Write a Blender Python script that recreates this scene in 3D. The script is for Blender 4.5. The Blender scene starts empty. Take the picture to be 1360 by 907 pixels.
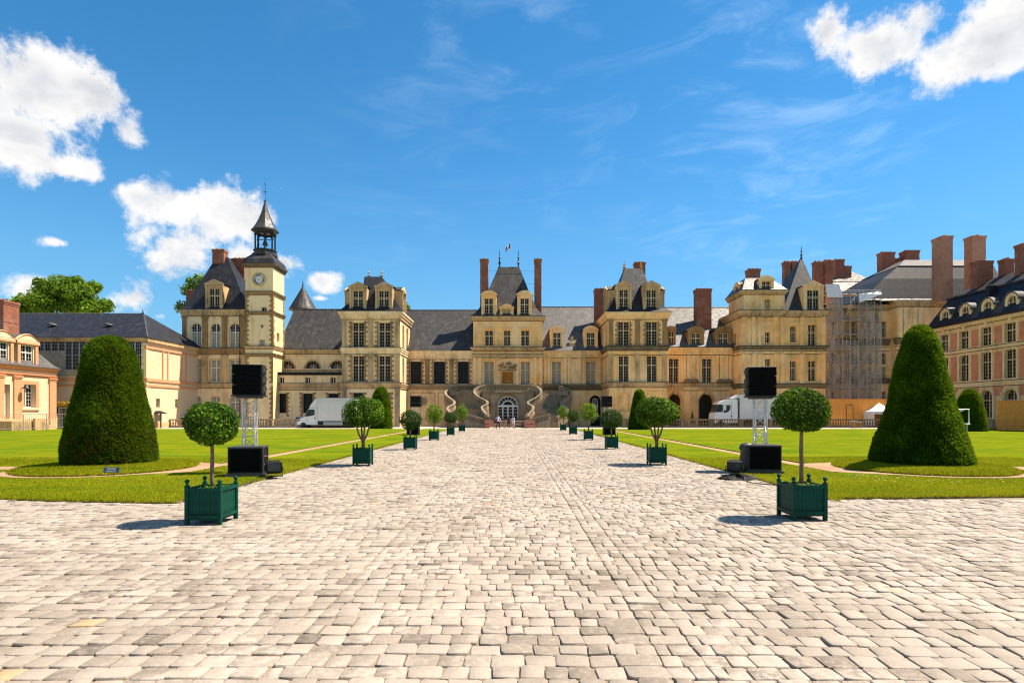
import bpy, bmesh, math, random
import numpy as np
from mathutils import Vector, Matrix
S = bpy.context.scene
COL = S.collection
RND = random.Random(11)
NP = np.random.default_rng(5)
PI = math.pi
# ------------------------------------------------------------------ camera, sky, sun, exposure
F_PX, CX, HY, EYE = 755.0, 682.0, 547.5, 2.1      # focal length, vanishing point, horizon (1360 px wide picture), eye height
cam = bpy.data.cameras.new('camera')
cam.sensor_width = 36.0
cam.lens = F_PX / 1360 * 36
cam.shift_x = -(CX - 680) / 1360
cam.shift_y = (HY - 453.5) / 1360
cam.clip_start, cam.clip_end = 0.1, 3000
camo = bpy.data.objects.new('camera', cam); COL.objects.link(camo)
camo.location = (0, 0, EYE); camo.rotation_euler = (PI / 2, 0, 0)
S.camera = camo
S.cycles.filter_width = 1.15
S.view_settings.view_transform = 'Standard'; S.view_settings.look = 'None'
S.view_settings.exposure = 1.36; S.view_settings.gamma = 1.0
SUN_EL, SUN_AZ = math.radians(61), math.radians(14)     # azimuth measured from +X towards +Y
SUNV = Vector((math.cos(SUN_EL) * math.cos(SUN_AZ), math.cos(SUN_EL) * math.sin(SUN_AZ), math.sin(SUN_EL)))
sl = bpy.data.lights.new('sun', 'SUN'); sl.energy = 4.3; sl.angle = math.radians(0.5); sl.color = (1.0, 0.87, 0.71)
so = bpy.data.objects.new('sun', sl); COL.objects.link(so)
so.rotation_euler = SUNV.to_track_quat('Z', 'Y').to_euler(); so.location = (60, 30, 100)

class NT:
    """small node-tree helper"""
    def __init__(s, tree): s.t = tree; tree.nodes.clear()
    def n(s, typ, **kw):
        nd = s.t.nodes.new(typ)
        for k, v in kw.items():
            if k == 'ins':
                for kk, vv in v.items():
                    if isinstance(vv, bpy.types.NodeSocket): s.t.links.new(vv, nd.inputs[kk])
                    else: nd.inputs[kk].default_value = vv
            else: setattr(nd, k, v)
        return nd
    def math(s, op, a, b=0.0, c=0.0, clamp=False):
        return s.n('ShaderNodeMath', operation=op, use_clamp=clamp, ins={0: a, 1: b, 2: c}).outputs[0]
    def vec(s, op, a, b=(0, 0, 0)):
        nd = s.n('ShaderNodeVectorMath', operation=op, ins={0: a, 1: b})
        return nd.outputs['Value'] if op in ('DOT_PRODUCT', 'LENGTH', 'DISTANCE') else nd.outputs[0]
    def mix(s, f, a, b, blend='MIX'):
        nd = s.n('ShaderNodeMix', data_type='RGBA', blend_type=blend, ins={0: f})
        for k, v in ((6, a), (7, b)):
            if isinstance(v, bpy.types.NodeSocket): s.t.links.new(v, nd.inputs[k])
            else: nd.inputs[k].default_value = (*v, 1) if len(v) == 3 else v
        return nd.outputs[2]
    def noise(s, vec, scale, detail=4, rough=.55, dist=0.0):
        return s.n('ShaderNodeTexNoise', ins={'Vector': vec, 'Scale': scale, 'Detail': detail, 'Roughness': rough, 'Distortion': dist}).outputs[0]
    def remap(s, v, a, b, c=0.0, d=1.0):
        return s.n('ShaderNodeMapRange', ins={0: v, 1: a, 2: b, 3: c, 4: d}).outputs[0]
    def smooth(s, v, a, b, c=0.0, d=1.0):
        return s.n('ShaderNodeMapRange', interpolation_type='SMOOTHSTEP', ins={0: v, 1: a, 2: b, 3: c, 4: d}).outputs[0]

W = bpy.data.worlds.new('World'); S.world = W; W.use_nodes = True
def build_world():
    t = NT(W.node_tree)
    sky = t.n('ShaderNodeTexSky', sky_type='NISHITA', sun_disc=False, sun_elevation=SUN_EL, sun_rotation=PI / 2 - SUN_AZ,
              altitude=900, air_density=0.95, dust_density=0.1, ozone_density=2.0)
    skyc = t.n('ShaderNodeHueSaturation', ins={'Hue': 0.49, 'Saturation': 1.32, 'Value': 0.58, 'Color': sky.outputs[0]}).outputs[0]
    d = t.vec('NORMALIZE', t.n('ShaderNodeTexCoord').outputs['Generated'])
    zz = t.n('ShaderNodeSeparateXYZ', ins={0: d}).outputs[2]
    skyc = t.mix(t.smooth(zz, .42, .0, 0, .75), skyc, (.44, 1.34, 2.2))      # milky air towards the horizon, all round
    # cumulus: each lump is an ellipse on the sphere of directions, broken up by noise
    lumps = [(45, 112, 74, 56), (118, 128, 58, 46), (20, 190, 78, 50), (168, 176, 30, 34), (84, 220, 56, 22), (-40, 140, 60, 80),
             (184, 256, 46, 38), (236, 272, 62, 38), (298, 280, 66, 46), (350, 292, 44, 34),
             (240, 338, 56, 42), (378, 350, 34, 30), (322, 345, 44, 30), (430, 374, 32, 20), (425, 396, 26, 8),
             (75, 322, 34, 15), (50, 385, 42, 26), (180, 395, 40, 34), (215, 420, 28, 20), (10, 410, 40, 20),
             (1098, 42, 38, 48), (1165, 62, 54, 42), (1222, 18, 44, 46), (1295, 68, 74, 48), (1340, 30, 76, 68), (1430, 0, 90, 90)]
    n1 = t.noise(d, 10.0, 8, .62, .3)
    n2 = t.noise(d, 24.0, 8, .66)
    n3 = t.noise(t.vec('ADD', d, (.35, .1, .22)), 9.0, 7, .58, .3)
    wob = t.math('ADD', t.math('MULTIPLY', t.math('SUBTRACT', n1, .5), 1.7), t.math('MULTIPLY', t.math('SUBTRACT', n2, .5), 1.7))
    dens = None; low = None
    for (px, py, rx, ry) in lumps:
        c = Vector(((px - CX) / F_PX, 1, (HY - py) / F_PX)); L = c.length; c.normalize()
        h = Vector((c.y, -c.x, 0)).normalized(); v = h.cross(c)
        e = t.vec('SUBTRACT', d, tuple(c))
        ch = (px - CX) / F_PX; cv = (HY - py) / F_PX
        kh = F_PX / (rx * L ** 0) * L * 0.93; kv = F_PX / ry * L * 0.93
        a = t.math('MULTIPLY', t.vec('DOT_PRODUCT', e, tuple(h)), kh)
        b = t.math('MULTIPLY', t.vec('DOT_PRODUCT', e, tuple(v)), kv)
        faint = .42 if (px, py) in ((75, 322), (240, 340), (425, 396), (215, 420), (10, 410), (320, 345)) else (.75 if rx < 47 else 1.0)
        q = t.math('MULTIPLY_ADD', -1.0, t.math('SQRT', t.math('MULTIPLY_ADD', a, a, t.math('MULTIPLY', b, b))), faint)
        dens = q if dens is None else t.n('ShaderNodeMath', operation='SMOOTH_MAX', ins={0: dens, 1: q, 2: .22}).outputs[0]
    # unseen cumulus, its cover thickened to brighten the shaded facades, fading out towards the view
    z0 = t.n('ShaderNodeSeparateXYZ', ins={0: d})
    cl = t.noise(t.vec('MULTIPLY', d, (1, 1, 1.6)), 3.1, 3, .5)
    wide = t.math('SUBTRACT', t.math('MULTIPLY', t.math('SUBTRACT', cl, .505), 3.4), t.math('MULTIPLY', t.smooth(z0.outputs[1], .15, .45), 3.0))
    wide = t.math('SUBTRACT', wide, t.math('MULTIPLY', t.smooth(z0.outputs[2], .16, .0), 1.0))
    dens = t.math('MAXIMUM', dens, wide)
    body = t.math('ADD', dens, wob)
    alpha = t.smooth(body, .04, .56)
    # puffy relief of the cloud itself: thick parts greyer below
    relief = t.math('SUBTRACT', n3, n1)
    grey = t.math('MULTIPLY', t.smooth(dens, .22, .8), t.smooth(t.noise(t.vec('MULTIPLY', d, (1, 1, 1.7)), 7.0, 5, .55), .36, .68))
    core = t.mix(t.math('MULTIPLY', grey, .85, clamp=True), (3.15, 3.1, 3.05), (1.4, 1.53, 1.8))
    core = t.mix(t.smooth(relief, .0, .2, 0.0, .55), core, (1.9, 2.1, 2.4))
    core = t.mix(t.smooth(n2, .5, .72, 0, .35), core, (2.2, 2.4, 2.7))
    # thin high cirrus
    z = t.n('ShaderNodeSeparateXYZ', ins={0: d})
    st = t.vec('MULTIPLY', d, (3.0, 3.0, 11.0))
    rot = t.n('ShaderNodeVectorRotate', rotation_type='Y_AXIS', ins={0: st, 'Angle': .35}).outputs[0]
    ci = t.noise(rot, 1.7, 9, .62, 1.1)
    cm = t.math('MULTIPLY', t.smooth(ci, .46, .78), t.smooth(t.noise(d, 2.2, 2, .5), .38, .6))
    cm = t.math('MULTIPLY', cm, t.math('MULTIPLY', t.smooth(z.outputs[0], -.45, .25), t.smooth(z.outputs[2], .12, .3)))
    skyc = t.mix(t.math('MULTIPLY', cm, .2), skyc, (3.4, 4.0, 4.6))
    col = t.mix(alpha, skyc, core)
    bg = t.n('ShaderNodeBackground', ins={'Color': col, 'Strength': 0.13})
    t.t.links.new(bg.outputs[0], t.n('ShaderNodeOutputWorld').inputs[0])
build_world()

# ------------------------------------------------------------------ materials
def new_mat(name):
    m = bpy.data.materials.new(name); m.use_nodes = True
    t = NT(m.node_tree)
    b = t.n('ShaderNodeBsdfPrincipled'); o = t.n('ShaderNodeOutputMaterial')
    t.t.links.new(b.outputs[0], o.inputs[0])
    return m, t, b, o
def link(t, a, b): t.t.links.new(a, b)
def pos(t): return t.n('ShaderNodeNewGeometry').outputs['Position']
def objc(t): return t.n('ShaderNodeTexCoord').outputs['Object']
def plain(name, c, rough=.7, var=.25, scale=6.0, bump=.15, metal=0.0, spec=.5, c2=None):
    m, t, b, o = new_mat(name)
    p = objc(t)
    n = t.noise(p, scale, 5, .6)
    c2 = c2 or tuple(x * (1 - var) for x in c)
    link(t, t.mix(t.smooth(n, .35, .65), c2, c), b.inputs['Base Color'])
    b.inputs['Roughness'].default_value = rough; b.inputs['Metallic'].default_value = metal
    b.inputs['Specular IOR Level'].default_value = spec
    if bump:
        bp = t.n('ShaderNodeBump', ins={'Strength': bump, 'Distance': .02, 'Height': t.noise(p, scale * 6, 4, .6)})
        link(t, bp.outputs[0], b.inputs['Normal'])
    return m
def stone(name, c, dirt, amount=.55, block=(.9, .38), joint=.35, tone=None, rough=.85):
    """weathered ashlar: block tones, rain streaks, stains"""
    m, t, b, o = new_mat(name)
    p = pos(t); q = objc(t)
    sx = t.n('ShaderNodeSeparateXYZ', ins={0: q})
    uv = t.n('ShaderNodeCombineXYZ', ins={0: t.math('ADD', sx.outputs[0], sx.outputs[1]), 1: sx.outputs[2]}).outputs[0]
    br = t.n('ShaderNodeTexBrick', ins={'Vector': uv, 'Color1': (.86, .86, .86, 1), 'Color2': (1.08, 1.05, 1.0, 1), 'Mortar': (.72, .69, .66, 1), 'Scale': 1.0,
             'Mortar Size': .014, 'Mortar Smooth': .4, 'Bias': .1, 'Brick Width': block[0], 'Row Height': block[1]})
    big = t.noise(p, .35, 6, .62, .4)
    streak = t.noise(t.vec('MULTIPLY', p, (1.3, 1.3, .16)), 1.5, 6, .65)
    fine = t.noise(p, 4.5, 5, .7)
    col = t.mix(joint, c, t.mix(1.0, c, br.outputs[0], 'MULTIPLY'))
    if tone: col = t.mix(t.smooth(t.noise(p, .22, 3, .5), .42, .62), col, tone)
    wear = t.math('MULTIPLY', t.smooth(t.math('ADD', t.math('MULTIPLY', big, .5), t.math('MULTIPLY', streak, .5)), .44, .66), amount)
    col = t.mix(wear, col, dirt)
    col = t.mix(t.smooth(fine, .5, .78, 0, .35), col, dirt)
    link(t, col, b.inputs['Base Color']); b.inputs['Roughness'].default_value = rough; b.inputs['Specular IOR Level'].default_value = .2
    bp = t.n('ShaderNodeBump', ins={'Strength': .35, 'Distance': .03, 'Height': t.math('ADD', t.math('MULTIPLY', br.outputs['Fac'], -.6), fine)})
    link(t, bp.outputs[0], b.inputs['Normal'])
    return m
def brickm(name, c1, c2, mort, sc=(.22, .075)):
    m, t, b, o = new_mat(name)
    p = pos(t)
    sx = t.n('ShaderNodeSeparateXYZ', ins={0: objc(t)})
    uv = t.n('ShaderNodeCombineXYZ', ins={0: t.math('ADD', sx.outputs[0], sx.outputs[1]), 1: sx.outputs[2]}).outputs[0]
    br = t.n('ShaderNodeTexBrick', ins={'Vector': uv, 'Color1': (*c1, 1), 'Color2': (*c2, 1), 'Mortar': (*mort, 1), 'Scale': 1.0,
             'Mortar Size': .011, 'Brick Width': sc[0], 'Row Height': sc[1]})
    col = t.mix(t.smooth(t.noise(p, 1.1, 6, .65), .45, .75, 0, .6), br.outputs[0], tuple(x * .45 for x in c1))
    col = t.mix(t.smooth(t.noise(p, .5, 4, .6), .5, .7, 0, .35), col, (.42, .3, .2))
    link(t, col, b.inputs['Base Color']); b.inputs['Roughness'].default_value = .85
    bp = t.n('ShaderNodeBump', ins={'Strength': .4, 'Distance': .02, 'Height': t.math('MULTIPLY', br.outputs['Fac'], -1.0)})
    link(t, bp.outputs[0], b.inputs['Normal'])
    return m
def slate(name, c, c2, light, rough=.42, ribs=0.0, spec=.5):
    m, t, b, o = new_mat(name)
    p = pos(t); q = objc(t)
    sx = t.n('ShaderNodeSeparateXYZ', ins={0: q})
    uv = t.n('ShaderNodeCombineXYZ', ins={0: t.math('ADD', sx.outputs[0], sx.outputs[1]), 1: sx.outputs[2]}).outputs[0]
    br = t.n('ShaderNodeTexBrick', ins={'Vector': uv, 'Color1': (.7, .7, .7, 1), 'Color2': (1.15, 1.15, 1.15, 1), 'Mortar': (.45, .45, .45, 1), 'Scale': 1.0,
             'Mortar Size': .012, 'Brick Width': .3, 'Row Height': .2})
    st = t.noise(t.vec('MULTIPLY', p, (1, 1, .12)), 1.6, 7, .68)
    big = t.noise(p, .3, 5, .6)
    col = t.mix(t.smooth(st, .35, .7), c, c2)
    col = t.mix(t.math('MULTIPLY', t.smooth(st, .52, .8), t.smooth(big, .4, .65)), col, light)
    col = t.mix(.55, col, t.mix(1.0, col, br.outputs[0], 'MULTIPLY'))
    link(t, col, b.inputs['Base Color'])
    link(t, t.remap(t.noise(p, 2.5, 4, .6), .3, .7, rough - .1, rough + .16), b.inputs['Roughness'])
    b.inputs['Specular IOR Level'].default_value = spec
    bp = t.n('ShaderNodeBump', ins={'Strength': .35, 'Distance': .02, 'Height': t.math('ADD', t.math('MULTIPLY', br.outputs['Fac'], -1.0), t.noise(p, 5, 4, .7))})
    link(t, bp.outputs[0], b.inputs['Normal'])
    return m
def leafm(name, dark, mid, lite, rough=.45, trans=.3, spec=.4):
    m, t, b, o = new_mat(name)
    a = t.n('ShaderNodeAttribute', attribute_name='tint').outputs['Fac']
    r = t.n('ShaderNodeValToRGB', ins={0: a})
    r.color_ramp.elements[0].color = (*dark, 1); r.color_ramp.elements[1].color = (*lite, 1)
    e = r.color_ramp.elements.new(.5); e.color = (*mid, 1)
    col = t.mix(t.smooth(t.noise(pos(t), 3.0, 3, .6), .4, .7, 0, .35), r.outputs[0], dark)
    link(t, col, b.inputs['Base Color']); b.inputs['Roughness'].default_value = rough
    b.inputs['Specular IOR Level'].default_value = spec
    tr = t.n('ShaderNodeBsdfTranslucent', ins={'Color': t.mix(.5, col, lite)})
    mx = t.n('ShaderNodeMixShader', ins={0: trans})
    link(t, b.outputs[0], mx.inputs[1]); link(t, tr.outputs[0], mx.inputs[2]); link(t, mx.outputs[0], o.inputs[0])
    return m
M = {}
M['cream'] = stone('cream_stone', (.92, .67, .39), (.31, .19, .09), .55, block=(.8, .36), joint=.65, tone=(.90, .68, .40))
M['ochre'] = stone('ochre_stone', (.94, .57, .225), (.34, .175, .06), .52, tone=(.94, .64, .32), joint=.6)
M['pale'] = stone('pale_plaster', (.90, .68, .38), (.48, .32, .15), .5, joint=.15)
M['brownstone'] = stone('brown_sandstone', (.36, .22, .095), (.10, .06, .03), .75, block=(.6, .33), joint=.65)
M['trim'] = stone('moulded_stone', (.60, .41, .21), (.15, .095, .05), .8, joint=.2)
M['greystone'] = stone('grey_weathered_stone', (.38, .29, .18), (.12, .09, .06), .75, block=(.8, .35))
M['stairstone'] = stone('stair_stone', (.25, .185, .115), (.10, .07, .045), .7, block=(1.2, .17), joint=.2)
M['railstone'] = stone('pale_rail_stone', (.27, .215, .145), (.11, .085, .055), .7, joint=.1)
M['darkstone_and_shade'] = stone('mossy_stone_and_shade_line', (.20, .15, .09), (.055, .045, .035), .8)
M['orange'] = stone('orange_brick_trim', (.73, .35, .18), (.54, .23, .11), .4, block=(.22, .075), joint=.6)
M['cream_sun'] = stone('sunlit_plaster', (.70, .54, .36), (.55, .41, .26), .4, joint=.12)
M['panelbrick'] = brickm('red_brick_panel', (.78, .235, .105), (.66, .175, .08), (.6, .36, .22))
M['brick'] = brickm('chimney_brick', (.34, .085, .034), (.22, .048, .022), (.28, .16, .10))
M['palebrick'] = brickm('pale_chimney_brick', (.52, .22, .12), (.40, .145, .08), (.40, .26, .17))
M['slate'] = slate('grey_slate', (.028, .027, .026), (.058, .055, .051), (.14, .13, .115), .5, spec=.28)
M['bluesl'] = slate('blue_slate', (.013, .014, .018), (.027, .028, .033), (.065, .063, .06), .5, spec=.22)
M['lightsl'] = slate('pale_worn_slate', (.07, .067, .064), (.125, .12, .113), (.23, .22, .20), .5, spec=.3)
M['lead'] = slate('lead_sheet', (.032, .03, .029), (.06, .056, .053), (.12, .11, .10), .45, spec=.35)
M['leadlite'] = slate('bright_zinc', (.08, .076, .072), (.14, .13, .12), (.28, .26, .24), .55, spec=.22)
M['frame'] = plain('cream_window_frame', (.62, .48, .29), .7, .2, 3, .05)
M['white'] = plain('white_window_frame', (.74, .70, .62), .5, .12, 3, .05)
M['shutter'] = plain('grey_shutter', (.36, .31, .23), .8, .3, 1.2, .05)
M['wood'] = plain('oak_door', (.44, .18, .03), .6, .35, 2.5, .1, spec=.15)
def glassm(name, c, rough=.07, wav=.35):
    m, t, b, o = new_mat(name)
    p = pos(t)
    link(t, t.mix(t.smooth(t.noise(p, .9, 3, .6), .4, .65), tuple(x * .4 for x in c), c), b.inputs['Base Color'])
    b.inputs['Roughness'].default_value = rough; b.inputs['Specular IOR Level'].default_value = .14
    bp = t.n('ShaderNodeBump', ins={'Strength': wav, 'Distance': .04, 'Height': t.noise(p, 3.0, 2, .5)})
    link(t, bp.outputs[0], b.inputs['Normal'])
    return m
M['glass'] = glassm('dark_window_glass', (.014, .011, .008), .15)
M['leaded'] = glassm('leaded_glass', (.018, .017, .016), .2, .6)
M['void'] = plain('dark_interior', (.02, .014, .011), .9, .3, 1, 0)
M['iron'] = plain('black_iron', (.02, .022, .026), .5, .3, 8, .05, .3)
M['darkmet'] = plain('dark_lead_metal', (.025, .024, .025), .5, .3, 4, .1, .3, spec=.3)
M['gold'] = plain('gilding', (.75, .48, .12), .35, .3, 6, .05, .7)
M['dialwhite'] = plain('clock_enamel', (.75, .74, .70), .4, .05, 3, 0)
M['dialblue'] = plain('clock_blue', (.03, .07, .2), .4, .2, 4, 0)
M['hoard'] = plain('plywood_hoarding', (.92, .37, .075), .7, .16, 1.6, .08, spec=.2)
M['aluminium'] = plain('aluminium_truss', (.62, .62, .61), .4, .15, 8, 0, .6)
M['steel'] = plain('galvanised_steel', (.36, .37, .38), .45, .2, 8, 0, .6)
M['speaker'] = plain('black_speaker_paint', (.007, .007, .007), .6, .3, 30, .2, spec=.2)
M['grille'] = plain('black_speaker_mesh', (.004, .004, .004), .9, .5, 160, .5, spec=.1)
M['case'] = plain('worn_black_plastic', (.05, .045, .04), .5, .4, 12, .1)
M['green'] = plain('green_planter_paint', (.002, .062, .04), .5, .4, 7, .15, spec=.12)
M['soil'] = plain('planter_soil', (.16, .12, .06), .95, .6, 18, .6)
M['bark'] = plain('grey_brown_bark', (.22, .15, .085), .9, .5, 25, .6)
M['darkbark'] = plain('dark_bark', (.10, .07, .045), .9, .5, 12, .6)
M['whitepaint'] = plain('white_vehicle_paint', (.74, .74, .73), .3, .06, 1.5, .02)
M['whitebox'] = plain('white_box_panel', (.66, .64, .61), .45, .08, 1.2, .03)
M['rubber'] = plain('black_rubber', (.02, .02, .02), .8, .3, 10, .1)
M['carglass'] = glassm('vehicle_glass', (.04, .055, .055), .05, .05)
M['canvas'] = plain('white_canvas', (.78, .76, .73), .8, .08, 2, .1)
M['red'] = plain('faded_red_plastic', (.55, .17, .11), .6, .3, 3, .1)
M['redlamp'] = plain('red_lamp_lens', (.4, .02, .01), .3, .2, 3, 0)
M['signblue'] = plain('blue_enamel_sign', (.03, .07, .14), .4, .25, 8, 0)
M['skin'] = plain('skin', (.52, .31, .22), .55, .1, 5, 0)
M['lavender'] = plain('pale_lavender_shirt', (.62, .58, .74), .8, .12, 12, .1)
M['black_cloth'] = plain('black_cloth', (.02, .018, .025), .85, .4, 12, .1)
M['navy'] = plain('dark_plum_cloth', (.06, .03, .06), .85, .4, 12, .1)
M['pale_cloth'] = plain('pale_blue_grey_cloth', (.6, .6, .68), .85, .15, 12, .1)
M['hair'] = plain('dark_brown_hair', (.03, .018, .012), .5, .4, 20, .2)
M['redhair'] = plain('auburn_hair', (.16, .03, .02), .5, .4, 20, .2)
M['flagblue'] = plain('flag_blue', (.02, .05, .25), .8, .1, 4, 0)
M['flagwhite'] = plain('flag_white', (.75, .75, .73), .8, .05, 4, 0)
M['flagred'] = plain('flag_red', (.55, .03, .04), .8, .1, 4, 0)
M['yellow'] = plain('yellow_blossom', (.6, .42, .02), .8, .4, 6, .2)
M['leaf_orange'] = leafm('glossy_citrus_leaf', (.005, .02, .002), (.03, .095, .004), (.21, .34, .013), .5, .25, .06)
M['leaf_light'] = leafm('young_citrus_leaf', (.03, .075, .004), (.11, .21, .010), (.27, .38, .02), .5, .35, .08)
M['leaf_dark'] = leafm('dark_citrus_leaf', (.004, .017, .002), (.016, .058, .005), (.08, .18, .012), .5, .25, .08)
M['leaf_tree'] = leafm('chestnut_leaf', (.03, .07, .006), (.12, .235, .012), (.30, .42, .025), .55, .45, .1)
M['yew'] = leafm('clipped_yew', (.009, .030, .002), (.058, .150, .006), (.26, .37, .013), .7, .35, .06)
M['grassblade'] = leafm('grass_blade', (.15, .185, .005), (.29, .31, .009), (.46, .42, .025), .8, .4, .0)
def worn_yew():
    m = leafm('worn_clipped_yew', (.009, .028, .002), (.056, .135, .006), (.27, .35, .013), .7, .3, .06)
    t = NT.__new__(NT); t.t = m.node_tree; b = next(n for n in m.node_tree.nodes if n.type == 'BSDF_PRINCIPLED'); src = b.inputs['Base Color'].links[0].from_socket
    p = pos(t); z = t.n('ShaderNodeSeparateXYZ', ins={0: p}).outputs[2]
    f = t.math('MULTIPLY', t.smooth(z, 2.2, .5), t.smooth(t.noise(p, 2.6, 5, .65), .44, .6))
    link(t, t.mix(t.math('MULTIPLY', f, .85), src, (.10, .055, .018)), b.inputs['Base Color']); return m
M['yew_worn'] = worn_yew()
def netting():
    m, t, b, o = new_mat('scaffold_netting')
    p = pos(t)
    b.inputs['Base Color'].default_value = (.50, .41, .32, 1); b.inputs['Roughness'].default_value = .8
    tr = t.n('ShaderNodeBsdfTransparent')
    n = t.noise(t.vec('MULTIPLY', p, (1, 1, .5)), .9, 5, .65)
    mx = t.n('ShaderNodeMixShader', ins={0: t.smooth(n, .3, .72, .14, .68)})
    link(t, tr.outputs[0], mx.inputs[1]); link(t, b.outputs[0], mx.inputs[2]); link(t, mx.outputs[0], o.inputs[0])
    return m
M['netting'] = netting()
def cobblem():
    m, t, b, o = new_mat('worn_sandstone_setts')
    p = pos(t)
    a = t.n('ShaderNodeAttribute', attribute_name='tint').outputs['Fac']
    r = t.n('ShaderNodeValToRGB', ins={0: a}); cr = r.color_ramp
    cr.elements[0].position = 0; cr.elements[0].color = (.10, .082, .066, 1)
    cr.elements[1].position = 1; cr.elements[1].color = (.40, .27, .14, 1)
    for ps, c in ((.2, (.175, .143, .11)), (.45, (.25, .210, .165)), (.85, (.335, .287, .236)), (.96, (.35, .287, .215))):
        e = cr.elements.new(ps); e.color = (*c, 1)
    col = t.mix(t.smooth(t.noise(p, 14, 6, .7), .42, .72, 0, .6), r.outputs[0], (.35, .30, .245))
    col = t.mix(t.smooth(t.noise(p, 30, 5, .75), .52, .72, 0, .5), col, (.135, .105, .076))
    dust = t.math('MULTIPLY', t.smooth(t.noise(p, .7, 6, .66, .8), .47, .6), t.smooth(t.noise(p, 7, 5, .7), .38, .6))
    col = t.mix(t.math('MULTIPLY', dust, .7), col, (.41, .355, .295))
    soil = t.n('ShaderNodeAttribute', attribute_name='soil').outputs['Fac']
    col = t.mix(t.math('MULTIPLY', t.smooth(soil, .3, .9), t.smooth(t.noise(p, 1.6, 5, .65), .3, .55, .25, 1)), col, (.06, .042, .026))
    link(t, col, b.inputs['Base Color']); b.inputs['Roughness'].default_value = .8
    b.inputs['Specular IOR Level'].default_value = .3
    h = t.math('ADD', t.noise(p, 22, 6, .65), t.math('MULTIPLY', t.noise(p, 90, 4, .6), .4))
    bp = t.n('ShaderNodeBump', ins={'Strength': .8, 'Distance': .014, 'Height': h})
    link(t, bp.outputs[0], b.inputs['Normal'])
    return m
M['cobble'] = cobblem()
def groundm(name, c, c2, c3, sc=3.0, bump=.4):
    m, t, b, o = new_mat(name)
    p = pos(t)
    col = t.mix(t.smooth(t.noise(p, sc * .12, 5, .6), .38, .64), c, c2)
    col = t.mix(t.smooth(t.noise(p, sc * 3, 6, .7), .45, .75, 0, .7), col, c3)
    link(t, col, b.inputs['Base Color']); b.inputs['Roughness'].default_value = .92; b.inputs['Specular IOR Level'].default_value = .2
    bp = t.n('ShaderNodeBump', ins={'Strength': bump, 'Distance': .03, 'Height': t.noise(p, sc * 9, 6, .7)})
    link(t, bp.outputs[0], b.inputs['Normal'])
    return m
M['sand'] = groundm('sandy_joint', (.28, .225, .165), (.19, .145, .10), (.09, .065, .04))
M['gravel'] = groundm('pale_gravel', (.42, .365, .295), (.37, .315, .245), (.30, .25, .18))
M['path'] = groundm('pinkish_sand_path', (.36, .235, .14), (.30, .185, .105), (.19, .13, .06))
M['edge'] = groundm('lawn_edge_soil', (.10, .08, .035), (.14, .12, .04), (.05, .04, .02), 8)
def lawnm():
    m, t, b, o = new_mat('mown_lawn')
    p = pos(t)
    col = t.mix(t.smooth(t.noise(p, .28, 6, .62, .3), .36, .62), (.075, .137, .008), (.155, .178, .008))
    col = t.mix(t.smooth(t.noise(p, 1.1, 6, .7), .48, .68, 0, .85), col, (.07, .11, .004))
    col = t.mix(t.smooth(t.noise(p, .75, 6, .7, .5), .56, .72, 0, .75), col, (.27, .215, .02))
    col = t.mix(t.smooth(t.noise(t.vec('MULTIPLY', p, (.25, 1.6, 1)), .6, 3, .5), .45, .6, 0, .6), col, (.17, .185, .005))
    col = t.mix(t.smooth(t.noise(p, 18, 5, .75), .42, .66, 0, .45), col, (.06, .09, .004))
    link(t, col, b.inputs['Base Color']); b.inputs['Roughness'].default_value = .95; b.inputs['Specular IOR Level'].default_value = .0
    bp = t.n('ShaderNodeBump', ins={'Strength': .7, 'Distance': .04, 'Height': t.noise(p, 40, 5, .7)})
    link(t, bp.outputs[0], b.inputs['Normal'])
    return m
M['lawn'] = lawnm()

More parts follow.
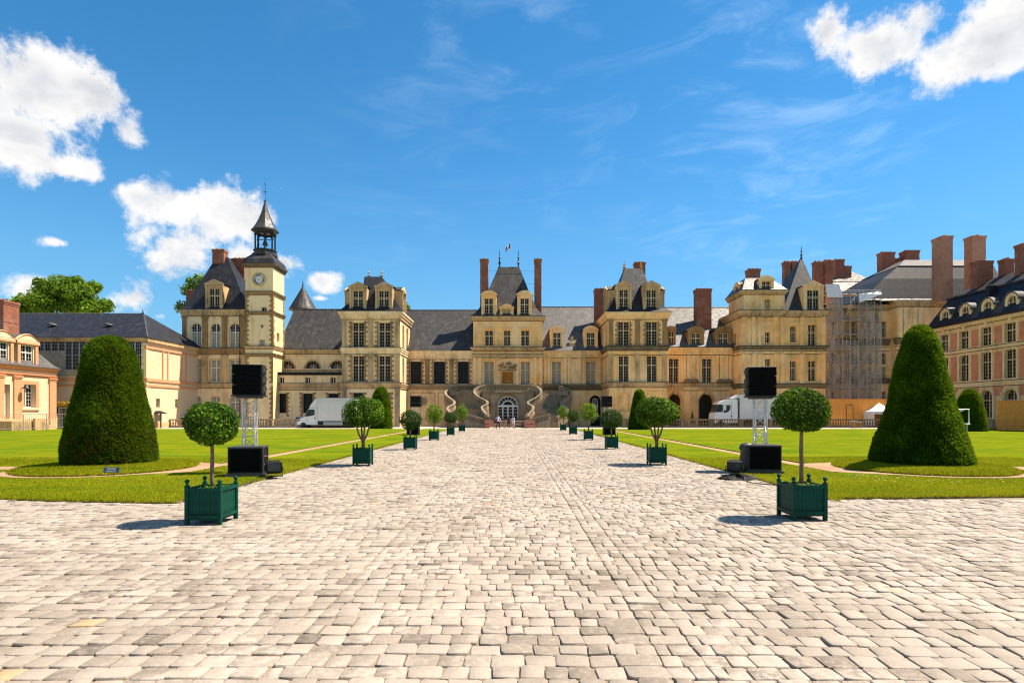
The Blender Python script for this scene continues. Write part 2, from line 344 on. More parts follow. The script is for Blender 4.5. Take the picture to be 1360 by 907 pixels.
# ------------------------------------------------------------------ mesh and object helpers
def wx(px, D): return (px - CX) * D / F_PX
def wz(py, D): return EYE + (HY - py) * D / F_PX
def gd(py): return F_PX * EYE / (py - HY)
class MB:
    def __init__(s): s.v = []; s.f = []; s.m = []; s.mi = 0
    def p(s, *pts):
        i = len(s.v); s.v += [tuple(q) for q in pts]; s.f.append(tuple(range(i, i + len(pts)))); s.m.append(s.mi)
    def box(s, x0, x1, y0, y1, z0, z1):
        i = len(s.v)
        s.v += [(x0, y0, z0), (x1, y0, z0), (x1, y1, z0), (x0, y1, z0), (x0, y0, z1), (x1, y0, z1), (x1, y1, z1), (x0, y1, z1)]
        for f in ((3, 2, 1, 0), (4, 5, 6, 7), (0, 1, 5, 4), (1, 2, 6, 5), (2, 3, 7, 6), (3, 0, 4, 7)):
            s.f.append(tuple(i + k for k in f)); s.m.append(s.mi)
    def loft(s, rings, cap0=True, cap1=True, closed=True):
        i = len(s.v); n = len(rings[0])
        for r in rings: s.v += [tuple(q) for q in r]
        for a in range(len(rings) - 1):
            for k in range(n if closed else n - 1):
                k2 = (k + 1) % n
                s.f.append((i + a * n + k, i + a * n + k2, i + (a + 1) * n + k2, i + (a + 1) * n + k)); s.m.append(s.mi)
        if cap0: s.f.append(tuple(i + k for k in reversed(range(n)))); s.m.append(s.mi)
        if cap1: s.f.append(tuple(i + (len(rings) - 1) * n + k for k in range(n))); s.m.append(s.mi)
    def rects(s, secs, cap0=True, cap1=True):
        """stack of rectangles (x0,x1,y0,y1,z): roofs, mouldings"""
        s.loft([[(a, c, z), (b, c, z), (b, d, z), (a, d, z)] for (a, b, c, d, z) in secs], cap0, cap1)
    def prism(s, poly, y0, y1):
        s.loft([[(x, y0, z) for x, z in poly], [(x, y1, z) for x, z in poly]])
    def lathe(s, prof, cx=0, cy=0, n=12, ph=0.0, cap=True):
        s.loft([[(cx + r * math.cos(ph + 2 * PI * k / n), cy + r * math.sin(ph + 2 * PI * k / n), z) for k in range(n)] for r, z in prof], cap, cap)
    def tube(s, a, b, r, n=6, r2=None):
        a = Vector(a); b = Vector(b); d = (b - a)
        if d.length < 1e-6: return
        d.normalize(); u = d.orthogonal().normalized(); w = d.cross(u)
        r2 = r if r2 is None else r2
        s.loft([[a + (u * math.cos(2 * PI * k / n) + w * math.sin(2 * PI * k / n)) * r for k in range(n)],
                [b + (u * math.cos(2 * PI * k / n) + w * math.sin(2 * PI * k / n)) * r2 for k in range(n)]])
    def path(s, pts, r, n=6):
        """round tube through points; r a number or a list"""
        pts = [Vector(q) for q in pts]; rings = []
        for i, q in enumerate(pts):
            d = (pts[min(i + 1, len(pts) - 1)] - pts[max(i - 1, 0)]).normalized()
            u = d.cross(Vector((.13, .21, .97))).normalized(); w = d.cross(u); rr = r[i] if hasattr(r, '__len__') else r
            rings.append([q + (u * math.cos(2 * PI * k / n) + w * math.sin(2 * PI * k / n)) * rr for k in range(n)])
        s.loft(rings)
    def mesh(s, name, mats, smooth=False):
        me = bpy.data.meshes.new(name); me.from_pydata(s.v, [], s.f)
        for m in (mats if isinstance(mats, (list, tuple)) else [mats]): me.materials.append(M[m] if isinstance(m, str) else m)
        if max(s.m, default=0): me.polygons.foreach_set('material_index', s.m)
        bm = bmesh.new(); bm.from_mesh(me); bmesh.ops.recalc_face_normals(bm, faces=bm.faces); bm.to_mesh(me); bm.free()
        if smooth: me.polygons.foreach_set('use_smooth', [True] * len(me.polygons))
        me.update(); return me
    def build(s, name, mats, parent=None, kind=None, smooth=False, label=None):
        return link_obj(name, s.mesh(name, mats, smooth), parent, kind, label)
def link_obj(name, me, parent=None, kind=None, label=None, loc=None, rz=0):
    o = bpy.data.objects.new(name, me); COL.objects.link(o)
    if parent is not None: o.parent = parent
    if kind: o['kind'] = kind
    if label: o['label'] = label
    if loc is not None: o.location = loc
    if rz: o.rotation_euler = (0, 0, rz)
    return o
def thing(name, label, cat, loc=(0, 0, 0), rz=0, group=None):
    o = bpy.data.objects.new(name, None); COL.objects.link(o); o.empty_display_size = .2
    o.location = loc; o.rotation_euler = (0, 0, rz); o['label'] = label; o['category'] = cat
    if group: o['group'] = group
    return o
def tag(o, label, cat, group=None):
    o['label'] = label; o['category'] = cat
    if group: o['group'] = group
    return o
def copy_thing(root, loc, label, rz=None, group=None):
    """copy a thing, its parts and their sub-parts (mesh data shared)"""
    r = root.copy(); COL.objects.link(r); r.location = loc; r['label'] = label
    if rz is not None: r.rotation_euler = (0, 0, rz)
    if group: r['group'] = group
    for ch in list(root.children):
        c = ch.copy(); COL.objects.link(c); c.parent = r
        for g in list(ch.children):
            k = g.copy(); COL.objects.link(k); k.parent = c
    return r
def text_obj(name, body, size, mat, parent, loc, rot, extrude=.002, offset=0.0):
    cu = bpy.data.curves.new(name, 'FONT'); cu.body = body; cu.size = size; cu.align_x = 'CENTER'; cu.align_y = 'CENTER'; cu.extrude = extrude; cu.offset = offset
    o = bpy.data.objects.new(name, cu); COL.objects.link(o); dg = bpy.context.evaluated_depsgraph_get(); dg.update()
    me = bpy.data.meshes.new_from_object(o.evaluated_get(dg)); bpy.data.objects.remove(o); me.materials.clear(); me.materials.append(M[mat])
    o = link_obj(name, me, parent, loc=loc); o.rotation_euler = rot; return o
def np_mesh(name, V, Fc, mat, tint=None, smooth=False):
    """big meshes straight from arrays; Fc a list of (n,k) index arrays"""
    me = bpy.data.meshes.new(name); V = np.asarray(V, np.float32)
    me.vertices.add(len(V)); me.vertices.foreach_set('co', V.ravel())
    Fc = [np.asarray(f, np.int32) for f in (Fc if isinstance(Fc, list) else [Fc])]
    loops = np.concatenate([f.ravel() for f in Fc]); me.loops.add(len(loops)); me.loops.foreach_set('vertex_index', loops)
    starts = []; o = 0
    for f in Fc: starts.append(o + np.arange(len(f)) * f.shape[1]); o += f.size
    starts = np.concatenate(starts).astype(np.int32)
    me.polygons.add(len(starts)); me.polygons.foreach_set('loop_start', starts)
    if smooth: me.polygons.foreach_set('use_smooth', np.ones(len(starts), bool))
    if tint is not None:
        a = me.attributes.new('tint', 'FLOAT', 'POINT'); a.data.foreach_set('value', np.asarray(tint, np.float32))
    me.materials.append(M[mat]); me.update(calc_edges=True)
    return me
def vnoise(p, seed=0):
    """cheap smooth 3-D noise for arrays (sum of sines)"""
    r = np.random.default_rng(seed); out = 0
    for k in range(6):
        w = r.normal(size=3); w = w / np.linalg.norm(w) * (1.0 + k * .55)
        out = out + np.sin(p @ w + r.uniform(0, 6.28)) / (1 + k * .4)
    return out / 3.0
# ------------------------------------------------------------------ windows, walls, roofs
_wc = {}
def arch_top(a, rise, h):
    if rise <= 0: return lambda x: h
    R = (a * a + rise * rise) / (2 * rise)
    return lambda x: h - R + math.sqrt(max(R * R - x * x, 0))
def win_meshes(w, h, style):
    """style: words among cross, shut, arch, seg, fan, dark, white, tall"""
    key = (round(w, 2), round(h, 2), style)
    if key in _wc: return _wc[key]
    ws = style.split(); a = w / 2
    rise = a if 'arch' in ws else (w * .16 if 'seg' in ws else 0)
    if 'fan' in ws: rise = h
    top = arch_top(a, rise, h)
    fm, pm = MB(), MB()
    fr = .09 if w > .9 else .06
    def vbar(x, t, z0, y0=0.0, y1=.09): fm.box(x - t / 2, x + t / 2, y0, y1, z0, max(z0 + .02, min(top(x - t / 2), top(x + t / 2))))
    def hbar(z, t, y0=.004, y1=.086):
        x = a
        while x > .1 and top(x) < z: x -= .03
        fm.box(-x, x, y0, y1, z - t / 2, z + t / 2)
    if 'dark' in ws:
        for k in range(1, 4): vbar(-a + w * k / 4, .04, 0, .02, .06)
        for k in range(1, 8): hbar(h * k / 8, .035, .024, .056)
    elif 'fan' in ws:
        for k in range(1, 6):
            an = PI * k / 6; fm.tube((0, .045, .1), (a * .97 * math.cos(an), .045, h * .97 * math.sin(an)), .045, 4)
        for rr in (.45,):
            pts = [(a * rr * math.cos(PI * k / 10), .04, h * rr * math.sin(PI * k / 10)) for k in range(11)]
            fm.path(pts, .045, 4)
    else:
        tz = h * (.64 if h > 2 else .6)
        vbar(0, .15 if w > 1.1 else .1, 0)
        if h > 1.1: hbar(tz, .14 if h > 2 else .1)
        if w > .8:
            for x in (-a / 2, a / 2): vbar(x, .026, 0, .025, .07)
        nr = max(2, int(h / .42))
        for k in range(1, nr): hbar(h * k / nr, .022, .03, .066)
    # outer frame following the head
    vbar(-a + fr / 2, fr, 0, -.01, .1); vbar(a - fr / 2, fr, 0, -.01, .1)
    fm.box(-a + fr, a - fr, -.008, .098, 0, fr)
    if rise > 0:
        n = 14; xs = [-a * math.cos(PI * k / n) for k in range(n + 1)]
        for x0, x1 in zip(xs, xs[1:]):
            fm.loft([[(x0, -.012, top(x0)), (x0, .1, top(x0)), (x0, .1, top(x0) - fr), (x0, -.012, top(x0) - fr)],
                     [(x1, -.012, top(x1)), (x1, .1, top(x1)), (x1, .1, top(x1) - fr), (x1, -.012, top(x1) - fr)]])
    else: fm.box(-a + fr, a - fr, -.008, .098, h - fr, h)
    def pane(z0, z1, y):
        xs = [a - 2 * a * k / 14 for k in range(15)]
        hd = [(x, y, min(z1, top(x))) for x in xs] if rise > 0 else [(a, y, z1), (-a, y, z1)]
        pm.p((-a, y, z0), (a, y, z0), *hd)
    if 'shut' in ws:
        tz = h * .64; pm.mi = 1; pm.p((-a, .06, 0), (a, .06, 0), (a, .06, tz), (-a, .06, tz)); pm.mi = 1 if 'arch' not in ws else 0
        pane(tz, h, .06)
    else: pane(0, h, .06)
    fmat = 'iron' if 'dark' in ws else ('white' if 'white' in ws else 'frame')
    g = 'leaded' if 'dark' in ws else 'glass'
    _wc[key] = (fm.mesh('window', fmat), pm.mesh('pane', [g, 'shutter']), rise)
    return _wc[key]

class Block:
    """one building: front wall on the local plane y=0, local x along it, y inwards, z up"""
    def __init__(s, name, label, cat, D=None, pxc=None, loc=None, rz=0, group=None):
        s.D = D; s.xc = wx(pxc, D) if D else 0
        s.root = thing(name, label, cat, loc or (s.xc, D, 0), rz, group)
        s.open = []
    def x(s, px, D=None): return wx(px, D or s.D) - s.xc
    def z(s, py, D=None): return wz(py, D or s.D)
    def win(s, u0, u1, z0, z1, style='cross', d=0.0, rec=.34, side='F', U=0, name='window', sill=True, parent=None):
        w, h = u1 - u0, z1 - z0
        fm, pm, rise = win_meshes(w, h, style)
        uc = (u0 + u1) / 2
        if side == 'F': loc, rz = (uc, d + rec, z0), 0
        elif side == 'R': loc, rz = (U - rec, uc, z0), PI / 2
        else: loc, rz = (U + rec, uc, z0), -PI / 2
        o = link_obj(name, fm, parent or s.root, loc=loc, rz=rz)
        link_obj('pane', pm, o)
        s.open.append((u0, u1, z0, z1, rise, d, side, U))
        return o
    def w(s, px0, px1, py0, py1, style='cross', d=0.0, **k):
        D = s.D + d
        return s.win(s.x(px0, D), s.x(px1, D), s.z(py1, D), s.z(py0, D), style, d, **k)
    def wall(s, u0, u1, z0, z1, mat, d=0.0, side='F', U=0, th=.45, name='wall', mb=None, extra=()):
        """wall sheet with real openings and reveals"""
        own = mb is None; mb = mb or MB()
        if side == 'F': P = lambda u, e, z: (u, d + e, z)
        elif side == 'R': P = lambda u, e, z: (U - e, u, z)
        else: P = lambda u, e, z: (U + e, u, z)
        hs = [h for h in list(s.open) + list(extra) if h[6] == side and abs(h[5] - d) < 1e-4 and (side == 'F' or abs(h[7] - U) < 1e-4)
              and h[1] > u0 and h[0] < u1 and h[3] > z0 and h[2] < z1]
        us = sorted({u0, u1} | {max(u0, min(u1, q)) for h in hs for q in h[:2]})
        zs = sorted({z0, z1} | {max(z0, min(z1, q)) for h in hs for q in h[2:4]})
        for a, b in zip(us, us[1:]):
            run = None
            for c, e in zip(zs, zs[1:]):
                um, zm = (a + b) / 2, (c + e) / 2
                if any(h[0] < um < h[1] and h[2] < zm < h[3] for h in hs):
                    if run is not None: mb.p(P(a, 0, run), P(b, 0, run), P(b, 0, c), P(a, 0, c)); run = None
                elif run is None: run = c
            if run is not None: mb.p(P(a, 0, run), P(b, 0, run), P(b, 0, z1), P(a, 0, z1))
        for (a, b, c, e, rise, *_r) in hs:
            t = th; sp = e - rise
            if c > z0: mb.p(P(a, 0, c), P(b, 0, c), P(b, t, c), P(a, t, c))
            mb.p(P(a, 0, c), P(a, 0, sp), P(a, t, sp), P(a, t, c)); mb.p(P(b, 0, c), P(b, 0, sp), P(b, t, sp), P(b, t, c))
            if rise <= 0: mb.p(P(a, 0, e), P(b, 0, e), P(b, t, e), P(a, t, e))
            else:
                hw = (b - a) / 2; mid = (a + b) / 2; top = arch_top(hw, rise, e)
                n = 14; xs = [-hw * math.cos(PI * k / n) for k in range(n + 1)]
                pts = [(mid + x, top(x)) for x in xs]
                for i, ((x0, q0), (x1, q1)) in enumerate(zip(pts, pts[1:])):
                    mb.p(P(x0, 0, q0), P(x1, 0, q1), P(x1, t, q1), P(x0, t, q0))
                    cxx = a if i < n // 2 else b
                    mb.p(P(cxx, 0, e), P(x0, 0, q0), P(x1, 0, q1))
        return mb.build(name, mat, s.root) if own else mb
    def shell(s, u0, u1, depth, z0, z1, mat, d=0.0, name='wall', left=True, right=True):
        """front (with openings), plain or pierced sides and back"""
        mb = MB(); s.wall(u0, u1, z0, z1, mat, d, mb=mb)
        if right: s.wall(d, d + depth, z0, z1, mat, 0.0, 'R', u1, mb=mb)
        if left: s.wall(d, d + depth, z0, z1, mat, 0.0, 'L', u0, mb=mb)
        mb.p((u0, d + depth, z0), (u1, d + depth, z0), (u1, d + depth, z1), (u0, d + depth, z1))
        mb.p((u0, d, z1), (u1, d, z1), (u1, d + depth, z1), (u0, d + depth, z1))
        return mb.build(name, mat, s.root)
    def cornice(s, u0, u1, z0, z1, proj=.35, back=.5, mat='trim', d=0.0, sides=True, name='cornice'):
        mb = MB(); h = z1 - z0; e = 1 if sides else 0
        mb.rects([(u0 - e * p, u1 + e * p, d - p, d + back, z0 + h * q) for p, q in
                  ((.03, 0), (proj * .35, .02), (proj * .35, .3), (proj * .7, .42), (proj * .7, .62), (proj, .74), (proj, 1))])
        if mat not in ('greystone', 'bluesl', 'orange', 'cream_sun') and proj > .14:   # lead flashing on the ledge
            mb.mi = 1; mb.box(u0 - e * (proj + .02), u1 + e * (proj + .02), d - proj - .02, d + back - .02, z1 + .003, z1 + .075)
            if proj >= .35 and mat not in ('darkstone_and_shade',):   # little brackets under the ledge
                mb.mi = 0; nn = max(2, int((u1 - u0) / .62))
                for k in range(nn):
                    uu = u0 + (u1 - u0) * (k + .5) / nn; mb.box(uu - .13, uu + .13, d - proj * .8, d + .02, z0 + h * .16, z0 + h * .64)
            mb.mi = 2; mb.box(u0 - e * .08, u1 + e * .08, d - .08, d + back - .03, z0 - .09, z0 - .002)  # dark strip that colours in the shade line under the ledge
        return mb.build(name, [mat, 'darkmet', 'darkstone_and_shade'], s.root)
    def pilaster(s, u0, u1, z0, z1, mat='brownstone', d=0.0, pr=.2):
        mb = MB(); w = u1 - u0; m = .06
        mb.box(u0, u1, d - pr, d + .05, z0, z1)
        mb.box(u0 - m, u1 + m, d - pr - m, d + .05, z0 - .002, z0 + .3); mb.box(u0 - m, u1 + m, d - pr - m, d + .05, z1 - .32, z1 + .001)
        mb.box(u0 - m * 2, u1 + m * 2, d - pr - m * 2, d + .05, z1 - .14, z1 + .003)
        return mb.build('pilaster', mat, s.root)
    def teeth(s, spots, mat='brownstone', a=.26, b=.5, hh=.34, d=0.0, pr=.05):
        """toothed quoin chains; spots (u, direction, z0, z1)"""
        mb = MB()
        for (u, sg, z0, z1) in spots:
            n = max(2, round((z1 - z0) / hh)); h = (z1 - z0) / n
            for k in range(n):
                L = (a if k % 2 else b) * RND.uniform(.9, 1.1); p = pr * RND.uniform(.7, 1.2)
                mb.box(min(u, u + sg * L), max(u, u + sg * L), d - p, d + .03, z0 + k * h + .012, z0 + (k + 1) * h - .012)
        return mb.build('quoins', mat, s.root, 'stuff')
    def surround(s, u0, u1, z0, z1, t=.16, pr=.06, mat='trim', d=0.0, hood=True, sill=True):
        mb = MB()
        mb.box(u0 - t, u0 - .003, d - pr, d + .05, z0, z1 + t); mb.box(u1 + .003, u1 + t, d - pr, d + .05, z0, z1 + t)
        mb.box(u0 - .003, u1 + .003, d - pr + .004, d + .05, z1 + .003, z1 + t - .003)
        if hood: mb.box(u0 - t * 1.8, u1 + t * 1.8, d - pr * 3.2, d + .05, z1 + t + .12, z1 + t + .3)
        if sill: mb.box(u0 - t * 1.3, u1 + t * 1.3, d - pr * 2.4, d + .05, z0 - .16, z0 - .002)
        return mb.build('window_surround', mat, s.root)
    def roof(s, secs, mat='slate', name='roof', cap1=True):
        mb = MB(); mb.rects(secs, True, cap1); return mb.build(name, mat, s.root)
    def chimney(s, u0, u1, d0, d1, z0, z1, mat='brick', pots=2, parent=None):
        mb = MB(); w = min(u1 - u0, d1 - d0)
        k = .07 * max(1, w * .6); hc = min(.55, (z1 - z0) * .16)
        mb.rects([(u0, u1, d0, d1, z0), (u0, u1, d0, d1, z1 - hc), (u0 - k * .6, u1 + k * .6, d0 - k * .6, d1 + k * .6, z1 - hc * .9), (u0 - k * .6, u1 + k * .6, d0 - k * .6, d1 + k * .6, z1 - hc * .6),
                  (u0 - k * 1.3, u1 + k * 1.3, d0 - k * 1.3, d1 + k * 1.3, z1 - hc * .5), (u0 - k * 1.3, u1 + k * 1.3, d0 - k * 1.3, d1 + k * 1.3, z1 - hc * .05), (u0 + .05, u1 - .05, d0 + .05, d1 - .05, z1)])
        zm = z0 + (z1 - z0) * .55
        mb.rects([(u0 - k * .5, u1 + k * .5, d0 - k * .5, d1 + k * .5, zm), (u0 - k * .5, u1 + k * .5, d0 - k * .5, d1 + k * .5, zm + .16)])
        o = mb.build('chimney', mat, parent or s.root)
        for i in range(pots):
            pm = MB(); x = u0 + (u1 - u0) * (i + .5) / pots
            pm.lathe([(.2, z1 - .02), (.18, z1 + .14), (.22, z1 + .17), (.22, z1 + .22), (.14, z1 + .22)], x, (d0 + d1) / 2, 8)
            pm.build('chimney_pot', 'orange', o)
        return o
    def dormer(s, u0, u1, z0, z1, d, depth, ped='tri', style='cross', mat='cream', rmat='lead', side=None, U=0):
        """stone dormer: front with a real opening, cheeks, pediment and little roof; the window is a sub-part"""
        rot = {'L': -PI / 2, 'R': PI / 2}.get(side, 0)
        w = u1 - u0; h = z1 - z0; a = w / 2; uc = (u0 + u1) / 2
        ph = {'tri': w * .30, 'arch': w * .28, 'flat': .3, 'round': 0}[ped]
        eh = h - ph
        ww, wh = w * .60, eh * (.82 if ped != 'round' else .80)
        if ped == 'round': eh = h
        loc = (uc, d, z0) if not side else ((U, uc, z0))
        fm, pm, rise = win_meshes(ww, wh, style)
        hb = Block.__new__(Block); hb.open = [(-ww / 2, ww / 2, .12, .12 + wh, rise, 0.0, 'F', 0)]
        mb = MB()
        if ped == 'round':
            n = 12; sp = h - a
            # arched front: wall below the springing, ring above
            Block.wall(hb, -a, a, 0, h, None, 0.0, mb=mb, th=.3)
            mb.v = [(x, y, z if abs(x) < 1e-9 or z <= sp else min(z, sp + math.sqrt(max(a * a - min(abs(x), a) ** 2, 0)))) if abs(y) < 1e-6 else (x, y, z) for (x, y, z) in mb.v]
            arc = lambda x: sp + math.sqrt(max(a * a - x * x, 0))
            for q0, q1 in ((-a, -ww / 2), (-ww / 2, ww / 2), (ww / 2, a)):
                mb.p(*[(q0 + (q1 - q0) * k / 6, 0, arc(q0 + (q1 - q0) * k / 6)) for k in range(7)])
            prof = [(-a, 0)] + [(-a * math.cos(PI * k / n), sp + a * math.sin(PI * k / n)) for k in range(n + 1)] + [(a, 0)]
            for (x0, q0), (x1, q1) in zip(prof, prof[1:]): mb.p((x0, 0, q0), (x1, 0, q1), (x1, depth, q1), (x0, depth, q0))
            o = mb.build('dormer', mat, s.root)
            hood = MB(); r1 = a + .16; r0 = a + .005
            rings = []
            for k in range(n + 1):
                c_, s_ = -math.cos(PI * k / n), math.sin(PI * k / n)
                rings.append([(r0 * c_, -.14, sp + r0 * s_), (r1 * c_, -.14, sp + r1 * s_), (r1 * c_, depth, sp + r1 * s_), (r0 * c_, depth, sp + r0 * s_)])
            hood.mi = 0; hood.loft(rings); hood.build('dormer_roof', rmat, o)
        else:
            Block.wall(hb, -a, a, 0, eh, None, 0.0, mb=mb, th=.3)
            for sx in (-a, a): mb.p((sx, 0, 0), (sx, depth, 0), (sx, depth, eh), (sx, 0, eh))
            pw = w * .11
            for sx in (-1, 1):
                x = sx * (a - pw * .5); mb.box(x - pw / 2, x + pw / 2, -.12, .03, .001, eh - .002); mb.box(x - pw * .7, x + pw * .7, -.17, .02, eh * .86, eh * .94)
            mb.box(-a - .12, a + .12, -.22, .05, eh - .1, eh + .08); mb.box(-a - .1, a + .1, -.18, .04, -.12, .1)
            if ped == 'tri': poly = [(-a - .15, eh + .08), (a + .15, eh + .08), (0, h)]
            elif ped == 'arch':
                R = ((a + .15) ** 2 + ph ** 2) / (2 * ph); poly = [(-a - .15, eh + .08)] + [(x, eh + .06 + (ph - R) + math.sqrt(R * R - x * x)) for x in [a * 1.1 * (k / 5 - 1) * -1 for k in range(11)][::1]]
                poly = [(a + .15, eh + .08)] + poly[1:] + [(-a - .15, eh + .08)]
            else: poly = [(-a - .15, eh + .08), (a + .15, eh + .08), (a * .8, h), (-a * .8, h)]
            mb.prism(poly, -.16, .12)
            ins = [(x * .78, eh + .12 + (z - eh - .08) * .68) for x, z in poly]
            mb.prism(ins, -.2, -.15)
            o = mb.build('dormer', mat, s.root)
            rf = MB(); rf.prism([(x * 1.02, z + .05) for x, z in poly], .14, depth); rf.build('dormer_roof', rmat, o)
        o.location = loc; o.rotation_euler = (0, 0, rot)
        w_ = MB()
        me = _wc.get(('dw', fm.name))
        if me is None:
            bm = bmesh.new(); bm.from_mesh(fm); nf = len(bm.faces); bm.from_mesh(pm)
            bm.faces.ensure_lookup_table()
            for i, f in enumerate(bm.faces): f.material_index = 0 if i < nf else 1 + f.material_index
            me = bpy.data.meshes.new('window'); bm.to_mesh(me); bm.free()
            for q in (fm.materials[0], pm.materials[0], pm.materials[1]): me.materials.append(q)
            _wc[('dw', fm.name)] = me
        link_obj('window', me, o, loc=(0, .16, .12))
        return o
    def finial(s, u, d, z0, z1, mat='iron', r=.06, name='finial'):
        mb = MB(); h = z1 - z0
        mb.lathe([(r * 2.2, z0), (r * 1.2, z0 + h * .1), (r, z0 + h * .2), (r * 2.6, z0 + h * .27), (r * .9, z0 + h * .36), (r * .8, z0 + h * .55), (r * 2, z0 + h * .6), (r * .6, z0 + h * .66), (r * .35, z1)], u, d, 8)
        return mb.build(name, mat, s.root, smooth=False)
def crest(b, uc, z0, w, h, d, mat, name='carving'):
    """lumpy carved relief"""
    mb = MB(); r = random.Random(3)
    for k in range(22):
        x = r.uniform(-w / 2, w / 2); z = z0 + h * r.uniform(.05, .95) * (1 - .5 * abs(x) / (w / 2)); q = r.uniform(.1, .22)
        mb.lathe([(q * .3, z - q), (q, z - q * .4), (q, z + q * .4), (q * .3, z + q)], uc + x, d - .05, 6)
    mb.box(uc - w / 2, uc + w / 2, d - .2, d + .05, z0 - .15, z0 + .06)
    return mb.build(name, mat, b.root)
# ------------------------------------------------------------------ ground, paving, lawns
LAWN_L, LAWN_R, LAWN_N, LAWN_F = -7.75, 7.6, 13.3, 70.5
def sheet(name, pts, zz, mat, kind='structure'):
    mb = MB(); mb.p(*[(x, y, zz) for x, y in pts]); return mb.build(name, mat, None, kind)
sheet('ground', [(-900, -300), (900, -300), (900, 1500), (-900, 1500)], -.06, 'gravel')
sheet('gravel_court', [(-64, 66), (62, 66), (62, 90), (-64, 90)], -.012, 'gravel')
pav_o = sheet('pavement', [(-30, 1.5), (30, 1.5), (30, 74.5), (-30, 74.5)], -.013, 'sand')
def add_soil(me, n):
    a = me.attributes.new('soil', 'FLOAT', 'POINT'); a.data.foreach_set('value', np.tile(np.repeat([0.0, .3, 1.0], 8), n).astype(np.float32))
def cobbles():
    rows = []
    y = 3.6
    while y < 72:
        far = y > 30
        ch = (.212 + .016 * RND.random()) * (1.0 if y < 45 else 1.25)
        xl, xr = (-(y * .93 + 1.6), y * .93 + 1.6) if y < LAWN_N + .2 else (LAWN_L - .05, LAWN_R + .05)
        # longitudinal joints divide the paving into bands
        cuts = [xl] + [c for c in (-7.0, -2.0, 1.25, 1.6, 7.0) if xl < c < xr] + [xr]
        for a, b in zip(cuts, cuts[1:]):
            x = a; first = True
            while x < b - .06:
                w = RND.uniform(.17, .29) * (1.0 if y < 45 else 1.4)
                if first: w *= RND.uniform(.5, 1); first = False
                if b - (x + w) < .14: w = b - x
                rows.append((x, x + w, y, y + ch)); x += w
        y += ch
    A = np.array(rows); n = len(A)
    wav = lambda x, yy: .03 * np.sin(x * .5 + yy * .33) + .03 * np.sin(x * .21 - yy * .7 + 1)
    g = NP.uniform(.003, .009, n); cx = (A[:, 0] + A[:, 1]) / 2; cy = (A[:, 2] + A[:, 3]) / 2
    hx = (A[:, 1] - A[:, 0]) / 2 - g; hy = (A[:, 3] - A[:, 2]) / 2 - NP.uniform(.003, .011, n)
    far = cy > 20
    # outline: 8 corners (chamfered), unequal; each stone tilts and stands a little proud or low
    base = np.array([(-1, -.8), (-.86, -1), (.86, -1), (1, -.8), (1, .8), (.86, 1), (-.86, 1), (-1, .8)])
    out = base[None] * np.stack([hx, hy], 1)[:, None]
    out = out + NP.normal(0, .006, out.shape)
    sk = NP.normal(0, .035, (n, 1)); out[:, :, 0] += out[:, :, 1] * sk; out[:, :, 1] += out[:, :, 0] * NP.normal(0, .02, (n, 1))
    tx, ty = NP.normal(0, .016, (2, n)); top = NP.normal(.0, .0055, n) + .007; top = np.maximum(top, .0)
    X = cx[:, None] + out[:, :, 0]; Y = cy[:, None] + out[:, :, 1] + wav(cx, cy)[:, None]
    zt = top[:, None] + out[:, :, 0] * tx[:, None] + out[:, :, 1] * ty[:, None]
    ins = 1 - NP.uniform(.03, .075, (n, 1))
    Xi = cx[:, None] + out[:, :, 0] * ins; Yi = cy[:, None] + out[:, :, 1] * ins + wav(cx, cy)[:, None]
    V = np.stack([np.stack([Xi, Yi, zt + .0], 2), np.stack([X, Y, zt - .004], 2), np.stack([X, Y, np.full_like(X, -.04)], 2)], 1)  # n,3,8,3
    tint = np.clip(NP.beta(2.8, 1.7, n) * .95 + .03 * np.sin(cx * .9 + cy * .5), 0, .93); tint[NP.random(n) < .004] = 1.0
    # part of the paving is visibly paler, part darker
    k = np.arange(8); k2 = (k + 1) % 8
    ring = lambda o0, o1: np.stack([o0 * 8 + k, o0 * 8 + k2, o1 * 8 + k2, o1 * 8 + k], 1)
    q = np.concatenate([ring(1, 0), ring(2, 1)]); topf = np.arange(8)[None]
    # the 300 stones that show largest are objects of their own
    vis = (np.abs(cx) < cy * .9) & (cy > 4.45)
    area = np.where(vis, hx * hy / (cy - 0) ** 3, 0); big = np.argsort(-area)[:300]
    isbig = np.zeros(n, bool); isbig[big] = True
    for i in big:
        c = np.array([cx[i], cy[i], 0]); v = (V[i] - c).reshape(-1, 3)
        me = np_mesh('cobblestone', v, [q, topf], 'cobble', np.full(24, tint[i])); add_soil(me, 1)
        link_obj('cobblestone', me, pav_o, loc=tuple(c))
    r = np.where(~isbig)[0]; m = len(r)
    off = (np.arange(m) * 24)[:, None, None]
    np_obj = np_mesh('cobblestones', V[r].reshape(-1, 3), [(q[None] + off).reshape(-1, 4), (topf[None] + off).reshape(-1, 8)], 'cobble', np.repeat(tint[r], 24))
    add_soil(np_obj, m); link_obj('cobblestones', np_obj, pav_o, 'stuff')
    return n
print('cobbles', cobbles())

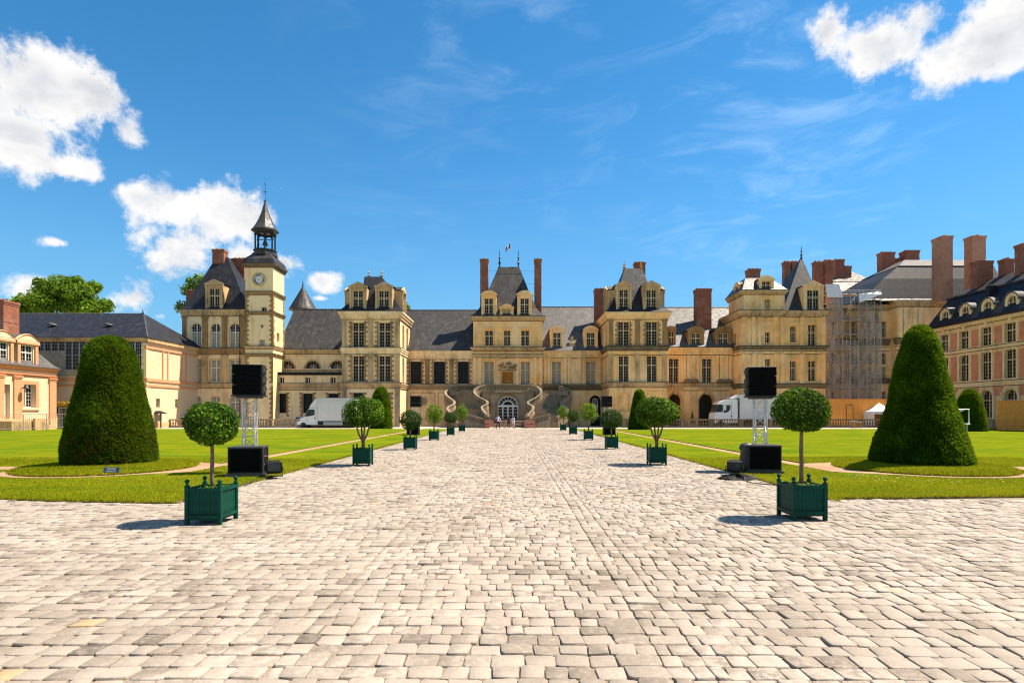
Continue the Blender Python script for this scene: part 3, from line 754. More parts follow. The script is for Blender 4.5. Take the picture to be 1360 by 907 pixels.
TOP_L, TOP_R = (-14.67, 20.7, 1.41), (14.8, 20.7, 1.54)      # the two large clipped yews: centre and radius
def lawn(name, sx, T):
    """one lawn: turf with a real edge, sand path beside the walk, ring path and low mound round the yew"""
    inn = LAWN_L if sx < 0 else LAWN_R
    X = lambda d: inn + sx * d
    near = [(0, 13.05 if sx < 0 else 13.72), (2.5, 13.3 if sx < 0 else 13.9), (5, 13.7 if sx < 0 else 14.1), (60, 14.4 if sx < 0 else 14.6)]
    hz = .055
    px0, px1 = 3.35, 4.15        # sand path, measured from the inner edge
    def strip(a, b, n=1):
        mb.p(*a, *b)
    mb = MB()
    pts = [(X(d), y) for d, y in near]
    def piece(d0, d1):
        yn = lambda d: np.interp(d, [q[0] for q in near], [q[1] for q in near])
        ds = sorted({d0, d1} | {q[0] for q in near if d0 < q[0] < d1})
        for a, b in zip(ds, ds[1:]):
            mb.p((X(a), yn(a), hz), (X(b), yn(b), hz), (X(b), LAWN_F, hz), (X(a), LAWN_F, hz))
            mb.p((X(a), yn(a), -.06), (X(b), yn(b), -.06), (X(b), yn(b), hz), (X(a), yn(a), hz))
        for d in (d0, d1):
            mb.p((X(d), yn(d), -.06), (X(d), LAWN_F, -.06), (X(d), LAWN_F, hz), (X(d), yn(d), hz))
    piece(0, px0); piece(px1, 60)
    ya = float(np.interp(px0, [q[0] for q in near], [q[1] for q in near])); yb = float(np.interp(px1, [q[0] for q in near], [q[1] for q in near])); mb.p((X(px0), ya, hz), (X(px1), yb, hz), (X(px1), 14.31, hz), (X(px0), 14.31, hz)); mb.p((X(px0), ya, -.06), (X(px1), yb, -.06), (X(px1), yb, hz), (X(px0), ya, hz))
    # the strip in front of the yew, where the sand path stops, is turf again
    mb.p((X(px0 - .01), 14.3, hz + .002), (X(px1 + .01), 14.3, hz + .002), (X(px1 + .01), 19.3, hz + .002), (X(px0 - .01), 19.3, hz + .002))
    o = mb.build(name, 'lawn', None, 'structure')
    e = MB()
    for (a, ya), (b, yb) in zip(near, near[1:]): e.box(min(X(a), X(b)), max(X(a), X(b)), 0, .05, 0, .01) if False else e.p((X(a), ya - .035, -.02), (X(b), yb - .035, -.02), (X(b), yb - .006, hz + .004), (X(a), ya - .006, hz + .004))
    e.p((X(-.04), near[0][1], -.02), (X(-.04), LAWN_F, -.02), (X(-.006), LAWN_F, hz + .004), (X(-.006), near[0][1], hz + .004))
    e.build('lawn_edge', 'edge', None, 'structure')
    s = MB(); s.p((X(px0), 19, .012), (X(px1), 19, .012), (X(px1), LAWN_F, .012), (X(px0), LAWN_F, .012)); s.build('sand_path', 'path', None, 'structure')
    # ring path + mound
    cx, cy, r = T; n = 64; R0, R1 = 2.75, 3.08
    ring = MB(); rr = RND
    wob = [1 + .012 * math.sin(5 * 2 * PI * k / n) for k in range(n)]
    ring.loft([[(cx + q * wob[k] * math.cos(2 * PI * k / n), cy + q * wob[k] * math.sin(2 * PI * k / n), .064 + .002) for k in range(n)] for q in (R0 - .05, R1)], False, False)
    ex = cx + sx * 2.9
    ring.p((ex, cy - .5, .0655), (ex + sx * 8, cy - .5, .0655), (ex + sx * 8, cy + .6, .0655), (ex, cy + .6, .0655))
    ring.p((cx - sx * 1.6, cy - 2.6, .0656), (X(px0), cy - 1.2, .0656), (X(px0), cy + 1.6, .0656), (cx - sx * 1.6, cy + 2.6, .0656))
    ring.build('ring_path', 'path', None, 'structure')
    m = MB(); prof = [(R0 * 1.0, .05), (R0 * .995, .13), (R0 * .93, .17), (r + .5, .245), (r - .1, .27), (.3, .3)]
    m.lathe(prof, cx, cy, n, cap=False); m.build('lawn_mound', 'lawn', None, 'structure', smooth=True)
lawn('lawn', -1, TOP_L); lawn('lawn', 1, TOP_R)
def grass():
    """blades: near lawns, rims and mounds"""
    P = []
    def add(n, fx, fy, zf, hmin, hmax):
        x = fx(n); y = fy(n, x); P.append(np.stack([x, y, zf(x, y), NP.uniform(hmin, hmax, n)], 1))
    for sx, inn, T in ((-1, LAWN_L, TOP_L), (1, LAWN_R, TOP_R)):
        ny = lambda x: np.interp(np.abs(x - inn), [0, 2.5, 5, 60], [13.05, 13.3, 13.7, 14.4] if sx < 0 else [13.72, 13.9, 14.1, 14.6])
        cx, cy, r = T
        n = 150000
        d = NP.uniform(0, 15, n); x = inn + sx * d; y = ny(x) + NP.random(n) ** 1.4 * 12
        on = ~((d > 3.3) & (d < 4.2) & (y > 19.3)) & ~((np.hypot(x - cx, y - cy) < 3.16)) & ~((sx * (x - cx) > 2.6) & (np.abs(y - cy - .05) < .6))
        on &= ~((d > 3.2) & (d < 4.7) & (np.abs(y - cy) < 2.3))
        P.append(np.stack([x, y, np.full(n, .05), NP.uniform(.018, .05, n)], 1)[on])
        m = 9000; d = NP.uniform(0, 15, m); x = inn + sx * d; P.append(np.stack([x, ny(x) + NP.normal(.01, .03, m), np.full(m, .03), NP.uniform(.03, .085, m)], 1))   # shaggy rim
        m = 9000; y = NP.uniform(13.3, 40, m); P.append(np.stack([inn + sx * NP.normal(.01, .03, m), y, np.full(m, .03), NP.uniform(.03, .075, m)], 1))
        m = 6000; a = NP.uniform(0, 2 * PI, m); q = 2.76 + NP.normal(0, .03, m); P.append(np.stack([cx + q * np.cos(a), cy + q * np.sin(a), np.full(m, .1), NP.uniform(.04, .1, m)], 1))
        m = 26000; a = NP.uniform(0, 2 * PI, m); q = np.sqrt(NP.uniform(1.3 ** 2, 2.7 ** 2, m)); P.append(np.stack([cx + q * np.cos(a), cy + q * np.sin(a), .27 - (q - 1.5).clip(0) * .085, NP.uniform(.03, .07, m)], 1))
    P = np.concatenate(P); n = len(P); a = NP.uniform(0, 2 * PI, n); w = .005 + P[:, 1] * .00035; h = P[:, 3]
    le = NP.normal(0, .35, (n, 2)) * h[:, None]
    b0 = np.stack([P[:, 0] - w * np.cos(a), P[:, 1] - w * np.sin(a), P[:, 2]], 1); b1 = np.stack([P[:, 0] + w * np.cos(a), P[:, 1] + w * np.sin(a), P[:, 2]], 1)
    t = np.stack([P[:, 0] + le[:, 0], P[:, 1] + le[:, 1], P[:, 2] + h], 1)
    V = np.stack([b0, b1, t], 1).reshape(-1, 3)
    tn = np.clip(.5 + .35 * vnoise(P[:, :3] * np.array([1, 1, 0]), 3) + NP.normal(0, .18, n), 0, 1)
    o = link_obj('grass', np_mesh('grass', V, np.arange(n * 3).reshape(-1, 3), 'grassblade', np.repeat(tn, 3)), None, 'stuff')
    # daisies in the lawn on the brick-wing side
    mb = MB()
    for k in range(46):
        x, y = (RND.uniform(10.5, 15.5), RND.uniform(16.2, 18.4)); zz = .1; mb.p(*[(x + .022 * math.cos(q), y + .022 * math.sin(q), zz) for q in (0, 1.05, 2.1, 3.14, 4.2, 5.2)])
    mb.build('daisies', 'canvas', None, 'stuff')
grass()
def weeds():
    """little tufts in the joints"""
    P = []
    for k in range(240):
        y = RND.uniform(4.6, 13); x = RND.uniform(-y * .9, y * .9)
        if RND.random() < .5: x = RND.choice((-2.0, -7.0, 1.25)) + RND.gauss(0, .02)
        y = round(y / .245) * .245
        for j in range(RND.randint(4, 12)): P.append((x + RND.gauss(0, .05), y + RND.gauss(0, .01), RND.uniform(.008, .028)))
    V = []; t = []
    for x, y, h in P:
        a = RND.uniform(0, 6.28); w = .003
        V += [(x - w * math.cos(a), y - w * math.sin(a), -.015), (x + w * math.cos(a), y + w * math.sin(a), -.015), (x + RND.gauss(0, .012), y + RND.gauss(0, .012), h)]; t += [RND.uniform(.1, .8)] * 3
    link_obj('weeds', np_mesh('weeds', V, np.arange(len(V)).reshape(-1, 3), 'grassblade', t), None, 'stuff')
weeds()
# ------------------------------------------------------------------ the palace, block by block (picture columns/rows turned into metres at each block's own depth)
BASE = -.4
def corner_pavilion():
    b = Block('corner_pavilion', 'tall stone pavilion with steep slate roof and arched windows, joined to the clock tower', 'pavilion', 86, 286)
    x, z = b.x, b.z
    for a, c in ((253, 267), (279.3, 292.7), (304.5, 318)):
        b.w(a, c, 429, 462, 'shut arch white'); b.w(a, c, 477.5, 507.5, 'shut white'); b.w(a + .5, c - .5, 526, 548, 'shut seg white')
    b.shell(x(242.5), x(328.5), 11, BASE, z(413), 'cream')
    for a, c in ((242.7, 248), (269.5, 276.5), (295, 302), (320.5, 328.3)):
        b.pilaster(x(a), x(c), z(463), z(420)); b.pilaster(x(a), x(c), z(509), z(471.5), 'trim'); 
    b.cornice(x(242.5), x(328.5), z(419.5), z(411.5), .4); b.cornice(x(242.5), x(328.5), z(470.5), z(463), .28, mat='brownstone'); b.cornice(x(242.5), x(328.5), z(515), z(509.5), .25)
    for a, c in ((253, 267), (279.3, 292.7), (304.5, 318)):
        b.surround(x(a), x(c), z(507.5), z(477.5), .14, .05, 'trim', hood=False)
    u0, u1 = x(242.5), x(328.5)
    b.roof([(u0 - .35, u1 + .3, -.35, 11.3, z(411.5)), (u0 + .1, u1 - .1, .1, 10.9, z(411.5) + .5), (x(290, 91.5), x(304, 91.5), 5, 6, wz(342.5, 91.5))], 'bluesl')
    b.dormer(x(273.5), x(296.5), z(411.5), z(371), -.1, 4, 'tri', 'cross', 'trim')
    b.chimney(x(285, 91), x(300, 91), 4.3, 5.6, wz(372, 91), wz(332.5, 91))
    b.chimney(x(249.5, 91), x(260.5, 91), 4.5, 5.7, wz(412, 91), wz(386.5, 91))
    b.chimney(x(310, 93), x(326, 93), 6.5, 7.7, wz(385, 93), wz(344, 93), pots=3)
    mb = MB(); mb.tube((x(319.3), -.2, BASE), (x(319.3), -.2, z(413)), .07, 6); mb.build('downpipe', 'darkmet', b.root)
def clock_tower():
    b = Block('clock_tower', 'square plaster clock tower with a lead cupola and spire on top', 'tower', 84, 344.2)
    x, z = b.x, b.z; u0, u1 = x(325.8), x(362.6); dp = u1 - u0
    b.w(347, 354, 408, 417, 'cross', sill=False); b.w(346.3, 349.7, 431, 435.5, 'cross'); b.w(344.4, 351.6, 451, 462.5, 'shut white')
    b.win(1.3, 2.3, z(452), z(440), 'cross', side='R', U=u1)
    b.shell(u0, u1, dp, BASE, z(353), 'pale')
    b.cornice(u0, u1, z(355), z(350.2), .4, dp + .4, 'darkstone_and_shade'); b.cornice(u0, u1, z(391.5), z(387.5), .22, dp + .22, 'brownstone')
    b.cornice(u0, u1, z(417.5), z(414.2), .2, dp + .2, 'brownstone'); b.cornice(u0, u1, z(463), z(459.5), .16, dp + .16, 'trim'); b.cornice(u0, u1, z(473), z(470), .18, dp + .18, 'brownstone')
    sp = []
    for zz in ((z(387), z(392)), ):
        pass
    for za, zb in ((z(459), z(418.5)), (z(414), z(392)), (z(509), z(474)), (z(556), z(512))): sp += [(u1, -1, za, zb), (u0, 1, za, zb)]
    b.teeth(sp, 'brownstone', .3, .52)
    mb = MB()
    for za, zb in ((z(459), z(418.5)), (z(414), z(392))):
        n = 8; h = (zb - za) / n
        for k in range(n):
            L = .3 if k % 2 else .5
            mb.box(u1 - .02, u1 + .05, .002, L, za + k * h + .012, za + (k + 1) * h - .012); mb.box(u1 - .02, u1 + .05, dp - L, dp - .002, za + k * h + .012, za + (k + 1) * h - .012)
    mb.build('quoins', 'brownstone', b.root, 'stuff')
    # clock: gilt ring, enamel dial, blue Roman numerals, hands
    cz = z(371.3); cu = x(344.2); R = .86
    c = MB(); c.mi = 0
    n = 40
    c.loft([[(cu + r * math.cos(2 * PI * k / n), y, cz + r * math.sin(2 * PI * k / n)) for k in range(n)] for r, y in ((R + .14, .02), (R + .14, -.1), (R + .02, -.14), (R - .03, -.06), (R - .03, .01))], False, False)
    ck = c.build('clock', 'gold', b.root)
    d = MB(); d.p(*[(cu + (R - .02) * math.cos(2 * PI * k / n), -.03, cz + (R - .02) * math.sin(2 * PI * k / n)) for k in range(n)]); d.build('dial', 'dialwhite', ck)
    rg = MB()
    for r0, r1 in ((.30, .34),): rg.loft([[(cu + r * math.cos(2 * PI * k / n), y, cz + r * math.sin(2 * PI * k / n)) for k in range(n)] for r, y in ((r0, -.03), (r0, -.05), (r1, -.05), (r1, -.03))], False, False)
    rg.build('ring', 'gold', ck)
    for i, s in enumerate(('XII', 'I', 'II', 'III', 'IIII', 'V', 'VI', 'VII', 'VIII', 'IX', 'X', 'XI')):
        a = PI / 2 - i * PI / 6
        text_obj('numeral', s, .36, 'dialblue', ck, (cu + .62 * math.cos(a), -.06, cz + .62 * math.sin(a)), (PI / 2, -(a - PI / 2), 0), .008, .012)
    for nm, L, t, a in (('hour_hand', .42, .06, PI / 2 - 2 * PI * 1.68 / 12), ('minute_hand', .66, .04, PI / 2 - 2 * PI * 41 / 60)):
        h = MB(); ca, sa = math.cos(a), math.sin(a)
        h.loft([[(cu - .15 * ca - t * sa, y, cz - .15 * sa + t * ca), (cu - .15 * ca + t * sa, y, cz - .15 * sa - t * ca), (cu + L * ca, y, cz + L * sa)] for y in (-.085, -.07)])
        h.build(nm, 'gold', ck)
    # cupola
    uc, dc, D = x(351, 86), dp / 2, 86
    uc = (u0 + u1) / 2; zz = lambda py: wz(py, D)
    mb = MB()
    mb.rects([(u0 - .3, u1 + .3, -.3, dp + .3, z(350.2)), (u0 - .1, u1 + .1, -.1, dp + .1, zz(348)), (u0 + .5, u1 - .5, .5, dp - .5, zz(342.5)), (u0 + .75, u1 - .75, .75, dp - .75, zz(339))])
    mb.lathe([(1.75, zz(341)), (1.75, zz(337.5)), (1.6, zz(337)), (1.55, zz(334.5)), (1.7, zz(334)), (1.7, zz(333))], uc, dc, 8, PI / 8)
    mb.build('cupola_base', 'lead', b.root)
    for k in range(8):
        a = PI / 8 + k * PI / 4; cmb = MB()
        cmb.lathe([(.2, zz(333.2)), (.2, zz(332)), (.13, zz(331.5)), (.12, zz(314)), (.2, zz(313)), (.2, zz(311.5))], uc + 1.38 * math.cos(a), dc + 1.38 * math.sin(a), 6)
        cmb.build('column', 'darkmet', b.root)
    ar = MB()
    for k in range(8):      # little arched heads between the columns
        a0, a1 = PI / 8 + k * PI / 4, PI / 8 + (k + 1) * PI / 4
        p0 = Vector((uc + 1.38 * math.cos(a0), dc + 1.38 * math.sin(a0), 0)); p1 = Vector((uc + 1.38 * math.cos(a1), dc + 1.38 * math.sin(a1), 0))
        for i in range(6):
            t0, t1 = i / 6, (i + 1) / 6; q0, q1 = p0.lerp(p1, t0), p0.lerp(p1, t1)
            g = lambda t: zz(315) + (zz(311.8) - zz(315)) * math.sin(PI * t) ** .6
            ar.loft([[(q0.x, q0.y, g(t0)), (q1.x, q1.y, g(t1)), (q1.x, q1.y, zz(309.9)), (q0.x, q0.y, zz(309.9))],
                     [(q0.x * .93 + uc * .07, q0.y * .93 + dc * .07, g(t0)), (q1.x * .93 + uc * .07, q1.y * .93 + dc * .07, g(t1)), (q1.x * .93 + uc * .07, q1.y * .93 + dc * .07, zz(309.9)), (q0.x * .93 + uc * .07, q0.y * .93 + dc * .07, zz(309.9))]])
    ar.build('arcade_head', 'darkmet', b.root)
    mb = MB(); mb.lathe([(1.5, zz(310.5)), (1.62, zz(309.3)), (1.95, zz(308.3)), (1.98, zz(306.5)), (1.75, zz(304.5)), (1.35, zz(299)), (.95, zz(292)), (.6, zz(284)), (.36, zz(276.5)), (.2, zz(270.5)), (.17, zz(269))], uc, dc, 8, PI / 8)
    mb.build('spire', 'lead', b.root)
    bl = MB(); bl.lathe([(.42, zz(326)), (.36, zz(325)), (.25, zz(321)), (.16, zz(319.5)), (.05, zz(318.5))], uc, dc, 12); bl.tube((uc - 1.3, dc, zz(318.3)), (uc + 1.3, dc, zz(318.3)), .06); bl.build('bell', 'darkmet', b.root)
    f = MB(); f.tube((uc, dc, zz(269.5)), (uc, dc, zz(241)), .05, 6, .025); f.lathe([(.05, zz(268.6)), (.2, zz(267)), (.05, zz(265.4))], uc, dc, 8); f.tube((uc - .3, dc, zz(255)), (uc + .3, dc, zz(255)), .035)
    f.lathe([(.03, zz(246)), (.12, zz(244.5)), (.03, zz(243))], uc, dc, 6); f.build('finial', 'iron', b.root)
def pointed_turret():
    b = Block('stair_turret', 'round turret with a pointed conical slate roof, seen past the clock tower', 'turret', 97, 396)
    r = (413 - 379) / 2 * 97 / F_PX; mb = MB()
    mb.lathe([(r - .5, 0), (r - .5, b.z(408))], 0, r, 20); mb.build('wall', 'brownstone', b.root, smooth=False)
    mb = MB(); mb.lathe([(r + .2, b.z(409)), (r, b.z(406)), (r * .52, b.z(391.5)), (.12, b.z(377)), (.08, b.z(373))], 0, r, 20); mb.build('roof', 'slate', b.root)
    b.finial(0, r, b.z(374), b.z(367), r=.05)
def gallery_wing():
    b = Block('gallery_wing', 'low stone gallery with three half-round lunette windows between clock tower and pavilion', 'wing', 86, 410)
    x, z = b.x, b.z; u0, u1 = x(362.7), x(460)
    for a in (370.5, 405, 438.6): b.w(a, a + 7, 501, 508.5, 'cross white')
    for i, a in enumerate((367, 402, 436)): b.w(a, a + 13.2, 522.5, 548.5, 'dark')
    b.wall(u0, u1, BASE, z(498), 'cream')
    for a in (381.6, 415, 447.5): b.w(a - 9.5, a + 9.5, 479, 489.8, 'fan', d=2.0)
    b.wall(u0, u1, z(498), z(464, 88), 'cream', d=2.0, name='upper_wall')
    b.cornice(u0, u1, z(498.3), z(494.3), .45, 2.3, 'bluesl', sides=False, name='terrace_roof')
    b.cornice(u0, u1, z(514.5), z(509.5), .2, sides=False); b.cornice(u0, u1, z(518.5), z(516.8), .08, sides=False, mat='brownstone')
    b.cornice(u0, u1, z(493.2, 88), z(491, 88), .12, d=2.0, sides=False); b.cornice(u0, u1, z(470, 88), z(464.5, 88), .3, d=2.0, sides=False)
    sp = []
    for a in (367, 402, 436): sp += [(x(a) - .01, -1, z(553), z(521)), (x(a + 13.2) + .01, 1, z(553), z(521))]
    b.teeth(sp, 'brownstone', .22, .42)
    for a in (381.6, 415, 447.5):
        mb = MB(); mb.path([(x(a, 88) + 1.25 * math.cos(PI * k / 12), 1.97, wz(489.8, 88) + 1.27 * 1.02 * math.sin(PI * k / 12)) for k in range(13)], .11, 4); mb.build('arch_moulding', 'trim', b.root)
    zr = wz(411.8, 94.5)
    b.roof([(u0, u1 + 8, 1.6, 15, z(464, 88)), (u0, u1 + 8, 8.4, 8.6, zr)], 'slate')
    mb = MB()
    for k in range(11):
        t = k / 10; xx = u0 + (u1 - u0) * t
        mb.tube((xx, 1.65, z(464, 88) + .12), (xx, 8.4, zr + .05), .06, 4)
    mb.tube((u0, 8.5, zr + .06), (u1 + 8, 8.5, zr + .06), .14, 6); mb.build('roof_ribs', 'lead', b.root)
    # door steps with a rail beside the tower foot
    mb = MB()
    for k in range(4): mb.box(x(351) + .2 * k, x(361) - .006 * k, -1.1 + .25 * k, -.01, .002 * k, .18 * (k + 1))
    mb.build('doorstep', 'trim', b.root)
def pav(name, label, D, xa, xb, cols, rows, ztop, roofpx, dorm, finx, side, mat, tone, frame='cross', chim=None):
    pass
def west_pavilion():
    b = Block('toothed_pavilion', 'three-storey pavilion with toothed stone window surrounds and two finials, beside the gallery', 'pavilion', 82, 493)
    x, z = b.x, b.z; u0, u1 = x(454.3), x(531.5); dp = 8
    for a in (468, 503):
        b.w(a, a + 15, 428, 461, 'cross'); b.w(a, a + 15, 472.3, 507, 'cross'); b.w(a + .8, a + 14, 521.5, 547, 'dark')
    for s0 in (1.6, 4.7):
        b.win(s0, s0 + 1.5, z(461), z(429), 'cross', side='R', U=u1); b.win(s0, s0 + 1.5, z(507), z(473), 'cross', side='R', U=u1)
    b.shell(u0, u1, dp, BASE, z(418), 'cream')
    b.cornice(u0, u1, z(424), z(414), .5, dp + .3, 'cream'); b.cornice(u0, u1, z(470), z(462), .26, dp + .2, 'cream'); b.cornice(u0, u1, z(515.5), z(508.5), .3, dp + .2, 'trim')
    sp = []
    for a in (468, 503):
        for ya, yb in ((461, 427), (507, 471.5)): sp += [(x(a) - .01, -1, z(ya), z(yb)), (x(a + 15) + .01, 1, z(ya), z(yb))]
        sp += [(x(a + .8) - .01, -1, z(556), z(521)), (x(a + 14) + .01, 1, z(556), z(521))]
    b.teeth(sp, 'brownstone', .28, .52)
    for a, c in ((454.5, 460), (489.5, 495.5), (525, 531.3)):
        b.pilaster(x(a), x(c), z(461.5), z(424.5), 'trim'); b.pilaster(x(a), x(c), z(508), z(470.5), 'trim')
        if a != 489.5: b.pilaster(x(a), x(c), BASE, z(516), 'greystone')
    mb = MB(); mb.tube((u1 + .15, dp - .6, 0), (u1 + .15, dp - .6, z(420)), .07); mb.build('downpipe', 'lead', b.root)
    ze = z(414)
    b.roof([(u0 - .45, u1 + .45, -.45, dp + .6, ze), (u0 + .1, u1 - .1, .1, dp - .1, ze + .6), (x(478), x(515), 1.3, dp - 1.4, wz(390, 84)), (x(484.5, 85.5), x(507.5, 85.5), 3.3, dp - 3.3, wz(368, 85.5))], 'bluesl')
    b.dormer(x(464), x(486.8), ze - .1, z(374), .05, 3.2, 'tri', 'cross', 'trim'); b.dormer(x(498.3), x(521), ze - .1, z(374), .05, 3.2, 'tri', 'cross', 'trim')
    b.dormer(1.6, 4.2, ze - .1, z(376), 0, 2.6, 'tri', 'cross', 'trim', side='R', U=u1 - .05); b.dormer(1.6, 4.2, ze - .1, z(376), 0, 2.6, 'tri', 'cross', 'trim', side='L', U=u0 + .05)
    for px in (489, 506): b.finial(x(px, 85.5), 4, wz(369, 85.5), wz(356, 85.5), 'aluminium', .14)
def left_wing():
    b = Block('stair_wing', 'stone wing with three tall dark leaded windows and grey slate roof above the horseshoe stair', 'wing', 88, 584)
    x, z = b.x, b.z; u0, u1 = x(522), x(630)
    ws = ((545, 559.5), (576, 591), (608, 622.5))
    for a, c in ws: b.w(a, c, 480, 510, 'dark')
    b.wall(u0, u1, BASE, z(466), 'cream')
    sp = []
    for a, c in ws: sp += [(x(a) - .01, -1, z(512), z(478)), (x(c) + .01, 1, z(512), z(478))]
    b.teeth(sp, 'brownstone', .22, .46)
    for a, c in ((565, 570.5), (597, 602.5)): b.pilaster(x(a), x(c), z(511), z(477), 'brownstone', pr=.2)
    b.cornice(u0, u1, z(477), z(466), .4, mat='cream', sides=False); b.cornice(u0, u1, z(517.5), z(511), .9, mat='greystone', sides=False, name='ledge')
    for a, c in ((545, 556), (558, 578), (581, 601)): # sunk panels of the basement wall
        mb = MB()
        for (p, q, r, s_) in ((a, c, 521, 522), (a, c, 556, 557), (a, a + 1, 522.2, 555.8), (c - 1, c, 522.2, 555.8)): mb.box(x(p), x(q), -.07, .02, z(s_), z(r))
        mb.build('wall_panel', 'trim', b.root)
    mb = MB(); n = 20
    mb.loft([[(x(562) + r * math.cos(2 * PI * k / n), y, z(533) + r * math.sin(2 * PI * k / n)) for k in range(n)] for r, y in ((.62, .02), (.62, -.12), (.4, -.16), (.34, -.05))], False, True); mb.build('medallion', 'greystone', b.root)
    zr = wz(412.6, 95)
    b.roof([(u0, u1, -.5, 14, z(466)), (u0, u1, 6.9, 7.1, zr)], 'slate')
    mb = MB(); mb.tube((u0, 7, zr + .04), (u1, 7, zr + .04), .13); mb.build('ridge', 'lead', b.root)
def central_pavilion():
    b = Block('central_pavilion', 'central ochre stone pavilion with tall tapering slate roof between two thin brick chimneys', 'pavilion', 87.4, 674.5)
    x, z = b.x, b.z; u0, u1 = x(628.5), x(720.5); dp = 9
    for a, c in ((644, 655), (669, 678), (692, 703)): b.w(a, c, 438.6, 459.3, 'cross')
    for a, c in ((643.2, 655.8), (691.6, 704)): b.w(a, c, 480, 510.5, 'shut')
    b.open.append((x(666.8), x(681.2), z(509.5), z(494), 0, 0.0, 'F', 0))
    b.shell(u0, u1, dp, BASE, z(423), 'ochre')
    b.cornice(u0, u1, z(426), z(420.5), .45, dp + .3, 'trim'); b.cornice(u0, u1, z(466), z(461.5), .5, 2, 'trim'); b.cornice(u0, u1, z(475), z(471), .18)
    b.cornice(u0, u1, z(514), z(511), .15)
    for a, c in ((644, 655), (669, 678), (692, 703)): b.surround(x(a), x(c), z(459.3), z(438.6), .13, .05, 'ochre')
    for a, c in ((643.2, 655.8), (691.6, 704)): b.surround(x(a), x(c), z(510.5), z(480), .18, .07, 'ochre')
    for a, c in ((629, 632), (636, 639), (660, 663), (685.5, 688.5), (709, 712), (716.5, 719.5)): b.pilaster(x(a), x(c), z(510.8), z(475.5), 'ochre', pr=.2)
    d = MB()
    for k in (0, 1):
        p = x(666.9) + (x(681.1) - x(666.9)) * .5 * k; q = p + (x(681.1) - x(666.9)) * .5 - .01
        d.box(p, q, .2, .28, z(509.5), z(494.1))
        for j in range(3):
            h = (z(494.1) - z(509.5)); d.box(p + .12, q - .12, .17, .2, z(509.5) + h * (.06 + j * .32), z(509.5) + h * (.30 + j * .32))
    d.build('door', 'wood', b.root)
    b.surround(x(666.8), x(681.2), z(509.5), z(494), .22, .12, 'trim', sill=False)
    crest(b, x(674), z(490.5), x(686.5) - x(662), z(479.5) - z(490.5), -.15, 'brownstone')
    ze = z(420.5)
    b.roof([(u0 - .45, u1 + .45, -.45, dp + .6, ze), (u0 + .1, u1 - .1, .1, dp - .1, ze + .45), (x(636), x(713), .9, dp - .9, z(408)), (x(646, 89), x(704.5, 89), 2.0, dp - 2, wz(391, 89)), (x(662, 92), x(689.5, 92), 4.2, dp - 4.2, wz(355.5, 92))], 'slate')
    b.dormer(x(639.5), x(659), ze, z(386.5), -.05, 3, 'arch', 'cross', 'ochre'); b.dormer(x(687), x(706.5), ze, z(386.5), -.05, 3, 'arch', 'cross', 'ochre')
    b.dormer(x(664), x(682), ze, z(404.5), -.05, 2.2, 'arch', 'shut', 'ochre')
    b.chimney(x(638, 91), x(648.5, 91), 3, 4.4, z(424), wz(345, 91), pots=1); b.chimney(x(709.8, 91), x(718.8, 91), 3, 4.4, z(424), wz(345, 91), pots=1)
    for px in (663.5, 688.5): b.finial(x(px, 92), 4.5, wz(356, 92), wz(333, 92), 'iron', .1)
    mb = MB()
    for py in (377, 392, 360): mb.tube((x(647, 91), 3.7, wz(py, 91)), (x(711, 91), 3.7, wz(py, 91)), .018, 4)
    mb.build('tie_rod', 'iron', b.root)
    mb = MB(); mb.tube((x(677.8, 92), 4.6, wz(358, 92)), (x(677.8, 92), 4.6, wz(321, 92)), .05, 6, .03); mb.build('flagpole', 'aluminium', b.root)
    X0, Y0 = b.xc + x(677.8, 92), 92.0
    f = thing('flag', 'blue white red flag hanging from the flagpole on the central roof', 'flag', (X0, Y0, wz(334, 92)))
    for i, m in enumerate(('flagblue', 'flagwhite', 'flagred')):
        r = []
        for k in range(5):
            t = (i + k / 4) / 3
            xx = -t * .75; yy = .12 * math.sin(t * 7); top = 1.35 - t * .75; r.append([(xx, yy, top), (xx, yy + .02, top), (xx - .05, yy + .02, top - .75), (xx - .05, yy, top - .75)])
        mb = MB(); mb.loft(r); mb.build('stripe', m, f)
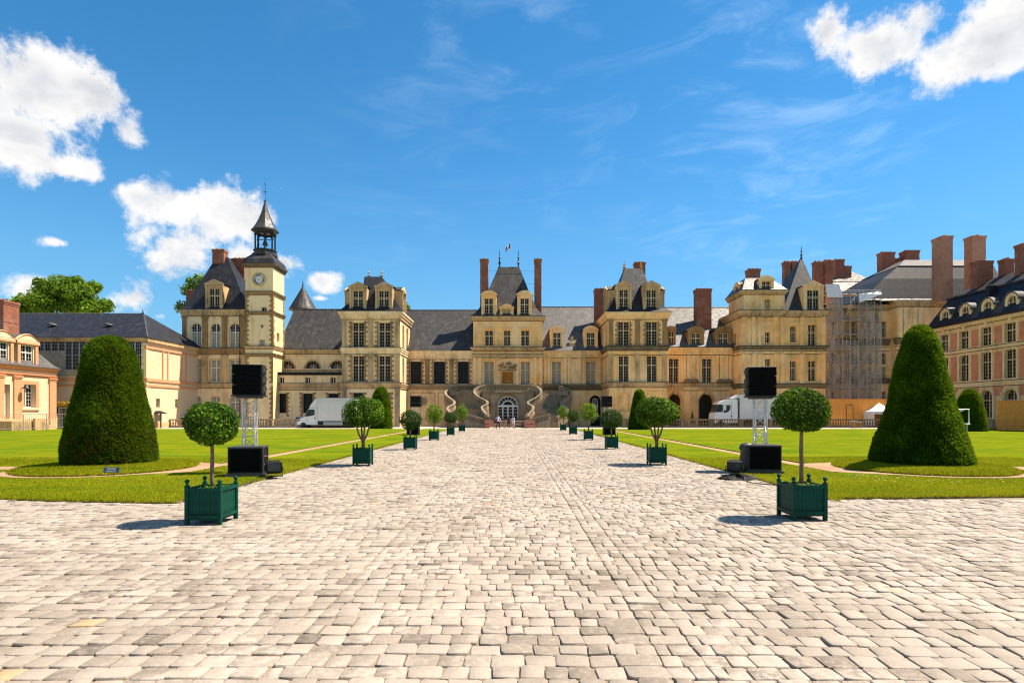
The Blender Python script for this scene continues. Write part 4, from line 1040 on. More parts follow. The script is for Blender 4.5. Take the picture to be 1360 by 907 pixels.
def right_stair_wing():
    b = Block('dormer_wing', 'ochre stone wing with two stone dormers and pale slate roof right behind the stair end', 'wing', 88, 760)
    x, z = b.x, b.z; u0, u1 = x(719), x(812)
    for a, c in ((733, 745.2), (778.5, 791)): b.w(a, c, 480, 510.5, 'shut'); b.surround(x(a), x(c), z(510.5), z(480), .18, .07, 'ochre')
    b.open.append((x(783), x(798), BASE, z(525), (x(798) - x(783)) / 2, 0.0, 'F', 0))
    b.wall(u0, u1, BASE, z(466), 'ochre', th=.6)
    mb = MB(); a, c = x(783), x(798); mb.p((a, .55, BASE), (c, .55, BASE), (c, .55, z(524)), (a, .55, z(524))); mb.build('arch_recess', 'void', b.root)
    b.win(x(786.5), x(794.5), z(556), z(529), 'arch white', rec=.3); b.open.pop()
    b.cornice(u0, u1, z(475), z(466), .4, mat='ochre', sides=False); b.cornice(u0, u1, z(517.5), z(511), .8, mat='darkstone_and_shade', sides=False, name='ledge')
    for a, c in ((722, 725), (727.5, 730.5), (749, 752), (754, 757), (768, 771), (773.5, 776.5), (794.5, 797.5)): b.pilaster(x(a), x(c), z(510.8), z(475.5), 'ochre', pr=.2)
    zr = wz(408.5, 95)
    b.roof([(u0, u1, -.5, 14, z(466)), (u0, u1, 6.9, 7.1, zr)], 'lightsl')
    mb = MB(); mb.tube((u0, 7, zr + .04), (u1, 7, zr + .04), .13); mb.build('ridge', 'bluesl', b.root)
    b.dormer(x(731), x(748.5), z(463), z(433), .1, 4, 'arch', 'cross', 'ochre'); b.dormer(x(775.5), x(794), z(463), z(433), .1, 4, 'arch', 'cross', 'ochre')
    mb = MB(); mb.rects([(x(756), x(764.5), .2, 1.1, z(464)), (x(756.5), x(764), .25, 1.0, z(455)), (x(758.5), x(762), .4, .85, z(453)), (x(758.5), x(762), .4, .85, z(446))]); mb.build('roof_pedestal', 'trim', b.root)
    b.chimney(x(790, 91), x(801.5, 91), 2.4, 4.2, z(462), wz(384, 91), 'brick', 2)
def east_pavilion():
    b = Block('paired_dormer_pavilion', 'three-storey pavilion with paired pediment dormers and a blind arched niche at ground level', 'pavilion', 82, 846)
    x, z = b.x, b.z; u0, u1 = x(808.3), x(885.8); dp = 8
    for a in (821, 858.5):
        b.w(a, a + 15, 427, 459.3, 'cross'); b.w(a + .8, a + 14.2, 472.2, 507.2, 'cross')
    for s0 in (1.5, 4.9):
        b.win(s0, s0 + 1.4, z(459), z(429), 'cross', side='L', U=u0); b.win(s0, s0 + 1.4, z(507), z(473), 'cross', side='L', U=u0)
    nz = (x(822), x(836), z(546.5), z(521), (x(836) - x(822)) / 2, 0.0, 'F', 0); b.open.append(nz)
    b.shell(u0, u1, dp, BASE, z(418), 'ochre')
    mb = MB(); mb.p((x(822), .3, z(546.5)), (x(836), .3, z(546.5)), (x(836), .3, z(521)), (x(822), .3, z(521))); mb.build('niche', 'ochre', b.root)
    b.cornice(u0, u1, z(424), z(415), .6, dp + .3, 'ochre'); b.cornice(u0, u1, z(466), z(460), .35, dp + .2, 'darkstone_and_shade'); b.cornice(u0, u1, z(471), z(466.2), .15, dp + .1, 'ochre'); b.cornice(u0, u1, z(514), z(508.3), .35, dp + .2, 'trim')
    b.cornice(u0, u1, BASE, z(556), .2, dp, 'greystone', name='plinth')
    sp = []
    for a in (821, 858.5): sp += [(x(a) - .01, -1, z(459), z(427)), (x(a + 15) + .01, 1, z(459), z(427))]
    b.teeth(sp, 'brownstone', .2, .4)
    for a in (821, 858.5): b.surround(x(a + .8), x(a + 14.2), z(507.2), z(472.2), .15, .05, 'ochre', hood=False)
    for a, c in ((808.6, 814), (843.5, 849.5), (880, 885.6)): b.pilaster(x(a), x(c), z(459.5), z(424.5), 'brownstone', pr=.18); b.pilaster(x(a), x(c), z(507.8), z(471.5), 'trim', pr=.18)
    mb = MB()
    for k in range(9):
        za = z(554) + k * (z(515) - z(554)) / 9; h = (z(515) - z(554)) / 9
        for p, q in ((808.8, 819), (839, 855), (858, 885.2)): mb.box(x(p), x(q), -.06, .02, za + .025, za + h - .025)
    mb.build('rusticated_courses', 'ochre', b.root, 'stuff')
    ze = z(415)
    b.roof([(u0 - .55, u1 + .55, -.55, dp + .6, ze), (u0 + .1, u1 - .1, .1, dp - .1, ze + .6), (x(823), x(868), 1.3, dp - 1.4, wz(388, 84)), (x(829.5, 85.5), x(852.5, 85.5), 3.3, dp - 3.3, wz(357, 85.5))], 'bluesl')
    b.dormer(x(818.3), x(838.8), ze - .1, z(372.5), .05, 3.2, 'tri', 'cross', 'trim', 'leadlite'); b.dormer(x(854), x(876.5), ze - .1, z(372.5), .05, 3.2, 'tri', 'cross', 'trim', 'leadlite')
    b.dormer(1.6, 4.2, ze - .1, z(375), 0, 2.6, 'tri', 'cross', 'trim', 'leadlite', side='R', U=u1 - .05); b.dormer(1.6, 4.2, ze - .1, z(375), 0, 2.6, 'tri', 'cross', 'trim', 'leadlite', side='L', U=u0 + .05)
    for px in (830, 852): b.finial(x(px, 85.5), 4, wz(358, 85.5), wz(346, 85.5), 'gold', .14)
    b.chimney(x(842, 88), x(855.5, 88), 5.2, 6.4, wz(375, 88), wz(350, 88), pots=3)
def arcade_wing():
    b = Block('arcade_wing', 'stone wing with open round arches at ground level and small balconies over them', 'wing', 88, 935)
    x, z = b.x, b.z; u0, u1 = x(874), x(996)
    ws = ((888.3, 901.7), (932.4, 945.6), (976.5, 989.5))
    for a, c in ws: b.w(a, c, 476, 508.3, 'cross'); b.surround(x(a), x(c), z(508.3), z(476), .16, .07, 'ochre')
    ar = ((887.8, 906), (928.3, 948.8), (968, 988))
    for a, c in ar: b.open.append((x(a), x(c), BASE, z(523), (x(c) - x(a)) / 2, 0.0, 'F', 0))
    b.wall(u0, u1, BASE, z(463), 'ochre', th=1.2)
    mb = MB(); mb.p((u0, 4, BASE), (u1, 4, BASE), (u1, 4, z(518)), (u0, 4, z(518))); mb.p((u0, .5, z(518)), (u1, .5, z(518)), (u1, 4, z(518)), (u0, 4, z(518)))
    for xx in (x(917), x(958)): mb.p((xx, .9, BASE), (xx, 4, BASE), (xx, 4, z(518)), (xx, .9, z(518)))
    mb.build('arcade_passage', 'darkstone_and_shade', b.root)
    for a, c in ar:
        mb = MB(); w = (x(c) - x(a)) / 2; uc = (x(a) + x(c)) / 2; zs = z(523) - w
        mb.path([(uc - w - .12, -.02, BASE)] + [(uc - (w + .12) * math.cos(PI * k / 14), -.02, zs + (w + .12) * math.sin(PI * k / 14)) for k in range(15)] + [(uc + w + .12, -.02, BASE)], .13, 4)
        mb.rects([(uc - .22, uc + .22, -.3, .05, z(523) - .1), (uc - .34, uc + .34, -.45, .05, z(518))]); mb.build('arch_moulding', 'trim', b.root)
    b.cornice(u0, u1, z(471), z(461.5), .45, mat='ochre', sides=False); b.cornice(u0, u1, z(513), z(509), .22, sides=False)
    for a, c in ws:
        ca = MB(); a0, c0 = x(a) - .45, x(c) + .45
        ca.box(a0, c0, -.75, .02, z(518.2), z(517)); ca.box(a0, c0, -.75, -.6, z(511.4), z(510.4))
        o = ca.build('balcony', 'trim', b.root)
        bb = MB(); n = 11
        for k in range(n): bb.lathe([(.06, z(517)), (.09, z(515)), (.045, z(513)), (.06, z(511.4))], a0 + .1 + (c0 - a0 - .2) * k / (n - 1), -.67, 6)
        bb.build('balusters', 'trim', o, 'stuff')
    pl = []
    for a in (907.5, 912, 920, 924.5, 951, 955.5, 963.5, 968): b.pilaster(x(a), x(a + 3), z(508.8), z(472), 'ochre', pr=.2)
    for a in (909, 918, 952.5, 962):
        mb = MB(); mb.lathe([(.5, z(509.3)), (.75, z(507.5)), (.5, z(504.5)), (.15, z(503.5))], x(a + 3.5), -.45, 10); mb.build('ledge_ornament', 'darkstone_and_shade', b.root)
    mb = MB(); n = 10
    for k in range(n):
        h = (z(521) - z(555)) / n; za = z(555) + k * h
        for p, q in ((908.5, 916.8), (917.3, 926.5), (951, 958), (958.5, 966.5)): mb.box(x(p), x(q), -.06, .02, za + .025, za + h - .025)
    mb.build('rusticated_courses', 'ochre', b.root, 'stuff')
    for a, c in ((908, 926.5), (951, 967)):
        mb = MB(); mb.rects([(x(a), x(c), -.1, .04, z(519.5)), (x(a) - .1, x(c) + .1, -.2, .04, z(518.8)), (x(a) - .1, x(c) + .1, -.2, .04, z(517.8))]); mb.build('string_course', 'trim', b.root)
    zr = wz(409, 95)
    b.roof([(u0, u1, -.5, 14, z(462)), (u0, u1, 6.9, 7.1, zr)], 'lightsl')
    mb = MB(); mb.tube((u0, 7, zr + .04), (u1, 7, zr + .04), .13); mb.build('ridge', 'bluesl', b.root)
    for a, c in ((886.5, 897.5), (914.3, 935.3), (950.5, 971.5)): b.dormer(x(a), x(c), z(461.5), z(433.5), .1, 4, 'arch', 'cross', 'brownstone', 'slate')
    b.chimney(x(923.5, 91.5), x(943, 91.5), 2.8, 4.4, z(458), wz(384.5, 91.5), 'brick', 4)
def end_pavilion():
    b = Block('pyramid_roof_pavilion', 'ochre pavilion with a sharp pyramid slate roof and a square attic beside it', 'pavilion', 85, 1040)
    x, z = b.x, b.z; u0, u1 = x(984), x(1096.5); dp = 10
    b.w(1016, 1022.7, 441, 455.5, 'cross'); b.w(1049, 1057.7, 433, 455, 'cross'); b.w(1073, 1084.2, 431, 459.6, 'cross')
    b.w(1016, 1023.5, 476.5, 505, 'cross'); b.w(1048.7, 1057.7, 479, 506, 'cross'); b.w(1073, 1084.2, 479, 506.5, 'cross')
    for s0 in (2.0,): b.win(s0, s0 + 1.3, z(456), z(440), 'cross', side='L', U=u0)
    b.shell(u0, u1, dp, BASE, z(419), 'ochre')
    b.cornice(u0, u1, z(421), z(413), .5, dp + .2, 'trim'); b.cornice(u0, u1, z(463.5), z(459.8), .4, dp + .1, 'darkstone_and_shade'); b.cornice(u0, u1, z(470), z(467), .15, dp + .1, 'ochre'); b.cornice(u0, u1, z(515), z(510), .35, dp + .1, 'darkstone_and_shade')
    for (a, c, ya, yb) in ((1016, 1022.7, 441, 455.5), (1049, 1057.7, 433, 455), (1073, 1084.2, 431, 459), (1048.7, 1057.7, 479, 506), (1073, 1084.2, 479, 506.5)): b.surround(x(a), x(c), z(yb), z(ya), .14, .06, 'ochre')
    for a in (986, 998, 1006, 1028, 1036, 1062, 1090): b.pilaster(x(a), x(a + 4.2), z(459.6), z(421.5), 'ochre', pr=.22); b.pilaster(x(a), x(a + 4.2), z(509.8), z(470.4), 'ochre', pr=.22)
    # attic storey over the corner
    a0, a1 = x(988), x(1042)
    b.open = []; b.w(1016, 1023, 398, 410.5, 'shut')
    mb = MB(); b.wall(a0, a1, z(413), z(388), 'ochre', mb=mb); b.wall(0, 6, z(413), z(388), 'ochre', 0.0, 'L', a0, mb=mb); b.wall(0, 6, z(413), z(388), 'ochre', 0.0, 'R', a1, mb=mb); mb.build('attic_wall', 'ochre', b.root)
    b.cornice(a0, a1, z(391), z(386), .45, 6.4, 'trim')
    b.roof([(a0 - .4, a1 + .4, -.4, 6.6, z(386)), (x(997), x(1032), 2, 4.6, z(366)), (x(1000), x(1029), 2.4, 4.2, z(364))], 'lead', 'attic_roof')
    b.dormer(x(1008.5), x(1027.5), z(387), z(366.5), .05, 2.4, 'arch', 'cross', 'ochre', 'leadlite'); b.dormer(1.8, 3.8, z(387), z(370), 0, 2, 'arch', 'cross', 'ochre', 'leadlite', side='L', U=a0 + .1)
    b.chimney(x(993, 88.5), x(1008, 88.5), 3, 4.4, wz(392, 88.5), wz(358, 88.5), pots=3)
    ax = x(1064.5, 89)
    b.roof([(x(1038), x(1099), -.45, 9.2, z(413)), (x(1041), x(1095.5), .1, 8.4, z(411)), (ax - .06, ax + .06, 4, 4.1, wz(342, 89))], 'slate', 'pyramid_roof')
    b.finial(ax, 4.05, wz(343, 89), wz(327, 89), 'iron', .09)
    b.dormer(x(1066.5), x(1093), z(413), z(372.5), -.05, 4, 'tri', 'cross', 'ochre')
    for a, c in ((1040, 1048.5), (1050, 1058.5), (1080, 1090), (1093.5, 1104)): b.chimney(x(a, 94.5), x(c, 94.5), 9, 9.9, wz(405, 94.5), wz(348.5 if a < 1090 else 346.5, 94.5), pots=2)
def scaffold_block():
    b = Block('mansard_block', 'large stone block with a dark mansard roof, half hidden by scaffolding nets', 'building', 90, 1170)
    x, z = b.x, b.z; u0, u1 = x(1097), x(1262)
    cols = ((1103, 1110), (1131, 1138), (1151, 1158), (1169.5, 1177))
    for a, c in cols:
        b.w(a, c, 427, 448, 'cross'); b.w(a, c, 469, 484, 'cross'); b.w(a + .5, c - .5, 487, 503, 'shut'); b.w(a, c, 520, 534, 'cross')
    mb = MB(); zt = z(404)
    b.shell(x(1097), x(1262), 14, BASE, zt, 'ochre')
    # pilastered corner bay that stands forward
    fb = MB()
    fb.box(x(1183), x(1262), -1.6, .1, BASE, zt - .01); fb.build('corner_bay', 'ochre', b.root)
    b.cornice(x(1183), x(1262), z(410), z(402.5), .5, 2, 'trim', d=-1.6); b.cornice(u0, x(1181), z(412), z(405), .45, 1, 'trim', sides=False)
    for dd, p, q in ((-1.6, 1183, 1262), (0, 1097, 1181)):
        b.cornice(x(p), x(q), z(458), z(451), .35, .6, 'darkstone_and_shade', d=dd, sides=dd < 0); b.cornice(x(p), x(q), z(509), z(503), .35, .6, 'darkstone_and_shade', d=dd, sides=dd < 0); b.cornice(x(p), x(q), z(466), z(462), .2, .5, 'ochre', d=dd, sides=dd < 0)
    for a in (1184, 1190.5, 1203, 1209.5): b.pilaster(x(a), x(a + 4.5), z(450.5), z(411), 'pale', d=-1.6, pr=.2); b.pilaster(x(a), x(a + 4.5), z(502.5), z(466.5), 'pale', d=-1.6, pr=.2)
    for a in (1113, 1123, 1142, 1162): b.pilaster(x(a), x(a + 4), z(450.5), z(413), 'trim', pr=.16); b.pilaster(x(a), x(a + 4), z(502.5), z(466.5), 'trim', pr=.16)
    ze = z(402.5)
    b.roof([(x(1138), u1 + 8, -1.9, 15, ze), (x(1140), u1 + 8, -1.5, 14.5, ze + .4), (x(1168, 91), u1 + 8, .0, 13, wz(372, 91)), (x(1190, 92), u1 + 8, 1.3, 11, wz(355, 92)), (x(1197, 97), u1 + 8, 6.4, 7.6, wz(347.5, 97))], 'bluesl', 'mansard_roof')
    mb = MB(); mb.rects([(x(1189.5, 92), u1 + 8, 1.2, 11.1, wz(354.6, 92)), (x(1197, 97), u1 + 8, 6.2, 7.8, wz(347, 97))]); mb.build('roof_top', 'leadlite', b.root)
    b.chimney(x(1169.5, 99), x(1186.5, 99), 8.6, 10, wz(365, 99), wz(335.5, 99), pots=3); b.chimney(x(1187, 100), x(1199, 100), 9.8, 11, wz(362, 100), wz(343.5, 100), pots=2); b.chimney(x(1201.5, 99), x(1219, 99), 8.6, 10.4, wz(362, 99), wz(333, 99), pots=3)
    r = Block('rear_roof_building', 'rear building with a low pale hipped roof and dark eaves, seen above the scaffolding', 'building', 106, 1136)
    rx, rz_ = r.x, r.z
    r.shell(rx(1100), rx(1178), 10, 0, rz_(388), 'brownstone')
    r.roof([(rx(1098), rx(1182), -.5, 11, rz_(388)), (rx(1112), rx(1172), 2.0, 9, rz_(371))], 'slate'); r.roof([(rx(1111), rx(1173), 1.9, 9.1, rz_(370.8)), (rx(1136), rx(1152), 5, 6, rz_(352))], 'leadlite', 'roof_top')
    r.chimney(rx(1121.5), rx(1134), 3, 4.5, rz_(372), rz_(338.5), pots=2); r.chimney(rx(1134.8), rx(1144), 3.1, 4.4, rz_(372), rz_(347.5), pots=2)
    # scaffolding
    s = Block('scaffolding', 'steel scaffolding hung with torn grey translucent netting', 'scaffold', 88.6, 1134)
    x, z = s.x, s.z
    for i, px in enumerate((1096.5, 1107, 1117.5, 1128, 1139, 1150, 1160, 1168.5)):
        for dd in (0, 1.0):
            mb = MB(); mb.tube((x(px), dd - .3, 0), (x(px), dd - .3, z(384 if px > 1136 else 387)), .06, 5); mb.build('scaffold_pole', 'steel', s.root)
    for py in (391, 408, 426, 444, 462, 480, 498, 516, 534):
        mb = MB()
        for dd in (0, 1.0): mb.tube((x(1096), dd - .3, z(py)), (x(1169), dd - .3, z(py)), .05, 5); mb.tube((x(1096), dd, z(py - 5.5)), (x(1169), dd, z(py - 5.5)), .025, 5)
        mb.build('scaffold_rail', 'steel', s.root)
        mb = MB(); mb.box(x(1096.3), x(1168.6), .08, .92, z(py) - .08, z(py) - .03); mb.build('scaffold_deck', 'trim', s.root)
    def net(a, c, y0, y1, seed, mat='netting', tear=0.0, nm='netting'):
        mb = MB(); n, m = 10, 22; r_ = random.Random(seed); rings = []
        for j in range(m + 1):
            t = j / m; row = []
            for i in range(n + 1):
                q = i / n; yy = -.22 + .1 * math.sin(q * 19 + t * 3 + seed) + .07 * math.sin(t * 23 + q * 5)
                zz = z(y0) + (z(y1) - z(y0)) * t
                row.append((x(a) + (x(c) - x(a)) * q, yy, zz))
            rings.append(row)
        mb.loft(rings, False, False, closed=False); mb.build(nm, mat, s.root, smooth=True)
    net(1096.5, 1117.8, 548, 396, 1); net(1138.8, 1160, 548, 396, 4); net(1117.8, 1138.8, 548, 452, 7)
    net(1160, 1169, 548, 430, 9)
    for seed, pts in ((1, ((1100, 450), (1106, 470), (1104, 440), (1112, 446), (1118, 428), (1128, 402), (1134, 394))), (2, ((1140, 424), (1148, 415), (1154, 428), (1158, 452)))):   # torn white strips
        mb = MB(); r_ = random.Random(seed)
        for (p, q), (p2, q2) in zip(pts, pts[1:]):
            for k in range(5):
                t = k / 5; a, bq = p + (p2 - p) * t, q + (q2 - q) * t; w = r_.uniform(.1, .35)
                mb.loft([[(x(a) - w, -.5, z(bq) - .3), (x(a) - w, -.47, z(bq) - .3)], [(x(a) + w, -.5 - r_.uniform(0, .2), z(bq) + .35), (x(a) + w, -.45, z(bq) + .35)]], False, False, False)
        mb.build('torn_sheet', 'canvas', s.root)
    mb = MB(); mb.loft([[(x(1095), -.3, z(378)), (x(1113), -.3, z(378)), (x(1113), -.24, z(378)), (x(1095), -.24, z(378))], [(x(1096), -.6, z(396)), (x(1117), -.6, z(396)), (x(1117), -.54, z(396)), (x(1096), -.54, z(396))]]); mb.build('cover_sheet', 'canvas', s.root)
    mb = MB(); mb.loft([[(x(1139), -.3, z(391)), (x(1168), -.3, z(387)), (x(1168), -.24, z(387)), (x(1139), -.24, z(391))], [(x(1139), -.6, z(403)), (x(1168), -.6, z(392)), (x(1168), -.54, z(392)), (x(1139), -.54, z(403))]]); mb.build('cover_sheet', 'canvas', s.root)
def brick_wing():
    X0, Yc = 61.5, 62.0
    b = Block('brick_panel_wing', 'long wing with red brick panels between tall windows and round-topped dormers', 'wing', loc=(X0, Yc, 0), rz=-PI / 2)
    # local x = Yc - Y ; inwards = +X
    U = lambda Y: Yc - Y
    s0, s1 = U(84), U(46); ys = [81.2 - 3.62 * k for k in range(10)]
    z_e = 14.15
    for Y in ys:
        u = U(Y)
        b.win(u - .8, u + .8, 10.75, 13.2, 'cross', rec=.25); b.win(u - .82, u + .82, 6.3, 9.95, 'cross seg', rec=.25); b.win(u - .95, u + .95, 1.35, 4.95, 'arch', rec=.45)
    b.wall(s0, s1, BASE, z_e, 'ochre', th=.6)
    for k in range(len(ys)):
        u = U(ys[k] - 1.81)
        for za, zb in ((10.9, 13.1), (6.35, 9.8)):
            mb = MB(); mb.box(u - .56, u + .56, -.05, .04, za, zb); mb.build('brick_panel', 'panelbrick', b.root)
        mb = MB(); mb.prism([(u - .75, 5.35), (u - .42, 4.2), (u + .42, 4.2), (u + .75, 5.35)], -.05, .04); mb.build('brick_panel', 'panelbrick', b.root)
    for Y in ys:
        u = U(Y)
        b.surround(u - .8, u + .8, 10.75, 13.2, .2, .07, 'pale', hood=False); b.surround(u - .82, u + .82, 6.3, 9.95, .2, .07, 'pale', hood=False)
        mb = MB(); mb.prism([(u - .16, 13.42), (u + .16, 13.42), (u + .26, 13.75), (u - .26, 13.75)], -.14, .03); mb.build('keystone', 'pale', b.root)
        mb = MB(); mb.path([(u - 1.22, -.03, 1.2), (u - 1.22, -.03, 4.0)] + [(u - 1.22 * math.cos(PI * k / 14), -.03, 4.0 + 1.22 * math.sin(PI * k / 14)) for k in range(15)] + [(u + 1.22, -.03, 1.2)], .2, 4); mb.build('arch_moulding', 'pale', b.root)
        mb = MB(); mb.box(u - 1.3, u + 1.3, -.12, .02, .25, 1.3); mb.build('window_apron', 'greystone', b.root)
    b.cornice(s0, s1, 13.75, z_e + .1, .4, .6, 'pale', sides=False); b.cornice(s0, s1, 10.25, 10.6, .16, .3, 'pale', sides=False); b.cornice(s0, s1, 5.5, 6.05, .2, .3, 'pale', sides=False); b.cornice(s0, s1, BASE, .3, .15, .3, 'greystone', sides=False, name='plinth')
    b.roof([(s0 - .2, s1, -.5, 13, z_e + .1), (s0 - .1, s1, -.3, 12.8, z_e + .5), (s0 + .6, s1, 2.3, 10.2, 18.6), (s0 + 2.2, s1, 6, 6.4, 21)], 'bluesl')
    mb = MB(); mb.box(s0 - .3, s1, -.62, -.4, z_e + .05, z_e + .35); mb.build('gutter', 'iron', b.root)
    mb = MB(); mb.box(s0 + .5, s1, 2.1, 2.4, 18.5, 18.75); mb.build('roof_break', 'lead', b.root)
    for Y in ys: b.dormer(U(Y) - 1.0, U(Y) + 1.0, z_e + .3, z_e + 2.75, .15, 3, 'round', 'arch', 'pale', 'leadlite')
    mb = MB(); u = U(75.2); mb.box(u - .3, u + .3, 1.2, 3, 17.6, 18.8); mb.build('roof_hatch', 'darkmet', b.root)
    def ch(pa, pc, ya, yb, D, dep, mat, n=3):   # stacks on this roof; Y from depth D, X from the picture
        Xa, Xc = wx(pa, D), wx(pc, D)
        b.chimney(U(D + dep), U(D), Xa - X0, Xc - X0, wz(yb, D), wz(ya, D), mat, n)
    ch(1251, 1265.5, 313, 400, 86, 2.1, 'palebrick', 2)
    ch(1291, 1309.5, 313, 395, 84, 1.5, 'palebrick', 3); ch(1298, 1319, 346, 388, 80, 1.2, 'brick', 3); ch(1334, 1347, 343.5, 378, 78, 1.0, 'brick', 2); ch(1355, 1370, 324, 372, 74, .85, 'brick', 2)
def pink_wing():
    X0, Yc = -58.0, 60.0
    b = Block('pink_trim_wing', 'low cream wing with orange brick trim, arched dormers and stone door steps', 'wing', loc=(X0, Yc, 0), rz=PI / 2)
    U = lambda Y: Y - Yc
    s0, s1 = U(48), U(72); ze = 7.45
    f = lambda px: 755 * 58.0 / (CX - px)       # depth at which a column of the picture meets this wall
    wn = [U(f(39.5)), U(f(39.5)) - 8.6, U(f(39.5)) - 13]
    for u in wn: b.win(u - .85, u + .85, wz(541, f(39.5)), wz(510.5, f(39.5)), 'cross white', rec=.5)
    ud = U(f(3)); b.open.append((ud - 1.0, ud + 1.0, 1.15, 5.3, 0, 0.0, 'F', 0))
    b.wall(s0, s1, -.2, ze, 'cream_sun', th=.7)
    dm = MB(); dm.box(ud - .98, ud + .98, .45, .52, 1.15, 4.1)
    for k in (0, 1):
        for j in (0, 1): dm.box(ud - .85 + k * .9, ud - .05 + k * .9, .42, .45, 1.3 + j * 1.35, 2.5 + j * 1.4)
    dm.build('door', 'white', b.root); b.win(ud - .98, ud + .98, 4.15, 5.3, 'cross white', rec=.45)
    mb = MB(); mb.p((s1, 0, -.2), (s1, 9, -.2), (s1, 9, ze), (s1, 0, ze)); mb.build('end_wall', 'cream_sun', b.root)
    for u in wn:
        z0, z1 = wz(541, f(39.5)), wz(510.5, f(39.5)); b.surround(u - .85, u + .85, z0, z1, .42, .07, 'orange', hood=False, sill=False)
        mb = MB(); mb.box(u - 1.3, u + 1.3, -.16, .02, z0 - .3, z0 - .02); mb.build('sill', 'cream_sun', b.root)
    for u in (s1 - .55, ud + 1.9, s1 - 7.9, ud - 1.9): b.pilaster(u - .5, u + .5, 1.4, 6.35, 'orange', pr=.16)
    mb = MB(); mb.box(s0, s1 + .08, -.22, .03, -.2, 1.35); mb.build('plinth', 'trim', b.root)
    mb = MB(); mb.rects([(s1 - 1.3, s1 + .25, -.42, .02, -.2), (s1 - 1.2, s1 + .15, -.3, .02, 1.38)]); mb.build('pier_base', 'trim', b.root)
    b.cornice(s0, s1 + .1, 6.35, 6.65, .18, .3, 'orange', sides=False); b.cornice(s0, s1 + .15, 7.05, ze + .12, .42, .6, 'orange', sides=False); b.cornice(s0, s1 + .12, 6.68, 7.03, .06, .3, 'cream_sun', sides=False, name='frieze')
    b.roof([(s0, s1 + .4, -.5, 9, ze + .12), (s0, s1 + .0, .1, 8.6, ze + .5), (s0, s1 - 1.0, 1.3, 7.2, ze + 2.0), (s0, s1 - 2.6, 4.1, 4.4, ze + 4.1)], 'lightsl')
    for px in (38, 4, -28):
        u = U(f(px)) if px != 38 else U(f(38)); b.dormer(u - 1.45, u + 1.45, ze + .1, ze + 3.9, .2, 3.4, 'arch', 'cross white', 'cream_sun', 'leadlite')
        mb = MB()
        for sx in (-1, 1): mb.box(u + sx * 1.24 - .2, u + sx * 1.24 + .2, .03, .2, ze + .3, ze + 2.75)
        R = 1.7; mb.path([(u - 1.6, .08, ze + 3.12)] + [(u - 1.58 + 3.16 * k / 10, .05, ze + 3.1 + .82 * math.sin(PI * k / 10) ** .8) for k in range(11)] + [(u + 1.6, .08, ze + 3.12)], .12, 4); mb.box(u - 1.6, u + 1.6, -.06, .2, ze + 2.78, ze + 3.0)
        mb.build('brick_trim', 'orange', b.root)
    D = 70.5
    b.chimney(U(69.0), U(71.2), 3.9, 5.8, ze + 2.4, wz(400, 70), 'brick', 2)
    mb = MB()   # steps run down along the wall
    for k in range(7): mb.box(ud - 1.5 + .006 * k, ud + 1.4 + (6 - k) * .42, -2.4 + .006 * k, -.24, -.1 + .003 * k, .16 * (k + 1))
    mb.build('door_steps', 'trim', b.root)
    mb = MB(); mb.prism([(ud + 1.2, 0), (ud + 4.2, 0), (ud + 4.2, .25), (ud + 1.2, 1.4)], -2.75, -2.45); mb.build('step_parapet', 'trim', b.root)
    mb = MB(); mb.tube((ud + 2.3, -.1, 4.9), (ud + 2.3, -.7, 5.0), .05); mb.lathe([(.28, 4.9), (.34, 4.95), (.1, 5.3)], ud + 2.3, -.75, 8); mb.build('wall_lamp', 'iron', b.root)
